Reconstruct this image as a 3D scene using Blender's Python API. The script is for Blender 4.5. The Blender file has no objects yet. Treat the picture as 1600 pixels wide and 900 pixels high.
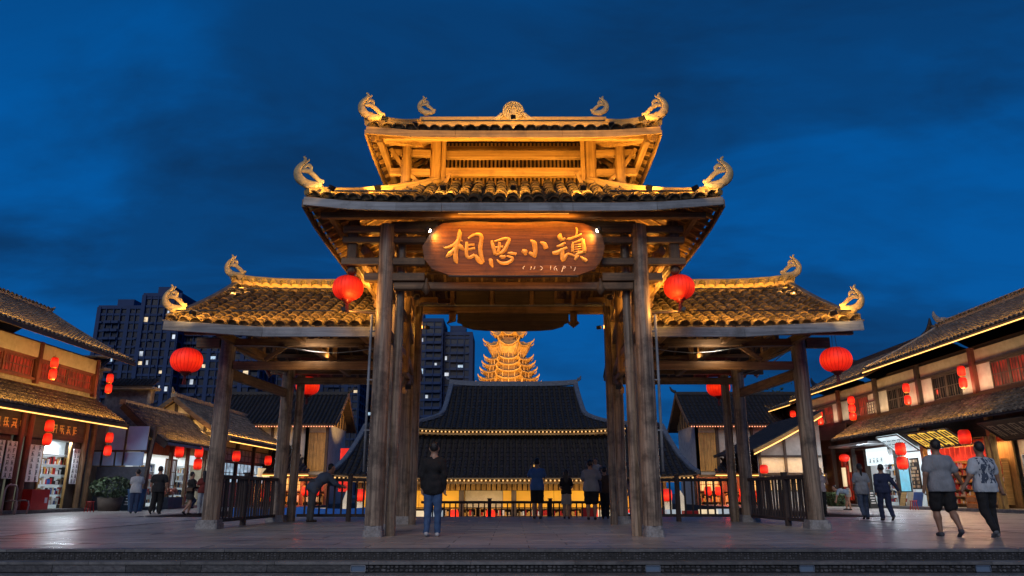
import bpy, math, random
import numpy as np
from mathutils import Vector, Matrix
R = math.radians
rnd = random.Random(7)
scene = bpy.context.scene
col = scene.collection

# ------------------------------------------------------------ camera
PITCH = R(15.5); CAM_Z = 0.8
cd = bpy.data.cameras.new('camera'); cam = bpy.data.objects.new('camera', cd); col.objects.link(cam)
cam.location = (0, 0, CAM_Z); cam.rotation_euler = (R(90) + PITCH, 0, 0)
cd.lens = 26.0; cd.sensor_width = 36.0; cd.clip_start = 0.05; cd.clip_end = 3000
scene.camera = cam

# ------------------------------------------------------------ world: deep blue dusk sky with thin dark cloud
world = bpy.data.worlds.new('World'); scene.world = world; world.use_nodes = True
wt = world.node_tree; wt.nodes.clear()
def wn(t, **k):
    n = wt.nodes.new(t)
    for a, b in k.items(): setattr(n, a, b)
    return n
wo = wn('ShaderNodeOutputWorld'); bg = wn('ShaderNodeBackground')
tc = wn('ShaderNodeTexCoord'); sp = wn('ShaderNodeSeparateXYZ')
wt.links.new(tc.outputs['Generated'], sp.inputs[0])
ramp = wn('ShaderNodeValToRGB')
cr = ramp.color_ramp
cr.elements[0].position = 0.0; cr.elements[0].color = (0.006, 0.082, 0.26, 1)
cr.elements[1].position = 1.0; cr.elements[1].color = (0.001, 0.026, 0.10, 1)
for p, c in ((0.22, (0.002, 0.096, 0.35, 1)), (0.42, (0.001, 0.092, 0.345, 1)), (0.62, (0.001, 0.070, 0.265, 1))):
    e = cr.elements.new(p); e.color = c
wt.links.new(sp.outputs['Z'], ramp.inputs[0])
def wmath(op, a, b, clamp=False):
    n = wn('ShaderNodeMath', operation=op); n.use_clamp = clamp
    for i, x in enumerate((a, b)):
        if isinstance(x, (int, float)): n.inputs[i].default_value = x
        elif x is not None: wt.links.new(x, n.inputs[i])
    return n.outputs[0]
zz = wmath('MAXIMUM', sp.outputs['Z'], 0.0); zz = wmath('ADD', zz, 0.22)
cx = wmath('DIVIDE', sp.outputs['X'], zz); cy_ = wmath('DIVIDE', sp.outputs['Y'], zz)
cb = wn('ShaderNodeCombineXYZ'); wt.links.new(cx, cb.inputs[0]); wt.links.new(cy_, cb.inputs[1])
mp = wn('ShaderNodeMapping'); mp.inputs['Rotation'].default_value = (0, 0, R(52)); mp.inputs['Scale'].default_value = (0.75, 1.35, 1); mp.inputs['Location'].default_value = (9.4, 0.3, 0)
wt.links.new(cb.outputs[0], mp.inputs[0])
nz = wn('ShaderNodeTexNoise'); nz.inputs['Scale'].default_value = 1.15; nz.inputs['Detail'].default_value = 7; nz.inputs['Roughness'].default_value = 0.52; nz.inputs['Distortion'].default_value = 0.25
wt.links.new(mp.outputs[0], nz.inputs['Vector'])
cr2 = wn('ShaderNodeValToRGB'); cr2.color_ramp.elements[0].position = 0.43; cr2.color_ramp.elements[1].position = 0.60
cr2.color_ramp.interpolation = 'EASE'
wt.links.new(nz.outputs['Fac'], cr2.inputs[0])
mx = wn('ShaderNodeMix', data_type='RGBA')
# a second, finer layer of cloud shreds
mp2 = wn('ShaderNodeMapping'); mp2.inputs['Rotation'].default_value = (0, 0, R(52)); mp2.inputs['Scale'].default_value = (1.1, 2.2, 1); mp2.inputs['Location'].default_value = (7.7, 0.4, 0)
wt.links.new(cb.outputs[0], mp2.inputs[0])
nz2 = wn('ShaderNodeTexNoise'); nz2.inputs['Scale'].default_value = 1.7; nz2.inputs['Detail'].default_value = 8; nz2.inputs['Roughness'].default_value = 0.58; nz2.inputs['Distortion'].default_value = 0.5
wt.links.new(mp2.outputs[0], nz2.inputs['Vector'])
cr3 = wn('ShaderNodeValToRGB'); cr3.color_ramp.elements[0].position = 0.42; cr3.color_ramp.elements[1].position = 0.68
wt.links.new(nz2.outputs['Fac'], cr3.inputs[0])
f1 = wmath('MULTIPLY', cr2.outputs[0], 0.64); f2 = wmath('MULTIPLY', cr3.outputs[0], 0.30)
fac = wmath('ADD', f1, f2, True)
wt.links.new(fac, mx.inputs['Factor']); wt.links.new(ramp.outputs[0], mx.inputs['A'])
mx.inputs['B'].default_value = (0.0035, 0.030, 0.100, 1)
wt.links.new(mx.outputs['Result'], bg.inputs['Color']); bg.inputs['Strength'].default_value = 1.0
wt.links.new(bg.outputs[0], wo.inputs[0])

# ------------------------------------------------------------ one soft, weak sun lamp added behind the viewer for afterglow and plaza lighting
sd = bpy.data.lights.new('sun', 'SUN'); sun = bpy.data.objects.new('sun', sd); col.objects.link(sun)
sd.energy = 0.95; sd.angle = R(35); sd.color = (1.0, 0.94, 0.88)
sun.rotation_euler = (R(58), 0, R(-14)); sun.location = (0, -10, 30)

scene.view_settings.view_transform = 'Standard'; scene.view_settings.look = 'None'
scene.view_settings.exposure = 0.0; scene.view_settings.gamma = 1.0
scene.view_settings.use_curve_mapping = False
scene.cycles.use_denoising = True
scene.cycles.use_light_tree = True
scene.cycles.max_bounces = 6; scene.cycles.diffuse_bounces = 3; scene.cycles.glossy_bounces = 3
scene.cycles.sample_clamp_indirect = 3.0
scene.cycles.caustics_reflective = False; scene.cycles.caustics_refractive = False

# ------------------------------------------------------------ geometry of the view: a point of the picture at depth y
FP = 1155.0; SN, CS = math.sin(PITCH), math.cos(PITCH)
def ray(px, py):
    u = (px - 800) / FP; v = (450 - py) / FP
    return Vector((u, CS - v * SN, SN + v * CS))
def at(px, py, y):
    d = ray(px, py); t = y / d.y
    return Vector((d.x * t, y, CAM_Z + d.z * t))
def gnd(px, py, z=0.0):
    d = ray(px, py); t = (z - CAM_Z) / d.z
    return Vector((d.x * t, d.y * t, z))
def atx(px, py, x):
    d = ray(px, py); t = x / d.x
    return Vector((x, d.y * t, CAM_Z + d.z * t))

# ------------------------------------------------------------ materials
MATS = {}
def mat(name, c1, c2=None, rough=0.7, scale=(1, 1, 1), nscale=6.0, detail=5, bump=0.15, metal=0.0, emis=None, estr=0.0,
        island=0.0, spec=0.5, dirt=None, dirt_scale=2.0, dirt_amt=0.5, coords='Object', rough2=None, lo=0.35, hi=0.68, bdist=0.02):
    if name in MATS: return MATS[name]
    m = bpy.data.materials.new(name); m.use_nodes = True; t = m.node_tree; b = t.nodes['Principled BSDF']
    N = t.nodes.new; Lk = t.links.new
    b.inputs['Roughness'].default_value = rough; b.inputs['Metallic'].default_value = metal
    b.inputs['Specular IOR Level'].default_value = spec
    c2 = c2 or tuple(x * 0.6 for x in c1)
    co = N('ShaderNodeTexCoord'); ma = N('ShaderNodeMapping'); ma.inputs['Scale'].default_value = scale
    Lk(co.outputs[coords], ma.inputs[0])
    no = N('ShaderNodeTexNoise'); no.inputs['Scale'].default_value = nscale; no.inputs['Detail'].default_value = detail; no.inputs['Roughness'].default_value = 0.62
    Lk(ma.outputs[0], no.inputs['Vector'])
    rp = N('ShaderNodeValToRGB'); rp.color_ramp.elements[0].position = lo; rp.color_ramp.elements[1].position = hi
    rp.color_ramp.elements[0].color = (*c2, 1); rp.color_ramp.elements[1].color = (*c1, 1)
    Lk(no.outputs['Fac'], rp.inputs[0]); out = rp.outputs[0]
    if dirt:
        n2 = N('ShaderNodeTexNoise'); n2.inputs['Scale'].default_value = dirt_scale; n2.inputs['Detail'].default_value = 6; n2.inputs['Roughness'].default_value = 0.7
        Lk(co.outputs[coords], n2.inputs['Vector'])
        r2 = N('ShaderNodeValToRGB'); r2.color_ramp.elements[0].position = 0.48; r2.color_ramp.elements[1].position = 0.64
        Lk(n2.outputs['Fac'], r2.inputs[0])
        mm = N('ShaderNodeMath'); mm.operation = 'MULTIPLY'; mm.inputs[1].default_value = dirt_amt; Lk(r2.outputs[0], mm.inputs[0])
        mi = N('ShaderNodeMix'); mi.data_type = 'RGBA'; Lk(mm.outputs[0], mi.inputs['Factor']); Lk(out, mi.inputs['A']); mi.inputs['B'].default_value = (*dirt, 1)
        out = mi.outputs['Result']
    if island:
        g = N('ShaderNodeNewGeometry'); oi = N('ShaderNodeObjectInfo'); ad = N('ShaderNodeMath'); ad.operation = 'ADD'
        Lk(g.outputs['Random Per Island'], ad.inputs[0]); Lk(oi.outputs['Random'], ad.inputs[1])
        fr = N('ShaderNodeMath'); fr.operation = 'FRACT'; Lk(ad.outputs[0], fr.inputs[0])
        mr = N('ShaderNodeMapRange'); mr.inputs['To Min'].default_value = 1 - island; mr.inputs['To Max'].default_value = 1 + island
        Lk(fr.outputs[0], mr.inputs['Value'])
        hs = N('ShaderNodeHueSaturation'); Lk(mr.outputs[0], hs.inputs['Value']); Lk(out, hs.inputs['Color']); out = hs.outputs[0]
    Lk(out, b.inputs['Base Color'])
    if rough2 is not None:
        mr = N('ShaderNodeMapRange'); mr.inputs['From Min'].default_value = 0.35; mr.inputs['From Max'].default_value = 0.65
        mr.inputs['To Min'].default_value = rough; mr.inputs['To Max'].default_value = rough2
        Lk(no.outputs['Fac'], mr.inputs['Value']); Lk(mr.outputs[0], b.inputs['Roughness'])
    if bump:
        bp = N('ShaderNodeBump'); bp.inputs['Strength'].default_value = bump; bp.inputs['Distance'].default_value = bdist
        Lk(no.outputs['Fac'], bp.inputs['Height']); Lk(bp.outputs[0], b.inputs['Normal'])
    if emis:
        b.inputs['Emission Color'].default_value = (*emis, 1); b.inputs['Emission Strength'].default_value = estr
    MATS[name] = m; return m

def wood(name, c1, c2, axis='x', **k):
    s = {'x': (0.35, 9, 9), 'y': (9, 0.35, 9), 'z': (9, 9, 0.35)}[axis]
    kw = dict(rough=0.62, scale=s, nscale=2.2, detail=7, bump=0.5, island=0.22, dirt=tuple(x * 0.35 for x in c2), dirt_scale=1.7, dirt_amt=0.55, bdist=0.012)
    kw.update(k)
    return mat(name + '_' + axis, c1, c2, **kw)
M = {}
for a in 'xyz':
    M['old' + a] = wood('old_timber', (0.27, 0.16, 0.08), (0.10, 0.055, 0.028), a)          # weathered brown-grey timber
    M['hon' + a] = wood('honey_timber', (0.60, 0.37, 0.13), (0.33, 0.19, 0.06), a, dirt_amt=0.4)
    M['drk' + a] = wood('dark_timber', (0.085, 0.055, 0.042), (0.035, 0.024, 0.02), a)
    M['gry' + a] = wood('grey_board', (0.34, 0.36, 0.38), (0.16, 0.17, 0.19), a, rough=0.5)
    M['red' + a] = wood('red_timber', (0.22, 0.06, 0.035), (0.10, 0.03, 0.02), a)
M['colz'] = wood('column_timber', (0.46, 0.35, 0.25), (0.11, 0.075, 0.05), 'z', rough=0.42, bump=0.8, dirt_amt=0.7)
M['sign'] = wood('sign_board', (0.20, 0.078, 0.016), (0.075, 0.026, 0.006), 'x', rough=0.45, island=0)
M['tile'] = mat('roof_tile', (0.20, 0.17, 0.135), (0.075, 0.062, 0.052), rough=0.6, nscale=6, bump=0.3, island=0.35, dirt=(0.02, 0.02, 0.018), dirt_scale=3.5, dirt_amt=0.6)
M['tile_gate'] = mat('clay_tile', (0.20, 0.135, 0.065), (0.06, 0.042, 0.026), rough=0.7, nscale=7, bump=0.4, island=0.6, dirt=(0.022, 0.02, 0.016), dirt_scale=4, dirt_amt=0.75)
M['tile_dark'] = mat('slate_tile', (0.021, 0.021, 0.026), (0.011, 0.011, 0.014), rough=0.6, nscale=5, bump=0.2, island=0.3)
M['tile_bed'] = mat('tile_bed', (0.028, 0.024, 0.021), (0.012, 0.01, 0.009), rough=0.85, nscale=8)
M['ridge'] = mat('ridge_plaster', (0.60, 0.39, 0.12), (0.44, 0.27, 0.08), rough=0.65, nscale=5, bump=0.4, dirt=(0.12, 0.09, 0.06), dirt_scale=5, dirt_amt=0.5)
M['ridge_far'] = mat('ridge_mortar', (0.36, 0.33, 0.29), (0.2, 0.18, 0.16), rough=0.75, nscale=6, bump=0.3)
M['finial'] = mat('carved_plaster', (0.58, 0.44, 0.22), (0.40, 0.29, 0.14), rough=0.6, nscale=14, bump=0.6, dirt=(0.16, 0.13, 0.1), dirt_scale=9, dirt_amt=0.5)
M['base'] = mat('base_stone', (0.42, 0.41, 0.40), (0.26, 0.25, 0.25), rough=0.7, nscale=26, bump=0.5, dirt=(0.12, 0.11, 0.1), dirt_scale=5)
M['platform'] = mat('platform_stone', (0.44, 0.40, 0.35), (0.29, 0.26, 0.23), rough=0.24, rough2=0.48, spec=0.35, scale=(0.25, 2.6, 1), nscale=1.5, detail=6, bump=0.18, island=0.14, dirt=(0.15, 0.13, 0.115), dirt_scale=0.9, dirt_amt=0.5, bdist=0.012)
M['street'] = mat('street_stone', (0.52, 0.49, 0.46), (0.34, 0.32, 0.30), rough=0.22, rough2=0.48, spec=0.4, scale=(0.3, 2.2, 1), nscale=1.6, detail=6, bump=0.2, island=0.14, dirt=(0.17, 0.16, 0.155), dirt_scale=0.8, dirt_amt=0.5, bdist=0.012)
M['joint'] = mat('paving_joint', (0.035, 0.033, 0.033), (0.02, 0.02, 0.02), rough=0.6, nscale=8)
M['cobble'] = mat('riser_stone', (0.10, 0.10, 0.105), (0.045, 0.045, 0.05), rough=0.45, nscale=18, bump=0.6, island=0.55)
M['slab'] = mat('step_stone', (0.20, 0.195, 0.19), (0.12, 0.12, 0.12), rough=0.45, nscale=9, bump=0.35, island=0.22, dirt=(0.06, 0.06, 0.06), dirt_scale=2.5, dirt_amt=0.6)
M['mortar'] = mat('dark_mortar', (0.018, 0.018, 0.02), (0.01, 0.01, 0.012), rough=0.8, nscale=20)
M['plaster'] = mat('pale_plaster', (0.55, 0.53, 0.50), (0.42, 0.40, 0.38), rough=0.85, nscale=2.5, bump=0.1, dirt=(0.25, 0.23, 0.21), dirt_scale=1.2, dirt_amt=0.35)
M['plaster_warm'] = mat('cream_plaster', (0.58, 0.50, 0.36), (0.46, 0.39, 0.27), rough=0.85, nscale=2.5, bump=0.1, dirt=(0.3, 0.24, 0.16), dirt_scale=1.2, dirt_amt=0.35)
M['wallstone'] = mat('rough_wall_stone', (0.20, 0.19, 0.22), (0.10, 0.095, 0.115), rough=0.85, nscale=7, bump=0.9, detail=8)
M['brickblue'] = mat('blue_grey_wall', (0.06, 0.075, 0.11), (0.035, 0.045, 0.07), rough=0.6, nscale=5, bump=0.5)
M['panelblue'] = mat('blue_grey_panel', (0.34, 0.56, 0.85), (0.28, 0.47, 0.75), rough=0.5, nscale=2, bump=0.05)
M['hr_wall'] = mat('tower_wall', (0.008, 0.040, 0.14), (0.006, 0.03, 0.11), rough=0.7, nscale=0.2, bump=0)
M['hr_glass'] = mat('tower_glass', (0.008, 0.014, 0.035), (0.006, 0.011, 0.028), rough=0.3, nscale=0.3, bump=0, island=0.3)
M['metal'] = mat('grey_metal', (0.35, 0.36, 0.38), (0.25, 0.26, 0.28), rough=0.35, metal=0.8, nscale=10, bump=0.05)
M['black'] = mat('black_metal', (0.02, 0.02, 0.022), (0.012, 0.012, 0.014), rough=0.45, nscale=10, bump=0.05)
M['paper'] = mat('white_paper', (0.78, 0.79, 0.80), (0.66, 0.68, 0.70), rough=0.8, nscale=4, bump=0.05)
M['ink'] = mat('black_ink', (0.015, 0.015, 0.017), (0.01, 0.01, 0.01), rough=0.7, nscale=4, bump=0)
M['goldpaint'] = mat('gold_paint', (0.85, 0.52, 0.13), (0.66, 0.36, 0.07), rough=0.35, metal=0.25, nscale=12, bump=0.2)
M['redcloth'] = mat('red_cloth', (0.55, 0.025, 0.015), (0.38, 0.015, 0.01), rough=0.75, nscale=6, bump=0.2)
M['bluecloth'] = mat('blue_tarp', (0.02, 0.10, 0.34), (0.012, 0.06, 0.22), rough=0.45, nscale=5, bump=0.4, emis=(0.01, 0.09, 0.4), estr=0.0)
M['leaf'] = mat('dark_leaf', (0.05, 0.085, 0.03), (0.025, 0.045, 0.018), rough=0.6, nscale=4, bump=0.1, island=0.5)
M['terracotta'] = mat('plant_pot', (0.10, 0.07, 0.055), (0.07, 0.05, 0.04), rough=0.7, nscale=8)
M['crate'] = mat('red_plastic', (0.5, 0.02, 0.015), (0.4, 0.015, 0.01), rough=0.4, nscale=3, bump=0.05)
M['whitegoods'] = mat('white_shelf', (0.75, 0.77, 0.78), (0.65, 0.67, 0.7), rough=0.5, nscale=3, bump=0.02)
M['groundfar'] = mat('dark_ground', (0.07, 0.07, 0.072), (0.045, 0.045, 0.047), rough=0.6, nscale=0.6, bump=0.1)

def emat(name, c, s, vary=0.0, vscale=6.0, base=(0.3, 0.3, 0.3), zc=None, zh=0.2):
    """emissive material for lamps and surfaces given a glow; vary: uneven strength by noise"""
    if name in MATS: return MATS[name]
    m = bpy.data.materials.new(name); m.use_nodes = True; t = m.node_tree; b = t.nodes['Principled BSDF']
    b.inputs['Base Color'].default_value = (*base, 1); b.inputs['Roughness'].default_value = 0.6
    b.inputs['Emission Color'].default_value = (*c, 1); b.inputs['Emission Strength'].default_value = s
    if vary:
        co = t.nodes.new('ShaderNodeTexCoord'); no = t.nodes.new('ShaderNodeTexNoise'); no.inputs['Scale'].default_value = vscale; no.inputs['Detail'].default_value = 3
        t.links.new(co.outputs['Object'], no.inputs['Vector'])
        mr = t.nodes.new('ShaderNodeMapRange'); mr.inputs['From Min'].default_value = 0.35; mr.inputs['From Max'].default_value = 0.65
        mr.inputs['To Min'].default_value = s * (1 - vary); mr.inputs['To Max'].default_value = s * (1 + vary)
        t.links.new(no.outputs['Fac'], mr.inputs['Value']); t.links.new(mr.outputs[0], b.inputs['Emission Strength'])
    if zc is not None:      # brightest level with the bulb inside, dimmer towards top and bottom
        N = t.nodes.new; co = N('ShaderNodeTexCoord'); se = N('ShaderNodeSeparateXYZ'); t.links.new(co.outputs['Object'], se.inputs[0])
        m1 = N('ShaderNodeMapRange'); m1.interpolation_type = 'SMOOTHSTEP'; ab = N('ShaderNodeMath'); ab.operation = 'ABSOLUTE'; su = N('ShaderNodeMath'); su.operation = 'SUBTRACT'; su.inputs[1].default_value = zc
        t.links.new(se.outputs['Z'], su.inputs[0]); t.links.new(su.outputs[0], ab.inputs[0]); t.links.new(ab.outputs[0], m1.inputs['Value']); m1.inputs['From Min'].default_value = 0; m1.inputs['From Max'].default_value = zh; m1.inputs['To Min'].default_value = 1.35; m1.inputs['To Max'].default_value = 0.5
        mu = N('ShaderNodeMath'); mu.operation = 'MULTIPLY'; t.links.new(m1.outputs[0], mu.inputs[0])
        if vary: t.links.new(mr.outputs[0], mu.inputs[1])
        else: mu.inputs[1].default_value = s
        t.links.new(mu.outputs[0], b.inputs['Emission Strength'])
        mx_ = N('ShaderNodeMix'); mx_.data_type = 'RGBA'; m2 = N('ShaderNodeMapRange'); m2.inputs['From Min'].default_value = 0; m2.inputs['From Max'].default_value = zh * .55; m2.inputs['To Min'].default_value = .55; m2.inputs['To Max'].default_value = 0
        t.links.new(ab.outputs[0], m2.inputs['Value']); t.links.new(m2.outputs[0], mx_.inputs['Factor']); mx_.inputs['A'].default_value = (*c, 1); mx_.inputs['B'].default_value = (c[0], c[1] * 2.6 + .01, c[2] * 2, 1); t.links.new(mx_.outputs['Result'], b.inputs['Emission Color'])
    MATS[name] = m; return m
E = {}
E['lantern'] = emat('lit_red_silk', (1.0, 0.014, 0.003), 0.78, 0.2, 5, base=(0.55, 0.02, 0.01), zc=-.03, zh=.30)
E['lantern_s'] = emat('lit_red_paper', (1.0, 0.018, 0.006), 1.0, 0.25, 4, base=(0.55, 0.02, 0.015), zc=-.04, zh=.26)
E['led'] = emat('warm_led_strip', (1.0, 0.50, 0.11), 2.6)
E['bead'] = emat('warm_led_bead', (1.0, 0.50, 0.12), 1.3)
E['bulb'] = emat('bright_bulb', (1.0, 0.85, 0.6), 40.0)
E['white'] = emat('cool_white_panel', (0.72, 0.92, 1.0), 0.85, 0.12, 1.5, base=(0.7, 0.7, 0.7))
E['shopwall'] = emat('lit_shop_wall', (0.74, 0.90, 0.95), 0.30, 0.2, 1.0, base=(0.7, 0.7, 0.7))  # wall is no lamp; glow put in on top of the shop lamps
E['win_white'] = emat('lit_flat_window', (0.78, 0.88, 1.0), 0.6, 0.6, 0.3)
E['win_warm'] = emat('warm_lit_window', (1.0, 0.75, 0.42), 0.8, 0.5, 0.8)
E['win_red'] = emat('red_lit_pane', (0.8, 0.04, 0.015), 0.22, 0.8, 2.2, base=(0.05, 0.01, 0.01))  # glow put into the panes; on the right row it stands for red reflections
E['win_amber'] = emat('amber_lit_pane', (1.0, 0.50, 0.10), 0.7, 0.6, 1.6)
E['win_blue'] = emat('pale_blue_lit_pane', (0.55, 0.78, 1.0), 0.7, 0.5, 2.0)
E['gold_wall'] = emat('lit_gold_hoarding', (1.0, 0.42, 0.015), 0.5, 0.35, 0.35, base=(0.45, 0.22, 0.03))
E['steplight'] = emat('step_light_glass', (0.3, 0.5, 0.9), 0.06, base=(.05, .07, .11))
E['cyan'] = emat('lit_cyan_poster', (0.12, 0.62, 0.85), 0.75, 0.15, 3)
M['pane'] = mat('dark_window_glass', (0.02, 0.018, 0.018), (0.012, 0.011, 0.012), rough=0.12, nscale=2, bump=0, spec=0.7)

# ------------------------------------------------------------ mesh builder
Z = Vector((0, 0, 1))
class MB:
    def __init__(s): s.v = []; s.f = []; s.mi = []; s.sm = []; s.cm = 0
    def add(s, vs, fs, smooth=False):
        b = len(s.v); s.v.extend([tuple(x) for x in vs])
        for f in fs: s.f.append([b + i for i in f]); s.mi.append(s.cm); s.sm.append(smooth)
    def bx(s, x0, x1, y0, y1, z0, z1):
        s.add([(x0, y0, z0), (x1, y0, z0), (x1, y1, z0), (x0, y1, z0), (x0, y0, z1), (x1, y0, z1), (x1, y1, z1), (x0, y1, z1)],
              [(0, 3, 2, 1), (4, 5, 6, 7), (0, 1, 5, 4), (1, 2, 6, 5), (2, 3, 7, 6), (3, 0, 4, 7)])
    def beam(s, p0, p1, w, h, ch=0.012, up=Z):
        p0, p1 = Vector(p0), Vector(p1); d = (p1 - p0).normalized(); a = d.cross(up)
        if a.length < 1e-4: a = Vector((1, 0, 0))
        a.normalize(); b = a.cross(d).normalized(); w /= 2; h /= 2; c = min(ch, w * .4, h * .4)
        pr = [(-w + c, -h), (w - c, -h), (w, -h + c), (w, h - c), (w - c, h), (-w + c, h), (-w, h - c), (-w, -h + c)] if c > 0 else [(-w, -h), (w, -h), (w, h), (-w, h)]
        n = len(pr)
        vs = [p0 + a * x + b * y for x, y in pr] + [p1 + a * x + b * y for x, y in pr]
        s.add(vs, [(i, (i + 1) % n, (i + 1) % n + n, i + n) for i in range(n)] + [tuple(range(n))[::-1], tuple(range(n, 2 * n))])
    def cyl(s, p0, p1, r0, r1=None, n=14, caps=True, rings=1, wob=0.0, rr=None):
        r1 = r0 if r1 is None else r1; p0, p1 = Vector(p0), Vector(p1); d = (p1 - p0).normalized()
        a = d.orthogonal().normalized(); b = d.cross(a); rr = rr or rnd
        ph = [1 + rr.uniform(-wob, wob) for _ in range(n)]
        vs = []
        for k in range(rings + 1):
            t = k / rings; r = r0 + (r1 - r0) * t; c = p0.lerp(p1, t)
            vs += [c + (a * math.cos(6.2832 * i / n) + b * math.sin(6.2832 * i / n)) * r * ph[i] * (1 + rr.uniform(-wob, wob) * .4) for i in range(n)]
        fs = [(k * n + i, k * n + (i + 1) % n, (k + 1) * n + (i + 1) % n, (k + 1) * n + i) for k in range(rings) for i in range(n)]
        s.add(vs, fs, True)
        if caps:
            s.add(vs[:n], [tuple(range(n))[::-1]]); s.add(vs[-n:], [tuple(range(n))])
    def tube(s, pts, rad, n=8, flat=None, ff=0.5, sub=3):
        """round bar through pts with radius per point; flat=(normal) squashes it along that direction"""
        P = [Vector(p) for p in pts]
        if not hasattr(rad, '__len__'): rad = [rad] * len(P)
        if sub > 1 and len(P) > 2:
            Q = []; RR = []
            for i in range(len(P) - 1):
                a = P[max(i - 1, 0)]; b = P[i]; c = P[i + 1]; d = P[min(i + 2, len(P) - 1)]
                for k in range(sub):
                    t = k / sub
                    Q.append(0.5 * ((2 * b) + (c - a) * t + (2 * a - 5 * b + 4 * c - d) * t * t + (3 * b - a - 3 * c + d) * t ** 3)); RR.append(rad[i] * (1 - t) + rad[i + 1] * t)
            Q.append(P[-1]); RR.append(rad[-1]); P, rad = Q, RR
        vs = []; m = len(P); fl = Vector(flat).normalized() if flat is not None else None; pa = None
        for i in range(m):
            d = (P[min(i + 1, m - 1)] - P[max(i - 1, 0)])
            d = d.normalized() if d.length > 1e-9 else Vector((1, 0, 0))
            if fl is not None: b = fl; a = d.cross(b).normalized()
            else:
                a = (pa - d * pa.dot(d)).normalized() if pa is not None and (pa - d * pa.dot(d)).length > 1e-5 else d.orthogonal().normalized()
                b = d.cross(a); pa = a
            k = ff if fl is not None else 1
            vs += [P[i] + a * math.cos(6.2832 * j / n) * rad[i] + b * math.sin(6.2832 * j / n) * rad[i] * k for j in range(n)]
        fs = [(k * n + j, k * n + (j + 1) % n, (k + 1) * n + (j + 1) % n, (k + 1) * n + j) for k in range(m - 1) for j in range(n)]
        fs += [tuple(range(n))[::-1], tuple(range((m - 1) * n, m * n))]
        s.add(vs, fs, True)
    def prism(s, poly, ext):
        """poly: 3-D outline (planar), ext: extrusion vector"""
        ext = Vector(ext); n = len(poly); a = [Vector(p) for p in poly]; b = [p + ext for p in a]
        s.add(a, [tuple(range(n))[::-1]]); s.add(b, [tuple(range(n))])
        for i in range(n):
            j = (i + 1) % n; s.add([a[i], a[j], b[j], b[i]], [(0, 1, 2, 3)])
    def lathe(s, c, prof, n=20, lobes=0, lob=0.0):
        c = Vector(c); vs = []
        for r, z in prof:
            for i in range(n):
                q = r * (1 - lob * (0.5 + 0.5 * math.cos(6.2832 * i * lobes / n))) if lobes else r
                vs.append(c + Vector((math.cos(6.2832 * i / n) * q, math.sin(6.2832 * i / n) * q, z)))
        fs = [(k * n + i, k * n + (i + 1) % n, (k + 1) * n + (i + 1) % n, (k + 1) * n + i) for k in range(len(prof) - 1) for i in range(n)]
        s.add(vs, fs, True)
    def ball(s, c, r, n=10, sc=(1, 1, 1)):
        c = Vector(c); prof = [(math.sin(math.pi * k / 6) * r, -math.cos(math.pi * k / 6) * r) for k in range(7)]
        vs = []
        for q, z in prof:
            for i in range(n): vs.append(c + Vector((math.cos(6.2832 * i / n) * q * sc[0], math.sin(6.2832 * i / n) * q * sc[1], z * sc[2])))
        s.add(vs, [(k * n + i, k * n + (i + 1) % n, (k + 1) * n + (i + 1) % n, (k + 1) * n + i) for k in range(6) for i in range(n)], True)
    def mesh(s, name, mats, off=(0, 0, 0)):
        me = bpy.data.meshes.new(name)
        o = np.array(off)
        V = (np.array(s.v, dtype=float).reshape(-1, 3) - o)
        me.from_pydata(V.tolist(), [], s.f)
        for m in (mats if isinstance(mats, (list, tuple)) else [mats]): me.materials.append(m)
        me.polygons.foreach_set('material_index', s.mi); me.polygons.foreach_set('use_smooth', s.sm)
        me.update(); return me
RL = {}
def props(o, label=None, cat=None, group=None, kind=None):
    if label: o['label'] = label
    if cat: o['category'] = cat
    if group: o['group'] = group
    if kind: o['kind'] = kind
def root(name, label, cat, loc, group=None, kind=None):
    o = bpy.data.objects.new(name, None); col.objects.link(o); o.location = loc; o.empty_display_size = 0.2
    props(o, label, cat, group, kind); RL[o.name] = Vector(loc); return o
def part(name, mb, mats, parent=None, label=None, kind=None):
    off = RL[parent.name] if parent else Vector((0, 0, 0))
    o = bpy.data.objects.new(name, mb.mesh(name, mats, off)); col.objects.link(o)
    if parent: o.parent = parent
    RL[o.name] = off.copy(); props(o, label, kind=kind); return o
def solo(name, mb, mats, label=None, cat=None, loc=(0, 0, 0), group=None, kind=None):
    o = bpy.data.objects.new(name, mb.mesh(name, mats, loc)); col.objects.link(o); o.location = loc
    RL[o.name] = Vector(loc); props(o, label, cat, group, kind); return o
def inst(name, me, parent, Mw):
    o = bpy.data.objects.new(name, me); col.objects.link(o); o.parent = parent
    o.matrix_local = Matrix.Translation(-RL[parent.name]) @ Mw; RL[o.name] = RL[parent.name]; return o
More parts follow.
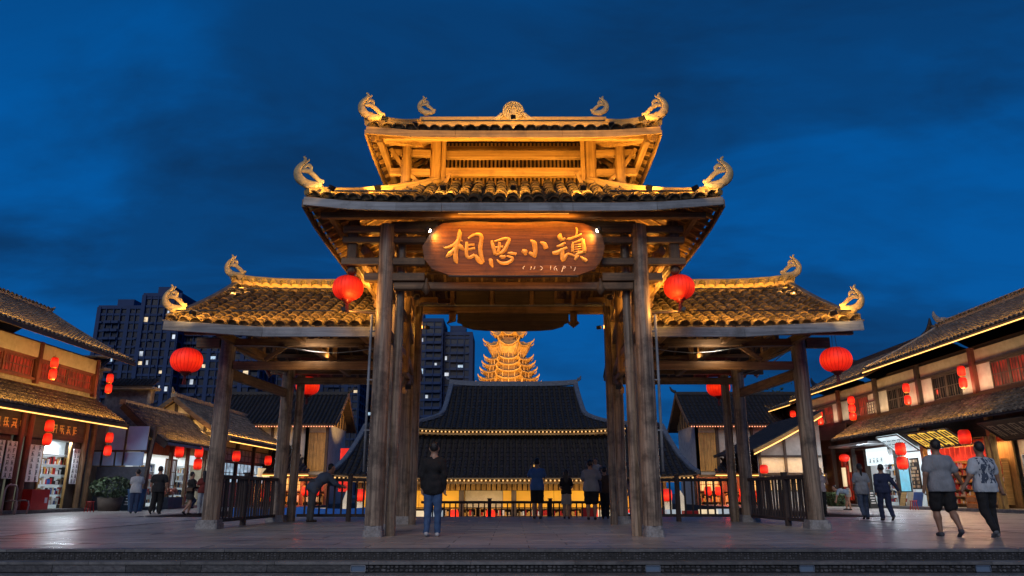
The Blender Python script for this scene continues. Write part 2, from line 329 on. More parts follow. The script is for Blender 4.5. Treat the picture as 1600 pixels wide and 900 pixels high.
def merged(name, bv, bf, frames, m, parent, kind='stuff', smooth=False):
    """many copies of one small shape joined into one mesh"""
    if not len(frames): return None
    off = RL[parent.name] if parent else Vector((0, 0, 0))
    F = np.array([[list(r) for r in f] for f in frames]); B = np.array(bv, dtype=float)
    V = np.einsum('nij,kj->nki', F[:, :3, :3], B) + F[:, None, :3, 3] - np.array(off)[None, None]
    n, k = len(F), len(B); V = V.reshape(-1, 3)
    me = bpy.data.meshes.new(name); me.vertices.add(n * k); me.vertices.foreach_set('co', V.ravel())
    ls = [len(f) for f in bf]; fl = np.array([i for f in bf for i in f]); tl = len(fl)
    me.loops.add(n * tl); me.loops.foreach_set('vertex_index', (fl[None, :] + (np.arange(n) * k)[:, None]).ravel())
    me.polygons.add(n * len(bf)); st = np.cumsum([0] + ls[:-1])
    me.polygons.foreach_set('loop_start', (st[None, :] + (np.arange(n) * tl)[:, None]).ravel())
    me.polygons.foreach_set('use_smooth', [smooth] * (n * len(bf)))
    me.materials.append(m); me.update(calc_edges=True); me.validate()
    o = bpy.data.objects.new(name, me); col.objects.link(o)
    if parent: o.parent = parent
    RL[o.name] = off.copy() if parent else Vector((0, 0, 0)); props(o, kind=kind); return o
def copytree(o, delta=None, parent=None, label=None, group=None, rotz=None, scale=None):
    c = o.copy(); col.objects.link(c); c.parent = parent
    if parent is None:
        if delta is not None: c.location = o.location + Vector(delta)
        if rotz is not None: c.rotation_euler = (0, 0, rotz)
        if scale is not None: c.scale = (scale,) * 3
        if label: c['label'] = label
        if group: c['group'] = group
    RL[c.name] = Vector(c.location) if parent is None else RL[parent.name]
    for ch in list(o.children): copytree(ch, parent=c)
    return c
def lamp(kind, name, loc, energy, color, to=None, size=0.3, size_y=None, parent=None, spot=70, blend=0.6):
    d = bpy.data.lights.new(name, kind); d.energy = energy; d.color = color
    if kind == 'AREA':
        d.size = size
        if size_y: d.shape = 'RECTANGLE'; d.size_y = size_y
    elif kind == 'SPOT': d.spot_size = R(spot); d.spot_blend = blend; d.shadow_soft_size = size
    else: d.shadow_soft_size = size
    o = bpy.data.objects.new(name, d); col.objects.link(o); o.location = loc
    if to is not None: o.rotation_euler = (Vector(to) - Vector(loc)).to_track_quat('-Z', 'Y').to_euler()
    if parent is not None:
        o.parent = parent; o.location = Vector(loc) - RL[parent.name]
    return o
WARM = (1.0, 0.56, 0.17); AMBER = (1.0, 0.47, 0.075); COOL = (0.78, 0.90, 1.0)

# ------------------------------------------------------------ tiled roof slopes
def tile_shape(r, l, n=5, thick=0.018, rim=True, up=0.022):
    """curved cover tile: lower end at y=0 wide, upper end narrower and lower so it slides under the next"""
    vs = []; fs = []
    def ring(y, rr, dz): return [(math.cos(math.pi * i / n) * rr, y, math.sin(math.pi * i / n) * rr * 0.92 + dz) for i in range(n + 1)]
    vs += ring(0, r, up); vs += ring(l * 1.08, r * 0.84, 0.0)
    fs += [(i, i + 1, n + 2 + i, n + 1 + i) for i in range(n)]
    if rim:
        b = len(vs); vs += ring(0, r, up); vs += ring(0.0, r - thick, up - thick * .3); vs += ring(0.12 * l, r - thick, up * .6)
        fs += [(b + i, b + n + 1 + i, b + n + 2 + i, b + i + 1) for i in range(n)]
        fs += [(b + n + 1 + i, b + 2 * n + 2 + i, b + 2 * n + 3 + i, b + n + 2 + i) for i in range(n)]
        vs.append((0, 0.12 * l, 0)); fs += [(b + 2 * n + 2 + i, len(vs) - 1, b + 2 * n + 3 + i) for i in range(n)]
    else:
        fs.append(tuple(range(n + 1))[::-1])
    return vs, fs
class Slope:
    def __init__(s, O, U, V, run, rise, s0, s1, t0=None, t1=None, sag=0.15, lift=0.0):
        s.O, s.U, s.V = Vector(O), Vector(U).normalized(), Vector(V).normalized(); s.run, s.rise, s.s0, s.s1 = run, rise, s0, s1
        s.t0 = s0 if t0 is None else t0; s.t1 = s1 if t1 is None else t1; s.sag, s.lift = sag, lift
        s.len = math.hypot(run, rise)
    def P(s, a, v, dz=0):
        m = (s.s0 + s.s1) / 2; h = (s.s1 - s.s0) / 2
        z = s.rise * (v * (1 - s.sag) + s.sag * v * v) + s.lift * min(1.2, abs((a - m) / h)) ** 5 * (1 - v)
        return s.O + s.U * a + s.V * (s.run * v) + Z * (z + dz)
    def vmax(s, a):
        v = 1.0
        if s.t0 > s.s0 + 1e-6: v = min(v, (a - s.s0) / (s.t0 - s.s0))
        if s.t1 < s.s1 - 1e-6: v = min(v, (s.s1 - a) / (s.s1 - s.t1))
        return max(0.0, v)
    def frames(s, pitch, course, rr, jit=0.012, off=0.0):
        out = []; n = max(1, round((s.s1 - s.s0) / pitch)); p = (s.s1 - s.s0) / n; dv = course / s.len
        for i in range(n):
            a = s.s0 + (i + .5) * p + rr.uniform(-jit, jit) * .5; vm = s.vmax(a); k = 0
            if off: a += off; 
            while k * dv < vm - 0.3 * dv:
                v0 = k * dv; q0 = s.P(a, v0); q1 = s.P(a, v0 + dv); d = (q1 - q0).normalized(); u = s.U
                n_ = u.cross(d)
                if n_.z < 0: n_ = -n_
                u = d.cross(n_)
                th = rr.gauss(0, .03); u2 = u * math.cos(th) + d * math.sin(th); d2 = d * math.cos(th) - u * math.sin(th)
                q0 = q0 + n_ * rr.uniform(0, jit * .6) + u * rr.uniform(-jit, jit) * .6
                Mx = Matrix((( u2.x, d2.x, n_.x, q0.x), (u2.y, d2.y, n_.y, q0.y), (u2.z, d2.z, n_.z, q0.z), (0, 0, 0, 1)))
                out.append((k, i, Mx)); k += 1
        return out
    def bed(s, mb, th=0.06, nu=16, nv=6, top=0, bot=1, dz=0.0):
        def g(u, v, z): return s.P((s.s0 * (1 - v) + s.t0 * v) * (1 - u) + (s.s1 * (1 - v) + s.t1 * v) * u, v, z + dz)
        for (z, mi) in ((0, top), (-th, bot)):
            mb.cm = mi
            vs = [g(i / nu, j / nv, z) for j in range(nv + 1) for i in range(nu + 1)]
            fs = [(j * (nu + 1) + i, j * (nu + 1) + i + 1, (j + 1) * (nu + 1) + i + 1, (j + 1) * (nu + 1) + i) for j in range(nv) for i in range(nu)]
            mb.add(vs, fs)
        mb.cm = bot
        for e in ('a', 'b', 'c'):
            n = nu if e == 'a' else nv
            for i in range(n):
                if e == 'a': q = [g(i / n, 0, 0), g((i + 1) / n, 0, 0), g((i + 1) / n, 0, -th), g(i / n, 0, -th)]
                else:
                    u = 0 if e == 'b' else 1
                    q = [g(u, i / n, 0), g(u, (i + 1) / n, 0), g(u, (i + 1) / n, -th), g(u, i / n, -th)]
                mb.add(q, [(0, 1, 2, 3)])
    def rafters(s, pitch, w, h, dz=-0.11, v0=-0.01, v1=1.0):
        out = []; n = max(1, round((s.s1 - s.s0) / pitch)); p = (s.s1 - s.s0) / n
        for i in range(n + 1):
            a = s.s0 + i * p; a = min(max(a, s.s0 + .06), s.s1 - .06); vm = min(v1, s.vmax(a))
            if vm > 0.12: out.append((s.P(a, v0, dz), s.P(a, vm, dz), w, h))
        return out
def roof_simple(S, parent, m_tile, pitch, course, r, rr, bedm=None, soff=None, jit=0.012, name='tile', rim=False, n=4, bedname='roof_bed'):
    mb = MB(); S.bed(mb); part(bedname, mb, [bedm or M['tile_bed'], soff or M['drkx']], parent)
    bv, bf = tile_shape(r, course, n=n, rim=rim)
    return merged(name, bv, bf, [f[2] for f in S.frames(pitch, course, rr, jit)], m_tile, parent, smooth=False)
def finial(mb, base, out, h, nrm=None):
    """curled dragon-fish ridge end: out = horizontal unit vector pointing away from the roof"""
    base = Vector(base); out = Vector(out).normalized(); nrm = out.cross(Z) if nrm is None else Vector(nrm)
    def q(a, b): return base + out * (a * h) + Z * (b * h)
    T = lambda pts, rad, ff=.55: mb.tube([q(*p) for p in pts], [x * h * 1.62 for x in rad], n=8, flat=nrm, ff=ff)
    T([(-.50, .04), (-.2, .0), (.12, .03), (.34, .2), (.42, .45), (.34, .68), (.2, .84), (.17, .98), (.24, 1.06)], [.05, .085, .105, .105, .085, .065, .05, .035, .02])
    T([(-.55, .15), (-.38, .17), (-.2, .34), (-.02, .48), (.12, .52), (.28, .5)], [.045, .055, .06, .06, .06, .05], .5)
    T([(-.02, .5), (-.06, .64), (.04, .74), (.16, .68), (.2, .56)], [.045, .045, .05, .045, .04], .45)
    T([(.18, .84), (.07, .9), (.02, .99)], [.035, .03, .015], .5)
    T([(-.36, -.02), (.0, -.08), (.14, -.06)], [.07, .085, .06], .8)
def person_dummy(): pass
# ============================================================ THE SETTING: ground, platform, steps
def paving(name, x0, x1, y0, y1, z, sx, sy, m, hole=None, stag=True, seed=1):
    """stone slabs with open joints, one low piece each, joined"""
    r = random.Random(seed); fr = []; y = y0; k = 0
    mb = MB()
    while y < y1 - .01:
        ye = min(y + sy, y1); x = x0 - (sx * .5 * (k % 2) if stag else 0)
        while x < x1 - .01:
            xa, xb = max(x, x0), min(x + sx, x1)
            if xb - xa > .05 and not (hole and hole(xa, xb, y, ye)):
                g = .007; zz = z + r.uniform(-.0015, .0015)
                a, b, c, d = xa + g, xb - g, y + g, ye - g
                t = [r.uniform(-.0012, .0012) for _ in range(4)]
                mb.add([(a, c, zz + t[0]), (b, c, zz + t[1]), (b, d, zz + t[2]), (a, d, zz + t[3]), (a, c, z - .012), (b, c, z - .012), (b, d, z - .012), (a, d, z - .012)],
                       [(0, 1, 2, 3), (0, 4, 5, 1), (1, 5, 6, 2), (2, 6, 7, 3), (3, 7, 4, 0)])
            x += sx
        y += sy; k += 1
    return solo(name, mb, m, kind='stuff', label='smooth worn paving slabs of the ' + name.replace('_paving', '').replace('_', ' '), cat='paving')

DL, DR = -9.8, 10.6        # drain slots either side of the platform
YF, YB = 11.6, 27.3        # platform front and back
STEP_N, RISE, TREAD = 5, 0.15, 0.30
# far ground sheet
mb = MB(); mb.bx(-1500, 1500, -60, 2500, -1.9, -1.62); solo('ground', mb, M['groundfar'], kind='structure')
mb = MB(); mb.bx(-60, 60, -40, YF - TREAD * (STEP_N - 1) + .01, -1.61, -RISE * STEP_N); solo('lower_plaza', mb, M['slab'], kind='structure')
# raised plaza: a bed under the slabs (platform, streets left and right)
mb = MB()
mb.bx(-60, 60, YF + .03, 27.27, -1.6, -.013)
mb.bx(-60, -13.0, 27.27, 90, -1.6, -.013); mb.bx(13.0, 60, 27.27, 90, -1.6, -.013)
solo('plaza_bed', mb, M['joint'], kind='structure')
paving('platform_paving', DL + .06, DR - .06, YF + .28, YB, 0, 1.25, .62, M['platform'], seed=2)
paving('left_street_paving', -19.4, DL - .06, YF + .28, 46, 0, .92, .5, M['street'], hole=lambda a, b, c, d: d > 27.3 and b > -13.0, seed=3)
paving('right_street_paving', DR + .06, 20.5, YF + .28, 60, 0, .92, .5, M['street'], hole=lambda a, b, c, d: d > 27.3 and a < 13.0, seed=4)
for sx in (DL, DR):
    mb = MB(); mb.bx(sx - .045, sx + .045, YF + .3, 27.2, -.03, -.011)
    solo('drain_slot', mb, M['black'], 'narrow dark drainage slot in the %s paving' % ('left' if sx < 0 else 'right'), 'drain')
# sunken court
mb = MB(); mb.bx(-12.99, 12.99, 27.5, 90, -1.62, -1.6); solo('court_floor', mb, M['slab'], kind='structure')
# edge slabs: every front edge stone of the platform is its own piece
def slab_row(name, y0, y1, z0, z1, x0, x1, L, parent, r):
    x = x0; me = {}
    while x < x1:
        l = L * r.uniform(.8, 1.2); xe = min(x + l, x1)
        mb = MB(); mb.beam((x + .003, (y0 + y1) / 2, (z0 + z1) / 2), (xe - .003, (y0 + y1) / 2, (z0 + z1) / 2), y1 - y0, z1 - z0, ch=.006)
        part(name, mb, M['slab'], parent); x = xe
r = random.Random(11)
stairs = root('stone_steps', 'broad dark stone steps with cobbled risers in front of the gateway', 'steps', (0, YF, 0)); stairs['kind'] = 'structure'; del stairs['category']
for k in range(STEP_N):
    ye = YF - TREAD * k
    zt = -RISE * k
    x1 = 10.5
    slab_row('step_slab', ye - .0, ye + TREAD - .0 if k else ye + .28, zt - .045, zt + (0 if k else 0.0), -x1, x1, 1.5, stairs, r)
    # core
    mb = MB(); mb.bx(-60, 60, ye + .035, ye + TREAD + .5, zt - RISE - .3, zt - .046); part('riser_core', mb, M['mortar'], stairs)
    # riser stones
    mb = MB(); x = -x1
    if k < 4:
        plain = -6.8 + r.uniform(-.5, .5) if k == 1 else (-99)
        if k == 1: plain = -3.4
        xs = -x1
        while xs < x1:
            if xs < plain:
                l = r.uniform(.8, 1.3)
                mb.beam((xs + .004, ye + .028, zt - RISE * .5 - .02), (xs + l - .004, ye + .028, zt - RISE * .5 - .02), .03, RISE - .05, ch=.006); xs += l
                continue
            rows = 3 if k == 0 else 2
            w = (.04 if k == 0 else .062); w = w * r.uniform(.75, 1.45)
            zc = zt - .048
            hs = [r.uniform(.7, 1.3) for _ in range(rows)]; t = sum(hs)
            for h in hs:
                h = h / t * (RISE - .052); xx = xs + r.uniform(-.008, .008); dep = r.uniform(.004, .02); g = .0045
                cxm, czm = xx + w / 2, zc - h / 2; n = 7; ph = r.uniform(0, 6)
                pa = []; pb = []
                for i in range(n):
                    a = ph + 6.2832 * i / n; q = r.uniform(.82, 1.12)
                    ca, sa = math.cos(a), math.sin(a); m_ = max(abs(ca), abs(sa)) ** .55
                    dx, dz = ca * (w / 2 - g) * q / m_, sa * (h / 2 - g) * q / m_
                    pa.append((cxm + dx, ye + .034, czm + dz)); pb.append((cxm + dx * .72, ye + .034 - dep, czm + dz * .72))
                mb.add(pa + pb, [(i, (i + 1) % n, (i + 1) % n + n, i + n) for i in range(n)] + [tuple(range(n, 2 * n))])
                zc -= h
            xs += w
        part('riser_stones', mb, M['cobble'], stairs, kind='stuff')
# small lights let into the second riser
for i, px in enumerate((560, 1020, 1260, 1535)):
    p = at(px, 883, YF - TREAD); p.z = -RISE * 1.5 - .02
    lb = ['far left', 'central', 'right of centre', 'far right'][i]
    t = root('step_light', 'small rectangular light set in the cobbled riser, the %s one of four' % ['leftmost', 'second', 'third', 'rightmost'][i], 'step light', p, 'lights in the steps')
    mb = MB(); mb.beam((p.x - .105, p.y + .01, p.z + .042), (p.x + .105, p.y + .01, p.z + .042), .045, .014, .003); mb.beam((p.x - .105, p.y + .01, p.z - .042), (p.x + .105, p.y + .01, p.z - .042), .045, .014, .003)
    mb.beam((p.x - .105, p.y + .01, p.z - .034), (p.x - .105, p.y + .01, p.z + .034), .014, .045, .003); mb.beam((p.x + .105, p.y + .01, p.z - .034), (p.x + .105, p.y + .01, p.z + .034), .014, .045, .003)
    part('frame', mb, M['metal'], t)
    mb = MB(); mb.bx(p.x - .1, p.x + .1, p.y + .008, p.y + .03, p.z - .036, p.z + .036); part('glass', mb, E['steplight'], t)
# ============================================================ THE GATEWAY
XC = .03
rg = random.Random(21)
gate = root('gateway', 'large three-tiered timber gateway with tiled roofs and curled ridge ends', 'gateway', (XC, 17.5, 0))
def col_base(x, y, w, h, c):
    mb = MB(); mb.beam((x, y, 0.0), (x, y, h * .62), w, w, .03, up=Vector((0, 1, 0))); mb.beam((x, y, h * .62), (x, y, h), w * .9, w * .9, .05, up=Vector((0, 1, 0)))
    part('stone_base', mb, M['base'], c)
def column(x, y, r0, r1, z1, base=.42, bh=.2, lean=0.0, m='colz', sq=False):
    mb = MB()
    if sq: mb.beam((x, y, bh if base else 0), (x + lean, y, z1), r0 * 2, r0 * 2, .03, up=Vector((0, 1, 0)))
    else: mb.cyl((x, y, bh if base else 0), (x + lean, y, z1), r0, r1, n=18, rings=8, wob=.035, rr=rg)
    c = part('column', mb, M[m], gate)
    if base: col_base(x, y, base, bh, c)
    return c
def gbeam(p0, p1, w, h, m='old', name='beam', par=None, ch=.015):
    d = Vector(p1) - Vector(p0); ax = 'x' if abs(d.x) >= max(abs(d.y), abs(d.z)) else ('y' if abs(d.y) >= abs(d.z) else 'z')
    mb = MB(); mb.beam(p0, p1, w, h, ch); return part(name, mb, M[m + ax], par or gate)
for s in (-1, 1):
    X = lambda x: XC + s * x
    column(X(2.68), 14.9, .185, .165, 6.32, .36, .2)
    column(X(2.40), 15.15, .10, .09, 6.3, 0)
    column(X(2.66 if s < 0 else 2.76), 16.3, .13, .13, 6.3, .28, .18)
    mb = MB(); mb.cyl((X(2.72), 18.1, 3.66), (X(2.72), 18.1, 6.35), .15, .15, 14, rings=4, wob=.03, rr=rg); part('hanging_post', mb, M['oldz'], gate); gbeam((X(2.69), 16.44, 3.80), (X(2.86), 20.79, 3.80), .12, .16)
    column(X(2.95 if s < 0 else 2.89), 21.0, .24, .22, 6.4, .56, .2)
    column(X(2.66), 20.4, .10, .10, 5.9, 0)
    column(X(7.08), 18.1, .195, .18, 4.5, .50, .2)
    column(X(6.83), 22.4, .19, .175, 4.6, .52, .19)
    column(X(6.50), 22.65, .13, .12, 4.3, 0)
    # hanging posts under the middle roof, with carved drop ends
    for (hx, hy) in ((3.42, 15.0), (3.42, 18.0), (3.42, 21.0)):
        mb = MB(); mb.beam((X(hx), hy, 5.48), (X(hx), hy, 6.42), .22, .22, .03, up=Vector((0, 1, 0)))
        mb.lathe((X(hx), hy, 5.25), [(.0, 0), (.07, .02), (.11, .09), (.07, .16), (.1, .2), (.1, .24)], 12)
        part('hanging_post', mb, M['oldz'], gate)
    # cross beams of the middle tier
    for y, zs in ((14.9, (6.22, 5.98, 5.50, 5.16)), (18.1, (6.25, 5.9)), (21.0, (6.25, 5.98))):
        for i, z in enumerate(zs):
            h = (.16, .14, .16, .18)[i]
            gbeam((X(3.62 if z > 5.3 else 3.12), y + .0, z), (X(1.86 if y < 15 else 2.2), y + .0, z), .15, h)
    for z, w in ((6.1, .17), (5.62, .17), (5.0, .2), (4.1, .18)):
        for (ya, yb) in ((15.08, 16.16), (16.44, 17.94), (18.26, 20.79)):
            gbeam((X(2.68), ya, z), (X(2.70 if yb < 20 else 2.9), yb, z), .13, w)
    for z in (6.2, 5.85, 5.56): gbeam((X(3.42), 15.12, z), (X(3.42), 20.88, z), .12, .16)
    gbeam((X(2.70), 18.3, 3.25), (X(2.86), 20.78, 3.95), .09, .16, name='brace')
    gbeam((X(2.68), 16.45, 4.6), (X(2.70), 17.95, 5.0), .08, .14, name='brace')
    for (ya, yb) in ((15.2, 16.2), (19.2, 20.9)):
        gbeam((X(3.42), ya, 5.55), (X(3.42), yb, 6.1), .07, .12, name='brace')
    # stout planks carved like clouds filling the middle tier sides
    for k, (ya, z) in enumerate(((15.3, 5.9), (16.6, 5.45), (18.6, 5.9), (19.7, 5.45))):
        gbeam((X(3.05), ya, z - .2), (X(3.38), ya + .5, z + .2), .05, .24, 'hon', name='bracket_board')
    # wing frame
    gbeam((X(2.89), 18.1, 4.40), (X(6.89), 18.1, 4.40), .16, .2); gbeam((X(7.27), 18.1, 4.40), (X(7.85), 18.1, 4.40), .16, .26)
    gbeam((X(2.89), 18.1, 3.83), (X(6.89), 18.1, 3.83), .16, .2)
    gbeam((X(3.1), 22.4, 4.08), (X(6.65), 22.4, 4.08), .15, .2)
    gbeam((X(3.1), 22.4, 4.62), (X(6.65), 22.4, 4.62), .15, .18)
    gbeam((X(7.06), 18.3, 3.66), (X(6.85), 22.2, 3.70), .12, .26)
    gbeam((X(7.06), 18.3, 4.42), (X(6.85), 22.2, 4.42), .12, .24)
    gbeam((X(7.0), 18.3, 5.0), (X(6.95), 22.0, 5.0), .12, .2)
    for xx in (3.6, 5.2, 6.95):
        gbeam((X(xx), 20.2, 4.5), (X(xx), 20.2, 6.0), .16, .16, name='king_post')
        gbeam((X(xx), 19.2, 4.55), (X(xx), 19.2, 5.75), .13, .13, name='post'); gbeam((X(xx), 21.3, 4.55), (X(xx), 21.3, 5.75), .13, .13, name='post')
        gbeam((X(xx), 17.1, 4.46), (X(xx), 23.3, 4.46), .13, .2)
        gbeam((X(xx), 19.0, 5.35), (X(xx), 21.4, 5.35), .11, .16)
    # back frame beam and drooping brackets of the bay
    gbeam((X(6.1), 18.0, 3.95), (X(5.6), 18.0, 4.3), .08, .12, name='brace')
    gbeam((X(3.3), 18.0, 3.95), (X(3.8), 18.0, 4.3), .08, .12, name='brace')
    # ---- wing roof
    a, b = (-7.95, -2.93) if s < 0 else (2.93, 7.95)
    wr = root_roof = part('roof', (lambda mb: (mb.bx(XC + a, XC + b, 20.17, 20.23, 6.0, 6.1), mb)[1])(MB()), M['oldx'], gate, 'sloping tiled wing roof on the %s' % ('left' if s < 0 else 'right'))
    SF = Slope((XC, 16.45, 4.46), (1, 0, 0), (0, 1, 0), 3.75, 1.84, a, b, sag=.16)
    SB = Slope((XC, 23.95, 4.46), (1, 0, 0), (0, -1, 0), 3.75, 1.84, a, b, sag=.16)
    # lift towards the outer end
    mid_ = (a + b) / 2
    def Pl(S):
        o = S.P
        def f(q, v, dz=0):
            e = max(0, (q - 5.0 * s) * s / 2.95) if True else 0
            return o(q, v, dz) + Z * (.16 * e ** 3)
        return f
    SF.P = Pl(SF); SB.P = Pl(SB)
    mb = MB(); SF.bed(mb, .05); SB.bed(mb, .05); part('tile_bed', mb, [M['tile_bed'], M['drkx']], wr)
    tv, tf = tile_shape(.125, .31, n=6, thick=.022)
    fr = SF.frames(.285, .31, rg, .022)
    near = [f for f in fr if f[0] < 6]; far = [f for f in fr if f[0] >= 6 and rg.random() > .008]
    if 'tile_me' not in globals():
        mbt = MB(); mbt.add(tv, tf, True); tile_me = mbt.mesh('tile', M['tile_gate'])
    for f in near: inst('tile', tile_me, wr, f[2])
    merged('tile_courses', tv, tf, [f[2] for f in far], M['tile_gate'], wr, smooth=True)
    bv, bf = tile_shape(.12, .5, n=4, rim=False)
    merged('back_tiles', bv, bf, [f[2] for f in SB.frames(.285, .5, rg)], M['tile'], wr)
    # eave drip tiles between the covers
    mb = MB(); n = 18; p_ = (b - a) / n
    for i in range(n + 1):
        q = a + i * p_; c = SF.P(min(max(q, a + .05), b - .05), 0, .0); w = .09; pts = [(c.x + w * math.cos(t), c.y - .05, c.z - .01 - .055 * math.sin(t)) for t in [math.pi * j / 6 for j in range(7)]]
        mb.prism(pts, (0, .16, .05))
    part('drip_tiles', mb, M['tile'], wr, kind='stuff')
    # ridge
    mb = MB(); xs = [a + (b - a) * i / 8 for i in range(9)]
    top = [SF.P(q, 1, .0) for q in xs]
    for i in range(8):
        p, q = top[i] + Vector((0, 0, .06)), top[i + 1] + Vector((0, 0, .06))
        mb.beam(p + Z * .05, q + Z * .05, .26, .15, .02); mb.beam(p + Z * .205, q + Z * .205, .17, .17, .02)
    part('ridge', mb, M['ridge'], wr)
    e = SF.P(b if s > 0 else a, 1, .37) + Vector((-s * .02, 0, 0))
    mb = MB(); finial(mb, e + Z * -.04, (s, 0, 0), .57, (0, 1, 0)); part('ridge_end', mb, M['finial'], wr)
    # verge ridge down the gable and its own curled end
    mb = MB(); ed = (b - .1 if s > 0 else a + .1)
    for i in range(6): mb.beam(SF.P(ed, i / 6, .1), SF.P(ed, (i + 1) / 6, .1), .17, .10, .02)
    part('verge_ridge', mb, M['tile'], wr)
    e = SF.P(ed, .03, .26) + Vector((-s * .02, 0, 0)); mb = MB(); finial(mb, e, Vector((s, -.05, 0)), .53, (0, 1, 0)); part('ridge_end', mb, M['finial'], wr)
    # fascia
    nb = 2; cuts = [a + .02, (a + b) / 2 + rg.uniform(-.4, .4), b - .02]
    for i in range(nb):
        p, q = SF.P(cuts[i] + .003, 0, -.15), SF.P(cuts[i + 1] - .003, 0, -.15); p.y -= .07; q.y -= .07
        gbeam(p, q, .05, .225, 'gry', 'fascia_board', wr, .008)
    for zq, yq in ((4.36, 17.0), (4.42, 23.4)): gbeam((XC + a + .25, yq, zq + .08), (XC + b, yq, zq + .08), .13, .13, name='purlin', par=wr)
    for v in (.33, .66): 
        for S in (SF, SB): gbeam(S.P(a + .2, v, -.2), S.P(b - .2, v, -.2), .12, .12, name='purlin', par=wr)
    for S in (SF, SB):
        for (p, q, w, h) in S.rafters(.42, .07, .08, -.1): gbeam(p, q, w, h, name='rafter', par=wr, ch=0)
    # barge board on the outer gable
    for S in (SF, SB):
        for i in range(4): 
            ee = (b - .03 if s > 0 else a + .03); mbq = MB(); mbq.beam(S.P(ee, i / 4, -.12), S.P(ee, (i + 1) / 4, -.12), .04, .2, .005); part('barge_board', mbq, M['gryy'], wr)
# ---- middle roof (hip skirt)
mr = part('roof', (lambda mb: (mb.bx(XC - 1.9, XC + 1.9, 16.3, 16.36, 7.7, 7.8), mb)[1])(MB()), M['oldx'], gate, 'middle hipped roof skirt over the signboard')
slopes = [Slope((XC, 14.02, 6.50), (1, 0, 0), (0, 1, 0), 2.45, 1.42, -4.22, 4.22, -1.8, 1.8, sag=.25, lift=.13),
          Slope((XC, 22.0, 6.50), (1, 0, 0), (0, -1, 0), 2.45, 1.42, -4.22, 4.22, -1.8, 1.8, sag=.25, lift=.13),
          Slope((XC - 4.22, 18.01, 6.50), (0, 1, 0), (1, 0, 0), 2.42, 1.42, -3.99, 3.99, -1.55, 1.55, sag=.25, lift=.13),
          Slope((XC + 4.22, 18.01, 6.50), (0, 1, 0), (-1, 0, 0), 2.42, 1.42, -3.99, 3.99, -1.55, 1.55, sag=.25, lift=.13)]
mb = MB()
for S in slopes: S.bed(mb, .05, nu=20)
part('tile_bed', mb, [M['tile_bed'], M['oldy']], mr)
fr = slopes[0].frames(.27, .3, rg, .03)
for f in fr:
    if f[0] < 1: inst('tile', tile_me, mr, f[2])
merged('tile_courses', tv, tf, [f[2] for f in fr if f[0] >= 1], M['tile_gate'], mr, smooth=True)
for S in slopes[1:]: merged('side_tiles', tv, tf, [f[2] for f in S.frames(.27, .3, rg, .02)], M['tile_gate'], mr)
cuts = [-4.25, -1.45, 1.2, 2.9, 4.25]
def fascia_run(S, cuts, dz, h, m, par, out):
    for i in range(len(cuts) - 1):
        n = max(1, int((cuts[i + 1] - cuts[i]) / .8)); mbq = MB()
        for j in range(n):
            a_, b_ = cuts[i] + (cuts[i + 1] - cuts[i]) * j / n, cuts[i] + (cuts[i + 1] - cuts[i]) * (j + 1) / n
            if j == 0: a_ += .004
            if j == n - 1: b_ -= .004
            mbq.beam(S.P(a_, 0, dz) + out, S.P(b_, 0, dz) + out, .05, h, 0 if n > 1 else .008)
        part('fascia_board', mbq, m, par)
fascia_run(slopes[0], cuts, -.135, .17, M['gryx'], mr, Vector((0, -.06, 0)))
fascia_run(slopes[1], [-4.2, 0, 4.2], -.135, .17, M['gryx'], mr, Vector((0, .06, 0)))
fascia_run(slopes[2], [-3.97, 0, 3.97], -.135, .17, M['oldy'], mr, Vector((-.06, 0, 0)))
fascia_run(slopes[3], [-3.97, 0, 3.97], -.135, .17, M['oldy'], mr, Vector((.06, 0, 0)))
for S in slopes:
    for (p, q, w, h) in S.rafters(.36, .07, .08, -.1): gbeam(p, q, w, h, 'hon', name='rafter', par=mr, ch=0)
for x0_, x1_, y_, z_ in ((-4.0, 4.0, 14.45, 6.37), (-3.6, 3.6, 15.0, 6.62), (-4, 4, 21.6, 6.37), (-3.6, 3.6, 21.0, 6.62)):
    gbeam((XC + x0_, y_, z_), (XC + x1_, y_, z_), .13, .14, name='purlin', par=mr)
for s in (-1, 1):
    gbeam((XC + s * 3.8, 14.5, 6.37), (XC + s * 3.8, 21.5, 6.37), .13, .14, name='purlin', par=mr)
    for k, (sy) in enumerate((14.02, 22.0)):
        d = 1 if sy < 18 else -1
        S = slopes[0] if sy < 18 else slopes[1]
        pts = []
        for i in range(9):
            v = i / 8; q = s * (4.22 * (1 - v) + 1.8 * v); pts.append(S.P(q, v, 0))
        mb = MB()
        for i in range(8): 
            mb.beam(pts[i] + Z * .10, pts[i + 1] + Z * .10, .20, .11, .02); mb.beam(pts[i] + Z * .19, pts[i + 1] + Z * .19, .12, .09, .02)
        part('hip_ridge', mb, M['ridge'], mr)
        mb = MB(); finial(mb, pts[0] + Vector((s * -.02, 0, .27)), Vector((s, -.25 * d, 0)), .56, (0, 1, 0)); part('ridge_end', mb, M['finial'], mr)
        gbeam(pts[0] + Vector((0, 0, -.15)), pts[7] + Vector((0, 0, -.17)), .14, .16, name='hip_rafter', par=mr)
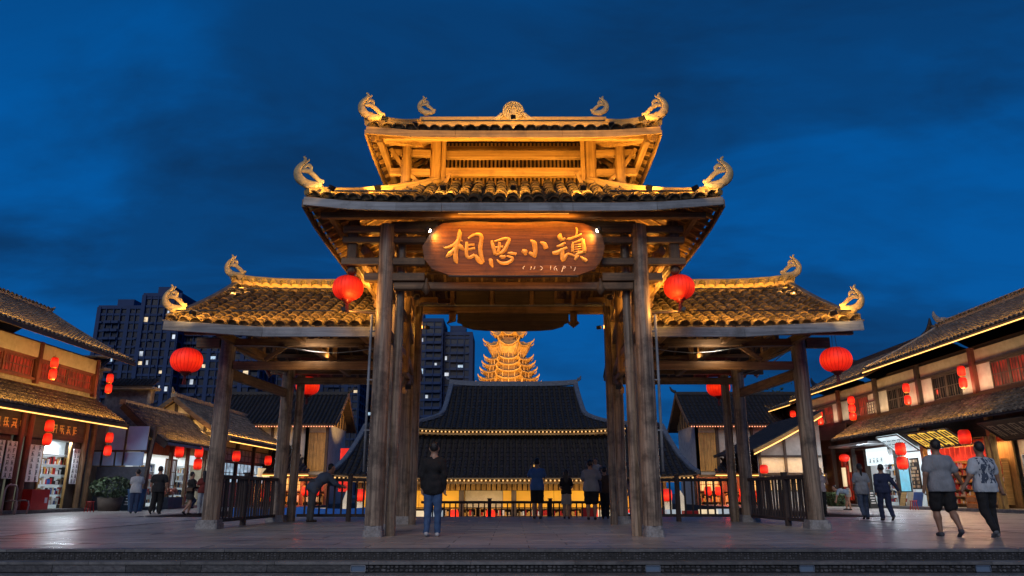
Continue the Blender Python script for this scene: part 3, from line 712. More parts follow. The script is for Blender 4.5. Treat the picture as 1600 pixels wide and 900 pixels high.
# ---- lantern storey between middle and upper roof
body = part('storey', (lambda mb: (mb.bx(XC - 1.8, XC + 1.8, 18.0, 18.04, 7.6, 7.7), mb)[1])(MB()), M['honx'], gate, 'open timber storey under the top roof')
for s in (-1, 1):
    X = lambda x: XC + s * x
    for y in (16.5, 19.5):
        mb = MB(); mb.cyl((X(1.88), y, 7.45), (X(1.88), y, 9.45), .15, .14, 14, rings=4, wob=.02); part('column', mb, M['honz'], body)
        mb = MB(); mb.cyl((X(2.56), y - .25, 7.2), (X(2.56), y - .25, 9.05), .115, .11, 12, rings=3, wob=.02); part('column', mb, M['honz'], body)
        mb = MB(); mb.beam((X(1.68), y - .06, 7.5), (X(1.68), y - .06, 9.5), .1, .1, up=Vector((0, 1, 0))); part('post', mb, M['honz'], body)
    for z in (8.72, 8.22, 9.1):
        gbeam((X(2.0), 16.4, z), (X(2.95 if z != 9.1 else 3.0), 16.35, z), .13, .17, 'hon', par=body)
    for z in (8.72, 8.22): gbeam((X(2.56), 16.5, z), (X(2.56), 19.2, z), .11, .15, 'hon', par=body)
    gbeam((X(1.88), 16.65, 8.9), (X(1.88), 19.35, 8.9), .13, .18, 'hon', par=body)
    gbeam((X(2.06), 16.4, 7.75), (X(2.5), 16.3, 8.15), .08, .1, 'hon', name='brace', par=body); gbeam((X(2.95), 16.3, 8.8), (X(2.62), 16.3, 8.3), .08, .1, 'hon', name='brace', par=body)
    gbeam((X(1.72), 16.3, 7.7), (X(1.5), 16.25, 8.15), .05, .09, 'hon', name='brace', par=body)
for (y, z, h, x) in ((16.5, 8.27, .22, 1.74), (16.6, 8.78, .2, 1.74), (17.3, 9.28, .13, 1.9), (18.0, 9.7, .14, 2.0), (16.5, 7.82, .14, 1.7), (17.0, 8.98, .1, 1.74)):
    gbeam((XC - x, y, z), (XC + x, y, z), .15, h, 'hon', par=body)
for k in range(34):
    x = -1.68 + 3.36 * k / 33
    mb = MB(); mb.beam((XC + x, 17.6, 7.55), (XC + x, 17.6 + .0, 9.6), .05, .03, 0, up=Vector((0, 1, 0)))
    part('lattice_slat', mb, M['honz'], body)
mb = MB(); mb.bx(XC - 1.75, XC + 1.75, 17.68, 17.71, 7.5, 9.75); part('back_board', mb, M['drkz'], body)
# ---- upper roof
ur = part('roof', (lambda mb: (mb.bx(XC - 2.3, XC + 2.3, 17.95, 18.05, 9.9, 10.0), mb)[1])(MB()), M['honx'], gate, 'topmost tiled roof with a round medallion on its ridge')
us = [Slope((XC, 15.2, 8.72), (1, 0, 0), (0, 1, 0), 2.8, 1.46, -3.3, 3.3, -2.45, 2.45, sag=.2, lift=.1),
      Slope((XC, 20.8, 8.72), (1, 0, 0), (0, -1, 0), 2.8, 1.46, -3.3, 3.3, -2.45, 2.45, sag=.2, lift=.1),
      Slope((XC - 3.3, 18.0, 8.72), (0, 1, 0), (1, 0, 0), .85, 1.46, -2.8, 2.8, -.02, .02, sag=.2, lift=.1),
      Slope((XC + 3.3, 18.0, 8.72), (0, 1, 0), (-1, 0, 0), .85, 1.46, -2.8, 2.8, -.02, .02, sag=.2, lift=.1)]
mb = MB()
for S in us: S.bed(mb, .05, nu=20)
part('tile_bed', mb, [M['tile_bed'], M['oldy']], ur)
fr = us[0].frames(.27, .3, rg, .03)
for f in fr:
    if f[0] < 1: inst('tile', tile_me, ur, f[2])
merged('tile_courses', tv, tf, [f[2] for f in fr if f[0] >= 1], M['tile_gate'], ur, smooth=True)
for S in us[1:]: merged('side_tiles', tv, tf, [f[2] for f in S.frames(.27, .3, rg, .02)], M['tile_gate'], ur)
fascia_run(us[0], [-3.33, -1.3, 1.1, 3.33], -.13, .17, M['honx'], ur, Vector((0, -.06, 0)))
fascia_run(us[2], [-2.78, 0, 2.78], -.13, .13, M['hony'], ur, Vector((-.05, 0, 0)))
fascia_run(us[3], [-2.78, 0, 2.78], -.13, .13, M['hony'], ur, Vector((.05, 0, 0)))
for S in us[:2]:
    for (p, q, w, h) in S.rafters(.3, .07, .08, -.1): gbeam(p, q, w, h, 'hon', name='rafter', par=ur, ch=0)
for s in (-1, 1):
    for k in range(12):     # fanned corner rafters reaching the side eave
        y = 15.35 + k * .44; y1 = 16.2 + k * .3
        gbeam((XC + s * 3.28, y, 8.62), (XC + s * 2.3, y1, 9.1 + .05 * min(k, 11 - k)), .07, .08, 'hon', name='rafter', par=ur, ch=0)
    gbeam((XC + s * 3.05, 15.35, 8.58), (XC + s * 3.05, 20.6, 8.58), .14, .16, 'hon', name='purlin', par=ur)
    gbeam((XC + s * 3.2, 15.3, 8.60), (XC + s * 1.95, 16.9, 9.15), .15, .17, 'hon', name='hip_rafter', par=ur)
    gbeam((XC + s * 3.2, 20.7, 8.60), (XC + s * 1.95, 19.1, 9.15), .15, .17, 'hon', name='hip_rafter', par=ur)
    pts = [us[0].P(s * (3.3 * (1 - i / 8) + 2.45 * i / 8), i / 8, 0) for i in range(9)]
    mb = MB()
    for i in range(8): mb.beam(pts[i] + Z * .15, pts[i + 1] + Z * .15, .2, .20, .02); mb.beam(pts[i] + Z * .30, pts[i + 1] + Z * .30, .13, .12, .02)
    part('hip_ridge', mb, M['ridge'], ur)
    mb = MB(); finial(mb, pts[0] + Vector((s * -.06, 0, .25)), Vector((s, -.2, 0)), .56, (0, 1, 0)); part('ridge_end', mb, M['finial'], ur)
    # small curled beast lower on the hip, facing inwards
    mb = MB(); finial(mb, pts[8] + Vector((s * -.12, -.1, .48)), Vector((s, 0, 0)), .46, (0, 1, 0)); part('ridge_beast', mb, M['finial'], ur)
gbeam((XC - 3.1, 15.45, 8.66), (XC + 3.1, 15.45, 8.66), .12, .12, 'hon', name='purlin', par=ur)
gbeam((XC - 3.0, 16.35, 9.12), (XC + 3.0, 16.35, 9.12), .12, .12, 'hon', name='purlin', par=ur)
mb = MB(); mb.beam((XC - 2.5, 18, 10.26), (XC + 2.5, 18, 10.26), .28, .2, .02); mb.beam((XC - 2.5, 18, 10.46), (XC + 2.5, 18, 10.46), .17, .20, .02); part('ridge', mb, M['ridge'], ur)
md = MB(); c = Vector((XC, 17.93, 10.70))
md.cyl(c + Vector((0, .1, 0)), c - Vector((0, .06, 0)), .29, n=28)
for k in range(7):
    a = 6.2832 * k / 7; md.tube([c + Vector((math.cos(a + j * .5) * .08 * (1 + j * .55), -.07, math.sin(a + j * .5) * .08 * (1 + j * .55))) for j in range(5)], [.03, .026, .022, .02, .012], 6)
md.tube([c + Vector((math.cos(6.2832 * j / 24) * .26, -.06, math.sin(6.2832 * j / 24) * .26)) for j in range(25)], .026, 6, sub=1)
md.tube([c + Vector((-.62, 0, -.24)), c + Vector((-.4, 0, -.2)), c + Vector((-.3, 0, -.06))], [.03, .08, .06], 8)
md.tube([c + Vector((.62, 0, -.24)), c + Vector((.4, 0, -.2)), c + Vector((.3, 0, -.06))], [.03, .08, .06], 8)
part('medallion', md, M['finial'], ur)
# ---- hanging frame across the back columns
fr_ = part('back_frame', (lambda mb: (mb.beam((XC - 1.82, 21.0, 6.62), (XC + 1.82, 21.0, 6.62), .14, .14), mb)[1])(MB()), M['oldx'], gate)
gbeam((XC - 2.72, 21.0, 5.94), (XC + 2.72, 21.0, 5.94), .2, .2, par=fr_)
mb = MB(); mb.beam((XC - 2.6, 20.86, 6.055), (XC + 2.6, 20.86, 6.055), .1, .03, .005); part('pale_trim', mb, M['grxx'] if 'grxx' in M else M['gryx'], fr_)
for x in (-1.78, -.62, .55, 1.78):
    gbeam((XC + x, 21.0, 6.06), (XC + x, 21.0, 6.56), .13, .12, name='post', par=fr_)
for x0_, x1_ in ((-1.68, -.7), (-.54, .47), (.63, 1.2)):
    mb = MB(); mb.bx(XC + x0_, XC + x1_, 21.0, 21.03, 6.05, 6.56); part('panel_board', mb, M['drkx'], fr_)
mb = MB(); pr = [(-1.62, 0), (-1.62, -.26), (-1.5, -.3), (-1.45, -.38), (-1.15, -.47), (-.8, -.5), (0, -.52), (.8, -.5), (1.15, -.47), (1.45, -.38), (1.5, -.3), (1.62, -.26), (1.62, 0)]
mb.prism([(XC + x, 20.97, 5.84 + z) for x, z in pr], (0, .08, 0)); mb.beam((XC - 1.62, 20.9, 5.6), (XC + 1.62, 20.9, 5.6), .07, .05); part('valance_board', mb, M['drkx'], fr_)
for s in (-1, 1):
    mb = MB(); x = XC + s * 1.76; mb.prism([(x - .1, 20.9, 5.9), (x + .1, 20.9, 5.9), (x + .1, 20.9, 5.62), (x + .16 * s, 20.9, 5.55), (x, 20.9, 5.42), (x - .16, 20.9, 5.55), (x - .1, 20.9, 5.62)], (0, .14, 0)); part('carved_bracket', mb, M['oldz'], fr_)
    mb = MB(); mb.lathe((XC + s * 1.82, 14.9, 4.78), [(0, 0), (.05, .04), (.1, .13), (.06, .24), (.03, .3), (.03, .36)], 10); part('carved_drop', mb, M['oldz'], gate)
# ceiling beams over the passage
for y, z in ((16.4, 6.32), (17.3, 6.45), (18.1, 6.6), (19.4, 6.95), (20.3, 6.95)): gbeam((XC - 2.6, y, z), (XC + 2.6, y, z), .16, .2)
gbeam((XC - 2.6, 14.9, 6.30), (XC + 2.6, 14.9, 6.30), .17, .18)
gbeam((XC - 2.5, 14.95, 4.98), (XC + 2.5, 14.95, 4.98), .15, .16)
# lamps fixed to the gate (each a small housing with a real light)
def flood(p, to, e, c=WARM, sx=.3, sy=.08, par=None, kind='AREA', spot=100, vis=True, bulb=False):
    p = Vector(p); d = (Vector(to) - p).normalized()
    if vis:
        mb = MB(); mb.beam(p - d * .08, p - d * .012, .13, .1, .01); part('floodlight', mb, M['black'], par or gate)
        if bulb:
            mb = MB(); mb.ball(p + d * .0, .035, 8); part('bulb', mb, E['bulb'], par or gate)
    lamp(kind, 'flood_lamp', p + d * .05, e, c, to, size=sx, size_y=sy, parent=gate, spot=spot)
def bar(p, q, to, e, c=WARM, w=.05):
    p, q = Vector(p), Vector(q); m_ = (p + q) / 2; d = bpy.data.lights.new('led_bar_lamp', 'AREA'); d.shape = 'RECTANGLE'; d.size = (q - p).length; d.size_y = w; d.energy = e; d.color = c
    o = bpy.data.objects.new('led_bar_lamp', d); col.objects.link(o)
    zax = -(Vector(to) - m_).normalized(); xax = (q - p).normalized(); yax = zax.cross(xax).normalized(); zax = xax.cross(yax)
    o.matrix_world = Matrix(((xax.x, yax.x, zax.x, m_.x), (xax.y, yax.y, zax.y, m_.y), (xax.z, yax.z, zax.z, m_.z), (0, 0, 0, 1)))
    mb = MB(); mb.beam(p + zax * .02, q + zax * .02, .04, .03, .005); part('led_bar', mb, M['black'], gate)
for x in (-2.9, -1.5, 0, 1.5, 2.9):      # on the middle roof, washing the top storey
    flood((XC + x, 14.75, 7.15), (XC + x * .8, 16.9, 9.3), 46, AMBER)
for s in (-1, 1):
    for y in (16.4, 19.3): flood((XC + s * 3.1, y, 7.45), (XC + s * 2.7, y + .2, 9.2), 16, AMBER)
    # under the middle roof
    flood((XC + s * 3.0, 16.6, 5.05), (XC + s * 3.9, 17.0, 6.6), 110, AMBER); flood((XC + s * 3.0, 19.6, 5.05), (XC + s * 4.0, 19.2, 6.6), 34, AMBER)
    flood((XC + s * 2.3, 16.9, 5.3), (XC + s * 2.6, 17.2, 6.6), 3, AMBER)
    # along the wing eave, washing up the tiles
    for k in range(4):
        x = 3.3 + k * 1.28; bar((XC + s * x - .5, 16.28, 4.78), (XC + s * x + .5, 16.28, 4.78), (XC + s * x, 17.3, 4.95), 40, AMBER)
    # along the wing ridge
    bar((XC + s * 5.45 - 2.4, 19.72, 6.26), (XC + s * 5.45 + 2.4, 19.72, 6.26), (XC + s * 5.45, 20.10, 6.66), 55, AMBER)
    flood((XC + s * 7.4, 19.2, 5.95), (XC + s * 7.95, 20.2, 6.8), 14, WARM); flood((XC + s * 7.2, 16.1, 4.7), (XC + s * 7.9, 16.5, 5.0), 5, WARM)
    # along the hip ridges of the middle roof and the side of the gate posts
    bar((XC + s * 3.0 - 1.0, 14.3, 6.86), (XC + s * 3.0 + 1.0, 14.3, 6.86), (XC + s * 3.0, 15.2, 7.1), 15, AMBER)
    flood((XC + s * 3.7, 13.85, 6.75), (XC + s * 4.2, 14.1, 7.05), 7, WARM)
    flood((XC + s * 3.45, 14.75, 4.45), (XC + s * 2.72, 14.92, 4.8), 16, AMBER, sx=.12); gbeam((XC + s * 2.8, 14.95, 4.40), (XC + s * 3.42, 14.8, 4.40), .04, .04, name='lamp_arm'); flood((XC + s * 3.6, 15.6, 5.0), (XC + s * 2.7, 16.4, 5.0), 12, AMBER)
    flood((XC + s * 2.45, 17.2, 3.2), (XC + s * 2.9, 19.8, 4.6), 4, AMBER)
    # short white lamp on the wing beams
    flood((XC + s * 4.9, 17.75, 4.62 - .5), (XC + s * 4.9, 18.1, 4.2), 5, (1, .85, .65), sx=.5, vis=False); flood((XC + s * 5.2, 20.2, 4.36), (XC + s * 5.2, 20.0, 6.0), 14, WARM, sx=.5, sy=.3); flood((XC + s * 5.0, 17.4, 3.3), (XC + s * 5.0, 18.6, 4.4), 5, WARM, sx=.6, vis=False)
    flood((XC + s * 2.45, 20.4, 5.3), (XC + s * 2.95, 21, 5.4), 5, AMBER)
    # sign spots with bare bulbs
    flood((XC + s * 1.72, 14.28, 5.98), (XC + s * 1.1, 14.56, 5.72), 30, (1, .38, .04), kind='SPOT', sx=.04, spot=150, bulb=True)
bar((XC - 2.4, 17.45, 10.18), (XC + 2.4, 17.45, 10.18), (XC, 17.9, 10.5), 26, AMBER)
for s in (-1, 1): flood((XC + s * 2.9, 14.95, 8.9), (XC + s * 3.2, 15.3, 9.2), 7, AMBER); flood((XC + s * 2.3, 15.6, 9.1), (XC + s * 2.7, 16.7, 10.1), 10, WARM)
flood((XC, 17.0, 10.05), (XC, 18, 10.8), 12, WARM)
for s in (-1, 1): flood((XC + s * 1.0, 16.85, 8.05), (XC + s * .7, 17.6, 9.5), 9, AMBER)
# ============================================================ signboard
SY = lambda z: 14.52 - .10 * (z - 5.7)
def sp_(px, py, dy=0.0):
    d = ray(px, py); y = 14.5
    for _ in range(4):
        t = y / d.y; z = CAM_Z + d.z * t; y = SY(z) + dy
    t = y / d.y
    return Vector((d.x * t, y, CAM_Z + d.z * t))
sb = root('signboard', 'wide brown plank signboard with four raised golden characters', 'signboard', sp_(802, 390))
out = []
for px, py in ((668, 372), (676, 358), (692, 349), (730, 346), (800, 348), (870, 346), (912, 349), (930, 356), (940, 368), (945, 385), (941, 404), (930, 420), (905, 429), (860, 431), (800, 433), (740, 431), (700, 429), (675, 420), (663, 404), (660, 385)):
    out.append(sp_(px, py, 0))
mb = MB(); mb.prism(out, (0, .12, .0)); part('board', mb, M['sign'], sb)
n_ = Vector((0, -1, -.10)).normalized()
def stroke(mb, pts, w, z0=(685, 350), sc=11.25, dy=-.004, ff=.35):
    P = [sp_(z0[0] + x / sc, z0[1] + y / sc, dy) for x, y in pts]; k = P[0].y / FP / 1.0 / 11.25 * 1.5
    mb.tube(P, [max(q, 3) * k * .5 * (11.25 / sc) for q in w], n=8, flat=n_, ff=ff, sub=4)
c1 = MB()
stroke(c1, [(360, 95), (375, 160), (365, 240), (340, 310), (270, 370), (180, 410), (95, 425)], [20, 55, 60, 60, 50, 40, 18])
stroke(c1, [(345, 300), (320, 400), (300, 520), (310, 640), (335, 695)], [50, 65, 62, 60, 10])
stroke(c1, [(330, 400), (260, 470), (200, 530), (130, 585)], [40, 60, 62, 20]); stroke(c1, [(350, 370), (400, 415), (450, 460)], [60, 60, 20]); stroke(c1, [(380, 290), (425, 300)], [30, 14])
stroke(c1, [(500, 315), (495, 430), (495, 540), (540, 590), (640, 545)], [30, 45, 45, 40, 45])
stroke(c1, [(520, 255), (590, 210), (680, 180), (750, 210), (755, 300), (735, 400), (745, 520), (790, 680)], [22, 35, 40, 55, 50, 55, 55, 40])
stroke(c1, [(525, 370), (635, 360)], [26, 30]); stroke(c1, [(525, 450), (645, 425)], [32, 34]); stroke(c1, [(645, 545), (690, 610), (740, 670), (790, 680)], [30, 60, 55, 40])
part('character', c1, M['goldpaint'], sb)
c2 = MB()
stroke(c2, [(935, 290), (965, 400), (1000, 535)], [26, 52, 40]); stroke(c2, [(975, 310), (1080, 280), (1190, 255), (1260, 275)], [28, 34, 40, 30])
stroke(c2, [(1250, 270), (1210, 370), (1150, 470), (1090, 520)], [42, 50, 50, 40]); stroke(c2, [(1075, 320), (1070, 400), (1050, 500)], [34, 44, 42]); stroke(c2, [(970, 415), (1060, 410), (1140, 395)], [34, 34, 26])
stroke(c2, [(1000, 535), (1090, 515)], [34, 36]); stroke(c2, [(1075, 560), (1130, 580), (1180, 565)], [30, 46, 30])
stroke(c2, [(885, 630), (920, 640), (930, 700), (960, 765)], [24, 50, 50, 10]); stroke(c2, [(1025, 625), (1090, 680), (1190, 690), (1290, 640), (1290, 590), (1200, 560)], [12, 36, 46, 42, 36, 20])
stroke(c2, [(1215, 510), (1290, 515), (1370, 530)], [20, 42, 40])
part('character', c2, M['goldpaint'], sb)
k3 = dict(z0=(805, 350), sc=11.246)
c3 = MB()
stroke(c3, [(265, 285), (330, 330), (350, 420), (345, 580)], [20, 62, 62, 40], **k3); stroke(c3, [(240, 500), (300, 535), (355, 590)], [30, 50, 16], **k3)
stroke(c3, [(120, 465), (170, 490), (180, 550)], [40, 75, 24], **k3); stroke(c3, [(440, 320), (510, 355), (545, 435)], [20, 62, 62], **k3)
part('character', c3, M['goldpaint'], sb)
c4 = MB()
stroke(c4, [(800, 165), (785, 220), (795, 280)], [20, 62, 50], **k3); stroke(c4, [(780, 285), (830, 275), (880, 245)], [34, 40, 22], **k3)
stroke(c4, [(875, 325), (820, 370), (730, 395)], [22, 48, 22], **k3); stroke(c4, [(910, 410), (830, 450), (740, 500), (650, 510)], [26, 42, 60, 40], **k3)
stroke(c4, [(835, 430), (825, 520), (840, 630), (890, 560), (930, 525), (990, 540), (1050, 560), (1110, 520), (1240, 480)], [44, 52, 56, 44, 30, 26, 26, 36, 46], **k3)
stroke(c4, [(915, 250), (945, 265), (1060, 225), (1165, 170)], [30, 40, 30, 14], **k3); stroke(c4, [(1070, 60), (1085, 110), (1070, 190), (1050, 230)], [16, 26, 22, 18], **k3)
stroke(c4, [(1020, 320), (1005, 400), (1005, 490)], [26, 40, 30], **k3); stroke(c4, [(1020, 330), (1110, 300), (1195, 265)], [20, 26, 34], **k3); stroke(c4, [(1190, 270), (1200, 370), (1215, 490)], [40, 52, 56], **k3)
for yy in (365, 405, 445, 485): stroke(c4, [(1020, yy + 10), (1160, yy - 15)], [14, 14], **k3)
stroke(c4, [(1110, 545), (1075, 590), (1045, 630)], [30, 42, 30], **k3); stroke(c4, [(1145, 575), (1200, 615), (1260, 655)], [20, 36, 48], **k3)
part('character', c4, M['goldpaint'], sb)
c5 = MB()
for pts in ([(165, 740), (135, 775), (150, 790)], [(285, 750), (265, 805)], [(350, 745), (325, 800)], [(440, 740), (480, 775), (445, 812)], [(625, 735), (622, 805)], [(720, 740), (685, 775), (690, 815)], [(715, 775), (742, 825)],
            [(850, 740), (830, 800), (815, 845)], [(850, 740), (885, 755), (850, 785)], [(975, 745), (985, 780)], [(1055, 755), (1050, 790), (1030, 825)]):
    stroke(c5, pts, [9] * len(pts), **k3)
part('small_lettering', c5, M['paper'], sb)
for s in (-1, 1):
    mb = MB(); mb.beam((XC + s * 1.6, 14.62, 6.2), (XC + s * 1.6, 14.8, 6.25), .08, .05); mb.beam((XC + s * 1.66, 14.64, 5.25), (XC + s * 1.66, 14.82, 5.3), .08, .05); part('hanger', mb, M['black'], sb)
mb = MB(); mb.beam((XC - 1.15, 14.40, 6.40), (XC + 1.15, 14.40, 6.40), .05, .035, .005); part('lamp_tube', mb, M['paper'], sb)
bar((XC - 1.3, 14.22, 6.34), (XC + 1.3, 14.22, 6.34), (XC, 14.55, 5.6), 34, (1, .36, .03))  # this bar and the next are added to give the board more overall glow
bar((XC - 1.3, 14.2, 5.0), (XC + 1.3, 14.2, 5.0), (XC, 14.55, 5.7), 12, (1, .36, .03))

for s in (-1, 1):
    mb = MB(); x = XC + s * 2.92; mb.tube([(x, 14.86, 4.35), (x + s * .0, 14.84, 3.9), (x, 14.84, 2.4), (x, 14.86, 1.2)], .028, 8, sub=1)
    for z in (4.0, 3.0, 2.0): mb.beam((x - s * .1, 14.86, z), (x + s * .035, 14.86, z), .075, .02, 0)
    part('conduit', mb, M['gryz'], gate)
for s in (-1, 1):      # cables sagging between the gate beams
    mb = MB(); mb.tube([(XC + s * 3.0, 17.9, 4.3), (XC + s * 4.4, 17.95, 4.12), (XC + s * 5.8, 17.95, 4.28), (XC + s * 6.9, 17.95, 4.3)], .012, 5); mb.tube([(XC + s * 6.9, 18.3, 4.25), (XC + s * 6.85, 20, 4.1), (XC + s * 6.8, 22, 4.2)], .012, 5); part('cable', mb, M['metal'], gate)
# ============================================================ wooden railings
def railing(pts, label, h=1.22, low=.17, spacing=.16, post_at=(), name='railing', posts_end=True, z=0.0, slat=.048):
    p0, p1 = Vector(pts[0]), Vector(pts[1]); d = (p1 - p0); L = d.length; d.normalize()
    t = root(name, label, 'railing', (p0.x, p0.y, z), 'dark wooden railings round the platform')
    ax = 'x' if abs(d.x) > abs(d.y) else 'y'
    mb = MB(); mb.beam(p0 + Z * (z + h - .04), p1 + Z * (z + h - .04), .10, .09); part('top_rail', mb, M['drk' + ax], t)
    mb = MB(); mb.beam(p0 + Z * (z + low), p1 + Z * (z + low), .08, .08); part('bottom_rail', mb, M['drk' + ax], t)
    mb = MB(); mb.beam((0, 0, low + .04), (0, 0, h - .085), slat, slat, .004, up=Vector((0, 1, 0))); me = mb.mesh('baluster', M['drkz'])
    n = int(L / spacing)
    ps = [q * L for q in post_at]
    for i in range(1, n):
        a = i * L / n
        if any(abs(a - q) < .09 for q in ps): continue
        inst('baluster', me, t, Matrix.Translation(p0 + d * a + Z * z) @ Matrix.Rotation(rnd.uniform(-.02, .02), 4, d))
    for q in ps:
        c = p0 + d * q; mb = MB(); mb.beam((c.x, c.y, z), (c.x, c.y, z + h + .07), .13, .13, .015, up=Vector((0, 1, 0))); mb.beam((c.x, c.y, z + h + .07), (c.x, c.y, z + h + .1), .16, .16, .02, up=Vector((0, 1, 0)))
        part('post', mb, M['drkz'], t)
    return t
XL = lambda x: XC - x
XR = lambda x: XC + x
railing(((XL(7.02), 18.3, 0), (XL(6.86), 22.2, 0)), 'railing running back from the outermost left gate column', post_at=(.42,), spacing=.17)
railing(((XR(7.02), 18.3, 0), (XR(6.86), 22.2, 0)), 'railing running back from the outermost right gate column', post_at=(.34,), spacing=.17)
railing(((XL(6.35), 22.7, 0), (XL(3.12), 22.7, 0)), 'railing the bending person leans on, across the left bay', post_at=(.47,), spacing=.21)
railing(((XR(3.12), 22.7, 0), (XR(6.6), 22.7, 0)), 'railing across the right bay in front of red lanterns', post_at=(.50,), spacing=.21)
railing(((-3.3, 28.0, 0), (3.6, 28.0, 0)), 'low railing across the middle passage, before the glowing hall', h=1.12, low=.12, spacing=.205, post_at=(.03, .36, .68, .97), z=-.60)
mb = MB(); mb.bx(-13.0, 13.0, 27.32, 28.5, -1.6, -.61); solo('lower_terrace', mb, M['slab'], kind='structure')

# ============================================================ lanterns
C_RED = mat('dark_red_lacquer', (.22, .012, .01), (.14, .008, .006), rough=.4, bump=.05)
def big_lantern(c, r, label, hang=.35, group='large round red lanterns'):
    c = Vector(c); t = root('round_lantern', label, 'lantern', c, group)
    prof = []
    for k in range(13):
        a = math.pi * (k / 12) * .80 + math.pi * .10; prof.append((math.sin(a) ** .72 * r, -math.cos(a) * r * .80))
    mb = MB(); mb.lathe(c, prof, 48, 24, .035); part('silk_body', mb, E['lantern'], t)
    mb = MB()
    for q in range(24):
        aa = 6.2832 * (q + .0) / 24; mb.tube([(c.x + rr_ * 1.0 * math.cos(aa) * .968, c.y + rr_ * math.sin(aa) * .968, c.z + zz_) for rr_, zz_ in prof], .0045, 4, sub=1)
    part('wire_ribs', mb, M['redcloth'], t, kind='stuff')
    mb = MB(); zt = r * .745; mb.lathe(c, [(r * .36, zt - .035), (r * .36, zt + .02), (.0, zt + .02)], 20); mb.lathe(c, [(.0, -zt - .03), (r * .38, -zt - .03), (r * .38, -zt + .03)], 20); part('rim', mb, M['redcloth'], t)
    mb = MB(); mb.lathe(c, [(0, -zt - .10), (r * .20, -zt - .09), (r * .28, -zt - .04), (r * .30, -zt - .02)], 16); part('lower_cap', mb, C_RED, t)
    mb = MB()
    for k in range(9):
        a = 6.28 * k / 9; q = .022; mb.cyl((c.x + q * math.cos(a), c.y + q * math.sin(a), c.z - zt - .08), (c.x + q * 1.7 * math.cos(a), c.y + q * 1.7 * math.sin(a), c.z - zt - .08 - r * .62), .006, n=5)
    mb.ball((c.x, c.y, c.z - zt - .10), .03, 8); part('tassel', mb, C_RED, t)
    mb = MB()
    for s in (-1, 1): mb.cyl((c.x + s * .05, c.y, c.z + zt), (c.x + s * .035, c.y, c.z + zt + hang), .006, n=5)
    part('cord', mb, M['black'], t)
    return t
big_lantern(at(544, 450, 15.1), .325, 'round red lantern hanging in front of the left wing roof')
big_lantern(at(1061, 449, 15.1), .325, 'round red lantern hanging in front of the right wing roof')
big_lantern(at(292, 563, 16.6), .345, 'large round red lantern under the outer eave of the left wing, dark towers behind', .3)
big_lantern(at(1306, 562, 16.6), .345, 'large round red lantern under the outer eave of the right wing, shop row behind', .3)
big_lantern(at(481, 603, 23.6), .37, 'round red lantern half hidden by a beam in the left bay', .25)
big_lantern(at(1122, 605, 23.6), .37, 'round red lantern behind a column in the right bay', .25)
lan_proto = {}
def small_lantern(p, r, h, label, group, glow=True):
    """upright cylindrical paper lantern"""
    key = (round(r, 2), round(h, 2))
    if key in lan_proto:
        t = copytree(lan_proto[key], label=label, group=group); t.location = p; RL[t.name] = Vector(p); return t
    c = Vector(p); t = root('paper_lantern', label, 'lantern', c, group)
    mb = MB(); mb.lathe(c, [(r * .72, -h / 2), (r * .95, -h * .38), (r, -h * .1), (r, h * .1), (r * .95, h * .38), (r * .72, h / 2)], 16, 8, .05); part('paper_body', mb, E['lantern_s'], t)
    mb = MB(); mb.lathe(c, [(0, h / 2 + .03), (r * .6, h / 2 + .03), (r * .74, h / 2)], 12); mb.lathe(c, [(r * .74, -h / 2), (r * .6, -h / 2 - .03), (0, -h / 2 - .03)], 12); part('rim', mb, M['goldpaint'], t)
    mb = MB(); mb.cyl(c + Z * (h / 2), c + Z * (h / 2 + .14), .008, n=5); mb.cyl(c - Z * (h / 2), c - Z * (h / 2 + .1), .012, n=6); part('cord', mb, M['redcloth'], t)
    lan_proto[key] = t; return t
# ============================================================ BUILDINGS
rb = random.Random(5)
class Fr:
    """facade frame: s along the street (world +y from y0), o outwards to the street (sgn), z up"""
    def __init__(f, x, sgn): f.x, f.s = x, sgn           # sgn: direction of outwards in world x
    def P(f, s, o, z): return Vector((f.x + f.s * o, s, z))
    def bx(f, mb, s0, s1, o0, o1, z0, z1):
        a, b = sorted((f.x + f.s * o0, f.x + f.s * o1)); mb.bx(a, b, s0, s1, z0, z1)
class Fx:
    """facade facing the viewer: s along world x, o towards the viewer"""
    def __init__(f, y): f.y = y
    def P(f, s, o, z): return Vector((s, f.y - o, z))
    def bx(f, mb, s0, s1, o0, o1, z0, z1): mb.bx(s0, s1, f.y - o1, f.y - o0, z0, z1)
def fpart(name, F, boxes, m, par, **k):
    mb = MB()
    for b in boxes: F.bx(mb, *b)
    return part(name, mb, m, par, **k)
def window(F, s0, s1, z0, z1, par, pane, frame='drkz', nx=2, nz=3, o=0.0, lattice=True, w=.07):
    fr = fpart('window', F, [(s0, s0 + w, o, o + .06, z0, z1), (s1 - w, s1, o, o + .06, z0, z1), (s0 + w, s1 - w, o, o + .06, z1 - w, z1), (s0 + w, s1 - w, o, o + .06, z0, z0 + w)], M[frame], par)
    fpart('pane', F, [(s0 + w, s1 - w, o + .005, o + .015, z0 + w, z1 - w)], pane, fr)
    if lattice:
        bs = []
        for i in range(1, nx): 
            c = s0 + (s1 - s0) * i / nx; bs.append((c - .025, c + .025, o + .02, o + .052, z0 + w, z1 - w))
        for j in range(1, nz):
            c = z0 + (z1 - z0) * j / nz; bs.append((s0 + w, s1 - w, o + .02, o + .046, c - .018, c + .018))
        for i in range(nx):
            for q in (.33, .67):
                c = s0 + (s1 - s0) * (i + q) / nx; bs.append((c - .01, c + .01, o + .02, o + .04, z0 + w, z1 - w))
        fpart('lattice', F, bs, M[frame], fr)
    return fr
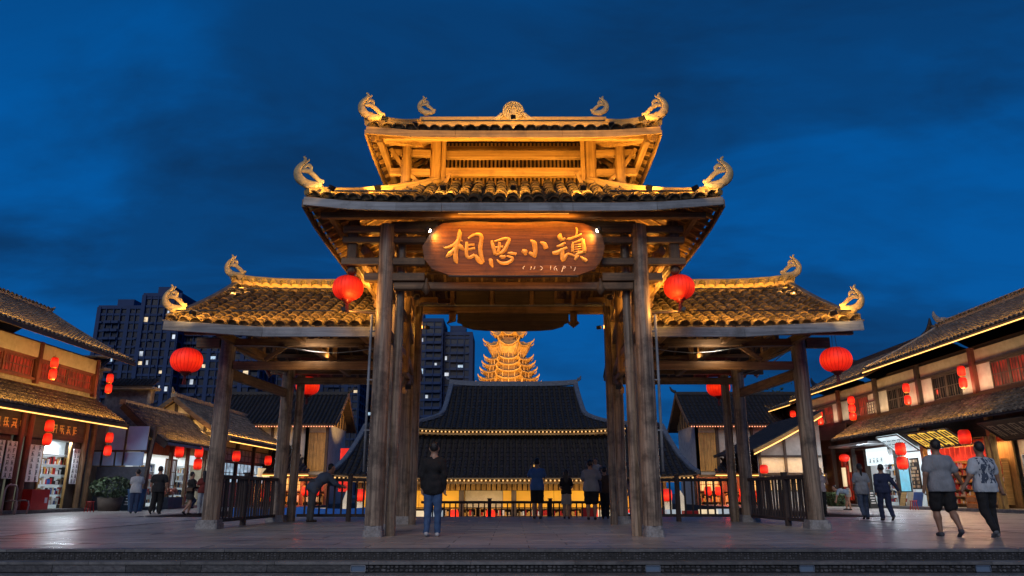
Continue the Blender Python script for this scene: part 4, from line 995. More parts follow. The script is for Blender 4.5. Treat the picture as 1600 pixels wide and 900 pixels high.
def glyph(mb, F, s, z, size, o, r, lean=0.0):
    """one character-like cluster of brush strokes"""
    q = size / 2; k = 0
    def bar_(a, b, c, d, w):
        nonlocal k; k += 1
        p0, p1 = F.P(s + a * q, o + .002 * k, z + b * q), F.P(s + c * q, o + .002 * k, z + d * q)
        n = Vector((F.s, 0, 0)) if isinstance(F, Fr) else Vector((0, -1, 0)); dd = (p1 - p0).normalized(); u = dd.cross(n) * w * q
        mb.add([p0 + u, p1 + u * .7, p1 - u * .7, p0 - u], [(0, 1, 2, 3)])
    for i in range(r.choice((2, 3, 3))): bar_(-.8 + r.uniform(0, .3), .75 - .6 * i + r.uniform(-.1, .1), .8 - r.uniform(0, .3), .82 - .6 * i, .10)
    for i in range(r.choice((1, 2, 2))): x = r.uniform(-.6, .6); bar_(x, .9, x + r.uniform(-.1, .1), -.85, .11)
    if r.random() < .8: bar_(-.1, .1, -.8, -.85, .11)
    if r.random() < .8: bar_(.1, .05, .85, -.85, .12)
    if r.random() < .5: bar_(-.7, .7, -.65, -.4, .1)
def scroll(F, s0, s1, z0, z1, o, label, r, cols=2, rows=5, group=None, par=None, name='calligraphy_panel', bg_=None, ink=None):
    c = F.P((s0 + s1) / 2, o, (z0 + z1) / 2); t = root(name, label, 'panel', c, group)
    mb = MB(); F.bx(mb, s0, s1, o, o + .03, z0, z1); part('board', mb, bg_ or M['paper'], t)
    mb = MB(); cw = (s1 - s0) / cols; rh = (z1 - z0) / rows
    for i in range(cols):
        for j in range(rows): glyph(mb, F, s0 + cw * (i + .5), z0 + rh * (j + .5), min(cw, rh) * .86, o + .034, r)
    part('writing', mb, ink or M['ink'], t); return t
def goods_shelf(F, s0, s1, z0, z1, o0, label, r, rows=5, par=None, cols=(.75, .75, .75), warm=False):
    c = F.P((s0 + s1) / 2, o0, z0); t = root('display_shelf', label, 'shelf', c, 'shelves of goods in the shops')
    m = M['whitegoods'] if not warm else M['honx']
    bs = [(s0, s0 + .04, o0, o0 + .3, z0, z1), (s1 - .04, s1, o0, o0 + .3, z0, z1)]
    fpart('frame', F, bs, m, t)
    h = (z1 - z0) / rows
    for k in range(rows + 1): fpart('shelf_board', F, [(s0 + .04, s1 - .04, o0, o0 + .3, z0 + k * h - .015 + (.015 if k == 0 else 0), z0 + k * h + .015)], m, t)
    mats = ([M['crate'], M['paper'], M['goldpaint'], M['ink'], M['bluecloth'], M['plaster_warm']])
    mb = MB()
    for k in range(rows):
        x = s0 + .08
        while x < s1 - .12:
            w = r.uniform(.06, .15); hh = r.uniform(.3, .8) * h; mb.cm = r.choice((0, 1, 1, 2, 3, 4, 5) if not warm else (0, 0, 2, 2, 5, 1))
            a, b = sorted((o0 + .12, o0 + .26)); F.bx(mb, x, x + w * .85, a, b, z0 + k * h + .016, z0 + k * h + .016 + hh); x += w
    part('goods', mb, mats, t, kind='stuff'); return t
def led(F_pts, par, r=.028, m=None):
    mb = MB()
    for i in range(len(F_pts) - 1): mb.cyl(F_pts[i], F_pts[i + 1], r, n=6)
    return part('led_strip', mb, m or E['led'], par)
def area_row(p, q, to, e, c=WARM, w=.06):
    p, q = Vector(p), Vector(q); m_ = (p + q) / 2; d = bpy.data.lights.new('eave_lamp', 'AREA'); d.shape = 'RECTANGLE'; d.size = (q - p).length; d.size_y = w; d.energy = e; d.color = c
    o = bpy.data.objects.new('eave_lamp', d); col.objects.link(o); zax = -(Vector(to) - m_).normalized(); xax = (q - p).normalized(); yax = zax.cross(xax).normalized(); zax = xax.cross(yax)
    o.matrix_world = Matrix(((xax.x, yax.x, zax.x, m_.x), (xax.y, yax.y, zax.y, m_.y), (xax.z, yax.z, zax.z, m_.z), (0, 0, 0, 1)))

# ------------------------------------------------------------ left shop house (nearest)
LX = -20.0; F = Fr(LX, 1); Y0, Y1 = 24.0, 35.3
L1 = root('shop_house', 'two-storey timber shop house with tiled roofs, at the left edge', 'house', (LX - 3, 30, 0))
fpart('wall', F, [(Y0, Y1, -7.0, -1.6, 0, 7.2)], M['plaster_warm'], L1)
fpart('plinth', F, [(Y0, Y1 + .5, -6.9, .45, 0, .14)], M['slab'], L1)
# roofs
S = Slope((LX + 1.42, 0, 7.0), (0, 1, 0), (-1, 0, 0), 4.6, 2.5, Y0 - 1, Y1 + .75, sag=.18); roof_simple(S, L1, M['tile'], .27, .33, .10, rb, jit=.010, bedname='roof'); main_up = S
S2 = Slope((LX - 7.8, 0, 7.0), (0, 1, 0), (1, 0, 0), 4.6, 2.5, Y0 - 1, Y1 + .75, sag=.18); roof_simple(S2, L1, M['tile'], .3, .5, .12, rb, bedname='roof')
mb = MB(); mb.beam((LX - 3.2, Y0 - 1, 9.58), (LX - 3.2, Y1 + .8, 9.58), .28, .22); mb.tube([(LX - 3.2, Y1 + .4, 9.6), (LX - 3.2, Y1 + .9, 9.7), (LX - 3.2, Y1 + 1.15, 9.9)], [.14, .1, .03], 8); part('ridge', mb, M['ridge_far'], L1)
S3 = Slope((LX + 1.55, 0, 3.98), (0, 1, 0), (-1, 0, 0), 1.75, 1.2, Y0 - 1, Y1 + .6, sag=.1); roof_simple(S3, L1, M['tile'], .27, .33, .10, rb, jit=.010, bedname='roof')
mb = MB(); mb.beam((LX - .12, Y0 - 1, 5.26), (LX - .12, Y1 + .3, 5.26), .34, .22, .03); part('skirt_ridge', mb, M['ridge_far'], L1)
for (S_, z_) in ((S, -.1), (S3, -.1)):
    for (p, q, w, h) in S_.rafters(.62, .07, .09, z_): mb = MB(); mb.beam(p, q, w, h, 0); part('rafter', mb, M['redx'], L1)
mb = MB(); mb.beam((LX + 1.47, Y0 - 1, 6.9), (LX + 1.47, Y1 + .76, 6.9), .05, .17); part('fascia_board', mb, M['oldy'], L1)
mb = MB(); mb.beam((LX + 1.60, Y0 - 1, 3.9), (LX + 1.60, Y1 + .62, 3.9), .05, .14); part('fascia_board', mb, M['oldy'], L1)
led([(LX + 1.57, Y0 - 1, 3.78), (LX + 1.57, Y1 + .6, 3.78)], L1, .026)
for S_ in (S, S2):
    mb = MB()
    for i in range(6): mb.beam(S_.P(Y1 + .68, i / 6, .07), S_.P(Y1 + .68, (i + 1) / 6, .07), .2, .12, .02)
    part('verge_ridge', mb, M['tile'], L1)
# upper storey: posts, panel band, windows
ypost = (Y0 + .2, 26.9, 30.75, 35.15)
for y in ypost:
    mb = MB(); mb.beam((LX + .12, y, 5.2), (LX + .12, y, 6.95), .2, .2, up=Vector((0, 1, 0))); part('post', mb, M['redz'], L1)
mb = MB(); F.bx(mb, Y0, Y1 + .1, .10, .14, 6.28, 6.9); part('band_board', mb, M['plaster_warm'], L1)
mb = MB(); F.bx(mb, Y0, Y1 + .1, .0, .1, 6.2, 6.28); F.bx(mb, Y0, Y1 + .1, 0, .16, 5.33, 5.42); part('rail_beam', mb, M['redy'], L1)
fpart('wall', F, [(Y0, Y1, -1.6, -.02, 4.2, 7.0)], M['redy'], L1)
for (a, b, pane) in ((27.1, 28.6, E['win_red']), (28.7, 30.55, E['win_red']), (31.0, 33.0, E['win_red']), (33.05, 35.0, E['win_red']), (24.4, 26.7, M['pane'])):
    window(F, a, b, 5.44, 6.2, L1, pane, 'redz', 3, 2, .0)
for i, (y, g) in enumerate(((31.25, 0), (35.75, 0))):
    for j, z in enumerate((6.15, 5.65)):
        p = F.P(y - .1, .55, z); small_lantern(p, .15, .42, '%s paper lantern of the pair %s' % (('upper', 'lower')[j], ('on the middle post of the left house upstairs', 'at the far corner of the left house upstairs')[i]), 'small red lanterns')
# ground floor
fpart('wall', F, [(Y0, 30.2, -1.6, -.1, .14, 4.3), (35.0, 35.3, -1.6, -.1, .14, 4.2)], M['drky'], L1)
for y in (26.8, 30.5, 31.05, 35.2, 35.85):
    mb = MB(); mb.cyl((LX + .05, y, .14), (LX + .05, y, 4.3), .13, n=12); part('post', mb, M['redz' if y < 35 else 'oldz'], L1)
fpart('lintel', F, [(Y0, Y1, -.1, .06, 3.05, 3.2), (Y0, Y1, -.1, .04, 3.2, 4.25)], M['drky'], L1)
fpart('door', F, [(30.4, 30.95, -.15, -.08, .14, 3.05)], M['drkz'], L1); fpart('door', F, [(34.35, 35.05, -.15, -.08, .14, 3.05)], M['drkz'], L1)
fpart('door', F, [(31.15, 32.2, -.15, -.08, .14, 3.05)], M['drkz'], L1)
# lit shop behind: floor, back wall, ceiling lamp
fpart('shop_wall', F, [(32.3, 36.2, -.75, -.7, .14, 3.2), (35.06, 35.1, -.7, -.16, .14, 3.05)], E['shopwall'], L1); fpart('shop_ceiling', F, [(32.3, 35.3, -.7, -.1, 3.06, 3.1)], M['plaster'], L1)
lamp('AREA', 'shop_lamp', F.P(33.9, -.3, 3.0), 40, COOL, F.P(34.2, -.6, 0), 1.2, .2)
lamp('AREA', 'shop_lamp', F.P(33.6, .5, 3.0), 90, COOL, F.P(33.4, 2.8, 0), 1.8, .3)
goods_shelf(F, 32.75, 35.0, .3, 2.45, -.68, 'white lit shelves of small boxed goods in the left shop doorway', rb, 5)
mb = MB(); F.bx(mb, 32.25, 32.33, -.12, -.02, .14, 3.05); F.bx(mb, 34.28, 34.34, -.12, -.02, .14, 3.05); part('door_frame', mb, M['honz'], L1)
scroll(F, 31.3, 32.15, 1.25, 2.75, .02, 'tall white panel of black calligraphy left of the lit shop doorway', rb, 2, 6, 'calligraphy panels')
scroll(F, 34.45, 34.95, 1.2, 2.75, .02, 'narrow panel of black calligraphy right of the lit shop doorway', rb, 2, 7, 'calligraphy panels')
scroll(F, 29.75, 30.35, 1.35, 2.8, .08, 'white calligraphy panel nearest the left edge of the photo', rb, 2, 6, 'calligraphy panels')
scroll(F, 28.8, 29.6, 1.5, 2.8, .08, 'calligraphy panel cut off by the left edge of the photo', rb, 2, 6, 'calligraphy panels')
mb = MB()
for i in range(4): glyph(mb, F, 32.75 + i * .5, 3.5, .42, .06, rb)
part('gold_lettering', mb, M['goldpaint'], L1)
mb = MB()
for i in range(4): glyph(mb, F, 29.0 + i * .5, 3.5, .42, .06, rb)
part('gold_lettering', mb, M['goldpaint'], L1)
for y, zs, w in ((31.2, (3.5, 2.95), 'beside the lit doorway of the left shop'), (36.0, (3.35, 2.75), 'hanging at the far corner post of the left shop')):
    for j, z in enumerate(zs): small_lantern(F.P(y, .75, z), .17, .46, '%s red lantern of the pair %s' % (('upper', 'lower')[j], w), 'small red lanterns')
for y in (30.6, 34.2): lamp('POINT', 'red_glow', F.P(y, .8, 3.3), 10, (1, .06, .02), size=.2)
lamp('POINT', 'red_glow', F.P(31.2, .9, 5.8), 12, (1, .06, .02), size=.15); lamp('POINT', 'red_glow', F.P(35.6, .9, 5.8), 5, (1, .06, .02), size=.15)
area_row(F.P(Y0, .7, 5.35), F.P(Y1, .7, 5.35), F.P(30, .6, 7), 70, WARM)      # lamp row lighting band and soffit upstairs
area_row(F.P(Y0, 1.62, 4.30), F.P(Y1 + .4, 1.62, 4.30), F.P(30, .3, 4.85), 170, AMBER)      # along the skirt roof edge, washing up its tiles
area_row(F.P(Y0, 1.50, 7.3), F.P(Y1 + .4, 1.50, 7.3), F.P(30, -.5, 8.2), 190, AMBER)
area_row(F.P(Y0, 1.3, 3.7), F.P(Y1 + .4, 1.3, 3.7), F.P(30, .0, 3.4), 30, WARM)
c = gnd(48, 797); c = F.P(31.5, .35, .14)
t = root('red_box', 'bright red cabinet standing by the left shop door', 'box', c)
mb = MB(); F.bx(mb, 31.1, 32.3, .15, .55, .14, .95); part('body', mb, M['crate'], t); mb = MB(); F.bx(mb, 32.0, 32.18, .552, .56, .4, .62); part('label', mb, M['paper'], t)
mb = MB(); mb.tube([(-19.1, 28.9, .02), (-19.1, 28.9, .95), (-19.1, 29.25, 1.1), (-19.1, 29.6, .95), (-19.1, 29.6, .02)], .035, 8)
mb.tube([(-18.6, 28.9, .02), (-18.6, 28.9, .5), (-19.1, 28.95, .5)], .03, 6); mb.tube([(-18.6, 29.6, .02), (-18.6, 29.6, .5), (-19.1, 29.55, .5)], .03, 6)
t = root('metal_chair', 'pinkish tube-framed chair at the bottom left edge', 'chair', (-18.9, 29.2, 0)); part('frame', mb, mat('pink_paint', (.45, .28, .26), rough=.4, bump=0), t)
mb = MB(); mb.bx(-19.1, -18.6, 28.9, 29.6, .5, .54); part('seat', mb, M['black'], t)

# ------------------------------------------------------------ end walls between the houses, left
t = root('stone_gable_wall', 'tall rough grey wall with tiled coping, behind the first left house', 'wall', (-21.0, 40, 0))
mb = MB(); mb.bx(-22.6, -20.1, 41.2, 41.7, 0, 6.3); part('wall', mb, M['wallstone'], t)
mb = MB(); mb.beam((-22.6, 41.1, 6.38), (-19.7, 41.1, 6.38), .9, .14, .03); part('coping', mb, M['ridge_far'], t)
mb = MB(); mb.beam((-20.05, 41.05, 3.6), (-20.05, 41.05, 6.3), .16, .2, up=Vector((0, 1, 0))); part('corner_trim', mb, M['ridge_far'], t)
Sx = Slope((0, 40.6, 6.46), (1, 0, 0), (0, 1, 0), .75, .45, -22.6, -19.8); roof_simple(Sx, t, M['tile_dark'], .22, .2, .09, rb)
t = root('grey_wall', 'purple-grey plastered wall section just right of the left house roof', 'wall', (-22.5, 38, 0))
mb = MB(); mb.bx(-24.0, -21.3, 38.0, 38.3, 0, 6.9); part('wall', mb, M['wallstone'], t); mb = MB(); mb.beam((-24, 37.95, 6.98), (-20.9, 37.95, 6.98), .7, .12, .03); mb.beam((-24, 37.9, 7.6), (-21.0, 37.9, 7.6), .5, .1, .03); part('coping', mb, M['ridge_far'], t)
Sx = Slope((0, 37.6, 7.05), (1, 0, 0), (0, 1, 0), .7, .5, -24, -21.0); roof_simple(Sx, t, M['tile_dark'], .22, .2, .09, rb)
t = root('hoarding', 'blue-grey panelled hoarding between two left houses', 'hoarding', (-18.9, 38.0, 0))
F2 = Fx(37.2)
mb = MB(); mb.bx(-20.3, -17.95, 37.2, 37.3, .0, 2.05); part('lower_panel', mb, M['brickblue'], t)
for (a, b, z0, z1) in ((-20.0, -19.1, 2.85, 4.0), (-19.0, -18.0, 2.85, 4.0), (-20.2, -19.55, 2.1, 2.75), (-19.45, -18.1, 2.1, 2.75), (-20.8, -20.1, 2.1, 2.75)):
    mb = MB(); mb.bx(a, b, 37.2, 37.25, z0, z1); part('panel', mb, M['panelblue'], t)
mb = MB(); mb.beam((-20.8, 37.15, 2.8), (-17.9, 37.15, 2.8), .06, .08); mb.beam((-19.05, 37.15, 2.1), (-19.05, 37.15, 4.0), .06, .08, up=Vector((0, 1, 0))); mb.beam((-18.0, 37.15, 0), (-17.6, 37.15, 4.0), .14, .12, up=Vector((0, 1, 0))); part('frame', mb, M['drkx'], t)
# potted shrub, blue crates
t = root('potted_shrub', 'round leafy shrub in a dark planter before the blue-grey hoarding', 'plant', (-18.6, 35.6, 0))
mb = MB(); mb.lathe((-18.6, 35.6, 0), [(.0, 0), (.45, 0), (.55, .6), (.5, .6)], 14); part('pot', mb, M['terracotta'], t)
mb = MB(); r = random.Random(3)
for i in range(900):
    u = Vector((r.gauss(0, 1), r.gauss(0, 1), r.gauss(0, 1))).normalized() * (r.uniform(.5, 1) ** .5); c = Vector((-18.6, 35.6, 1.05)) + Vector((u.x * .95, u.y * .8, u.z * .52)); a = Vector((r.gauss(0, 1), r.gauss(0, 1), r.gauss(0, 1))).normalized() * r.uniform(.05, .1); b = a.orthogonal().normalized() * r.uniform(.03, .05)
    mb.add([c - a, c + b, c + a, c - b], [(0, 1, 2, 3)])
part('foliage', mb, M['leaf'], t, kind='stuff')
t = root('blue_bin', 'open blue plastic bin beside the potted shrub', 'bin', (-17.1, 35.0, 0)); mb = MB(); mb.lathe((-17.1, 35.0, 0), [(0, 0), (.3, 0), (.42, .95), (.46, .98), (.38, .96), (.3, .3)], 8); part('body', mb, mat('blue_plastic', (.03, .12, .32), rough=.4, bump=0), t)

# ------------------------------------------------------------ second left house: single-storey shop
F = Fr(-18.5, 1); Y0, Y1 = 38.3, 45.6
L2 = root('shop_house', 'single-storey shop with a low tiled roof and bright white shop window', 'house', (-20, 42, 0))
fpart('wall', F, [(Y0, Y1, -5, -2.2, 0, 4.2)], M['plaster_warm'], L2); fpart('plinth', F, [(Y0, Y1, -4.9, .5, 0, .14)], M['slab'], L2)
S = Slope((-17.4, 0, 3.3), (0, 1, 0), (-1, 0, 0), 2.5, 2.0, Y0 - .3, Y1 + .2, sag=.2); roof_simple(S, L2, M['tile'], .27, .33, .10, rb, jit=.010, bedname='roof')
mb = MB(); mb.beam((-19.9, Y0 - .3, 5.3), (-19.9, Y1 + .2, 5.3), .3, .24); part('ridge', mb, M['ridge_far'], L2)
mb = MB(); 
for i in range(5): mb.beam(S.P(Y0 - .3, i / 5, -.2), S.P(Y0 - .3, (i + 1) / 5, -.2), .1, .3, .01)
part('barge_board', mb, M['drkx'], L2)
mb = MB(); mb.beam((-17.35, Y0 - .3, 3.2), (-17.35, Y1 + .2, 3.2), .06, .14); part('fascia_board', mb, M['gryy'], L2)
fpart('wall', F, [(Y0, Y1, -2.2, -1.2, .14, 3.2), (Y0, Y1, -.3, -.1, 2.75, 3.35)], M['honz'], L2)
for y in (38.4, 40.9, 43.0, 45.4): mb = MB(); mb.beam((-18.4, y, .14), (-18.4, y, 3.4), .18, .18, up=Vector((0, 1, 0))); part('post', mb, M['oldz'], L2)
fpart('shop_wall', F, [(Y0, Y1, -1.0, -.95, .14, 3.0)], E['shopwall'], L2)
goods_shelf(F, 38.9, 40.7, .3, 2.3, -.9, 'shelves behind the man in the white T-shirt', rb, 5)
goods_shelf(F, 43.1, 45.2, .3, 2.3, -.9, 'shelves beside the white lit window of the low shop', rb, 5)
window(F, 40.95, 42.3, .5, 2.6, L2, E['shopwall'], 'oldz', 2, 3, -.2, w=.08)
fpart('light_panel', F, [(43.1, 44.6, -.05, .25, 2.35, 2.85)], E['white'], L2)
area_row(F.P(Y0, -.4, 2.9), F.P(Y1, -.4, 2.9), F.P(42, .4, 0), 110, COOL, .4)
area_row(F.P(Y0, 1.25, 3.68), F.P(Y1, 1.25, 3.68), F.P(42, .0, 4.4), 110, AMBER)
for i, (y, z) in enumerate(((39.8, 2.9), (42.3, 3.0), (42.3, 2.35), (44.7, 2.9))):
    small_lantern(F.P(y, 1.0, z), .22, .58, ('red lantern over the man in the white T-shirt', 'upper red lantern beside the white lit window', 'lower red lantern beside the white lit window', 'red lantern just left of the outermost gate column')[i], 'small red lanterns')
t = root('shop_counter', 'low counter piled with orange and white goods behind the two men on the left', 'counter', (-17.8, 40.2, 0))
mb = MB(); F.bx(mb, 39.5, 41.2, .35, .85, .02, .6); part('body', mb, M['brickblue'], t); mb = MB()
for i in range(14): mb.ball(F.P(39.6 + i * .12, .5 + rb.uniform(-.1, .1), .72 + rb.uniform(0, .3)), rb.uniform(.09, .14), 7)
part('goods', mb, mat('orange_goods', (.75, .17, .05), (.6, .35, .25), rough=.6, island=.4), t, kind='stuff')

# ------------------------------------------------------------ third left house: gable towards the square
F3 = Fx(46.0); Lg = root('gabled_house', 'gabled house with cream half-timbered pediment, left of the gate', 'house', (-20.7, 50, 0))
mb = MB(); mb.bx(-24, -18.0, 46.1, 62, 0, 4.2); part('wall', mb, M['plaster_warm'], Lg)
Sr = Slope((-17.0, 0, 4.0), (0, 1, 0), (-1, 0, 0), 3.7, 2.5, 45.4, 62, sag=.22); roof_simple(Sr, Lg, M['tile'], .30, .36, .11, rb, jit=.010, bedname='roof')
Sl = Slope((-24.4, 0, 4.0), (0, 1, 0), (1, 0, 0), 3.7, 2.5, 45.4, 62, sag=.22); roof_simple(Sl, Lg, M['tile'], .24, .3, .105, rb, bedname='roof')
mb = MB(); mb.beam((-20.7, 45.3, 6.6), (-20.7, 62, 6.6), .3, .26); mb.tube([(-20.7, 45.6, 6.7), (-20.7, 45.2, 6.8), (-20.7, 45.1, 7.05)], [.12, .08, .03], 6); part('ridge', mb, M['ridge_far'], Lg)
mb = MB(); mb.prism([(-23.6, 46.0, 4.3), (-20.7, 46.0, 6.3), (-17.8, 46.0, 4.3)], (0, .08, 0)); mb.prism([(-24, 46.0, 3.0), (-24, 46.0, 4.3), (-17.8, 46.0, 4.3), (-17.8, 46.0, 3.0)], (0, .07, 0)); part('pediment', mb, M['plaster_warm'], Lg)
mb = MB()
for x in (-22.4, -20.7, -19.7, -18.8): mb.beam((x, 45.93, 3.0), (x, 45.93, 6.45 - abs(x + 20.7) * .67), .16, .1, up=Vector((0, 1, 0)))
for z in (4.3, 5.2): w_ = (6.45 - z) / .67; mb.beam((-20.7 - w_, 45.9, z), (-20.7 + w_, 45.9, z), .1, .14)
part('half_timber', mb, M['drkz'], Lg)
for S_ in (Sr, Sl):
    mb = MB()
    for i in range(5): mb.beam(S_.P(45.4, i / 5, -.1), S_.P(45.4, (i + 1) / 5, -.1), .1, .26, .01)
    part('barge_board', mb, M['oldx'], Lg)
F4 = Fr(-18.0, 1)
mb = MB(); mb.beam((-16.95, 45.4, 3.9), (-16.95, 62, 3.9), .06, .14); part('fascia_board', mb, M['oldy'], Lg); led([(-16.98, 45.4, 3.8), (-16.98, 62, 3.8)], Lg, .03)
for i, y in enumerate((46.2, 49.3, 52.5, 56, 60)):
    mb = MB(); mb.beam((-17.9, y, 0), (-17.9, y, 4.1), .2, .2, up=Vector((0, 1, 0))); part('post', mb, M['drkz'], Lg)
for (a, b) in ((46.4, 49.1), (49.5, 52.3), (52.7, 55.8)):
    window(F4, a, b, 2.75, 3.6, Lg, M['plaster'], 'drkz', 4, 2, .02); window(F4, a, b, 1.4, 2.7, Lg, E['win_blue'], 'drkz', 4, 2, .02)
fpart('light_panel', F4, [(53.0, 55.6, .3, .4, 1.9, 2.5)], E['win_warm'], Lg)
for y, w in ((47.0, 'just right of the outermost left gate column'), (53.2, 'above the yellow lit sign in the left bay')): small_lantern(F4.P(y, .9, 3.0), .24, .62, 'red lantern under the eave ' + w, 'small red lanterns')
area_row((-17.2, 45.5, 4.25), (-17.2, 61, 4.25), (-19, 53, 5.2), 190, AMBER); area_row((-21.2, 45.3, 4.6), (-18.3, 45.3, 4.3), (-19.7, 46.1, 5.2), 45, WARM)
mb = MB(); mb.bx(-13.4, -13.1, 28.6, 62, 0, .02); 

# ------------------------------------------------------------ far houses facing the square, left and right (behind the bays)
def far_house(sg, label, yE=57.0, xg=13.45, xo=24.0, warm=True):
    h = root('tiled_house', label, 'house', (sg * 17, 60, -1.6)); s = lambda x: sg * x
    a, b = sorted((s(xg), s(xo)))
    mb = MB(); a2, b2 = sorted((s(xg + .7), s(xo))); mb.bx(a2, b2, yE + 1.0, yE + 7, -1.6, 6.3); part('wall', mb, M['plaster'], h)
    S = Slope((0, yE, 5.85), (1, 0, 0), (0, 1, 0), 3.9, 2.75, a, b, sag=.2); roof_simple(S, h, M['tile_dark'], .33, .5, .12, rb, bedname='roof')
    S_ = Slope((0, yE + 7.8, 5.85), (1, 0, 0), (0, -1, 0), 3.9, 2.75, a, b, sag=.2); roof_simple(S_, h, M['tile_dark'], .33, .6, .12, rb, bedname='roof')
    mb = MB(); mb.beam((a, yE + 3.9, 8.68), (b, yE + 3.9, 8.68), .3, .28); e = s(xg); mb.tube([(e, yE + 3.9, 8.8), (e - sg * .3, yE + 3.9, 8.95), (e - sg * .45, yE + 3.9, 9.25)], [.14, .1, .04], 6); part('ridge', mb, M['tile_dark'], h)
    # gable boarding, warm lit
    mb = MB(); gx = s(xg + .65); mb.prism([(gx, yE + .6, 5.9), (gx, yE + 3.9, 8.35), (gx, yE + 7.2, 5.9)], (sg * .06, 0, 0)); part('gable_board', mb, M['honz'], h)
    for k in range(7): 
        y = yE + 1.2 + k * .9; zt = 8.35 - abs(y - yE - 3.9) * .74
        mb = MB(); mb.beam((gx - sg * .04, y, 5.9), (gx - sg * .04, y, zt), .12, .05, up=Vector((0, 1, 0))); part('gable_stud', mb, M['drkz'], h)
    for q in (S, S_):
        mb = MB()
        for i in range(5): mb.beam(q.P(s(xg - .03), i / 5, .0), q.P(s(xg - .03), (i + 1) / 5, .0), .08, .3, .01)
        part('barge_board', mb, M['oldy'], h)
    # string of beads under the eave
    mb = MB(); n = 46
    for k in range(n):
        x = s(xg + .2) + sg * k * .2; mb.ball((x, yE - .05, 5.68), .045, 5)
    part('string_light', mb, E['led'] if False else emat('pinkish_led_bead', (1, .32, .16), 2.2), h, kind='stuff')
    # gold boarded bay below the gable
    F5 = Fx(yE + 1.0)
    x0, x1 = sorted((s(xg + .75), s(xg + 2.3)))
    for k in range(6):
        w_ = (x1 - x0) / 6; mb = MB(); F5.bx(mb, x0 + w_ * k + .01, x0 + w_ * (k + 1) - .01, .02, .08, 2.4, 5.3); part('plank', mb, M['honz'], h)
    for x in (x0, x1, x0 + sg * 0 - 0): mb = MB(); mb.beam((x, yE + .85, -1.6), (x, yE + .85, 5.8), .22, .2, up=Vector((0, 1, 0))); part('post', mb, M['drkz'], h)
    for x in (s(xg + 3.2), s(xg + 5.0), s(xg + 7.4)): mb = MB(); mb.beam((x, yE + .9, 2.5), (x, yE + .9, 5.8), .2, .15, up=Vector((0, 1, 0))); part('post', mb, M['drkz'], h)
    # lower hipped roof in front
    q0, q1 = sorted((s(xg + .9), s(xg + 9))); t0, t1 = (q0 + (2.3 if sg > 0 else 0), q1 - (2.3 if sg < 0 else 0))
    S3 = Slope((0, yE - 3.2, 2.2), (1, 0, 0), (0, 1, 0), 4.0, 2.1, q0, q1, t0, t1, sag=.2); roof_simple(S3, h, M['tile_dark'], .33, .5, .12, rb, bedname='lower_roof')
    mb = MB(); mb.bx(q0, q1, yE - 3.25, yE - 3.2, 2.02, 2.14); part('fascia_board', mb, M['honx'], h); led([(q0, yE - 3.28, 2.0), (q1, yE - 3.28, 2.0)], h, .03)
    return h, F5
for sg in (-1, 1):
    side = 'left' if sg < 0 else 'right'
    h, F5 = far_house(sg, ('dark slate-roofed house with a golden boarded gable end, seen through the left bay', 'dark slate-roofed house with a shadowed gable, seen through the right bay')[sg > 0])
    s = lambda x: sg * x
    FF = Fx(55.0)
    # shop fronts in the sunken court
    x0, x1 = sorted((s(13.2), s(21.5)))
    mb = MB(); FF.bx(mb, x0, x1, -.5, -.4, -1.6, 2.1); part('back_wall', mb, M['drkx'], h)
    for k, x in enumerate((13.3, 15.0, 16.9, 18.8, 20.8)):
        mb = MB(); mb.beam((s(x), 54.8, -1.6), (s(x), 54.8, 2.1), .22, .22, up=Vector((0, 1, 0))); part('post', mb, M['redz'], h)
    for k, (a, b) in enumerate(((13.45, 14.9), (15.15, 16.8), (17.05, 18.7), (18.95, 20.6))):
        u, v = sorted((s(a), s(b)))
        window(FF, u, v, .9, 1.9, h, (E['win_amber'], E['win_red'])[k % 2] if sg > 0 else (E['win_red'], E['win_amber'])[k % 2], 'redz', 3, 2, .0)
        goods_shelf(FF, u, v, -.9, .75, .0, '%s lit shelf in the far %s house, counted outwards from the hall' % (('first', 'second', 'third', 'fourth')[k], side), rb, 3, warm=True)
        for j in range(2):
            x = s(a + .35 + j * .75); small_lantern((x, 54.0, .95 - .1 * k), .24, .62, '%s red lantern of the row under the far %s house, counted from the hall' % (('first', 'second', 'third', 'fourth', 'fifth', 'sixth', 'seventh', 'eighth')[2 * k + j], side), 'small red lanterns')
    area_row((x0, 53.9, 1.9), (x1, 53.9, 1.9), ((x0 + x1) / 2, 55, 0), 150, WARM, .3)
    lamp('POINT', 'red_glow', (s(15), 53.5, 1.2), 60, (1, .08, .03), size=.3)
    lamp('SPOT', 'gable_lamp', (s(10.8), 59.0, 5.2), 500 if sg < 0 else 70, WARM, (s(14.1), 60.5, 7.0), .2, spot=75)
    lamp('SPOT', 'bay_lamp', (s(13.0), 54.0, 2.8), 220 if sg < 0 else 110, WARM, (s(14.9), 58, 3.6), .2, spot=80)
t = root('hanging_banner', 'tall bright red banner right of the gold boarded bay, left side', 'banner', (-12.6, 56, 3)); mb = MB(); mb.bx(-12.7, -12.0, 56, 56.05, .9, 4.0); part('cloth', mb, emat('lit_red_cloth', (1, .02, .008), .6, .4, 1, base=(.5, .02, .01)), t)  # banner is no lamp; its brightness is put in as emission
t = root('blue_screen', 'small pale blue lit screen beside the tall red banner', 'screen', (-11.3, 54, 3)); mb = MB(); mb.bx(-11.2, -9.9, 53.5, 53.55, 2.3, 3.6); part('panel', mb, emat('pale_blue_screen', (.42, .66, .72), .6), t)
t = root('blue_tarp', 'low blue tarpaulin barrier below the left bay railing', 'tarpaulin', (-8, 29, -.6))
mb = MB(); r = random.Random(2)
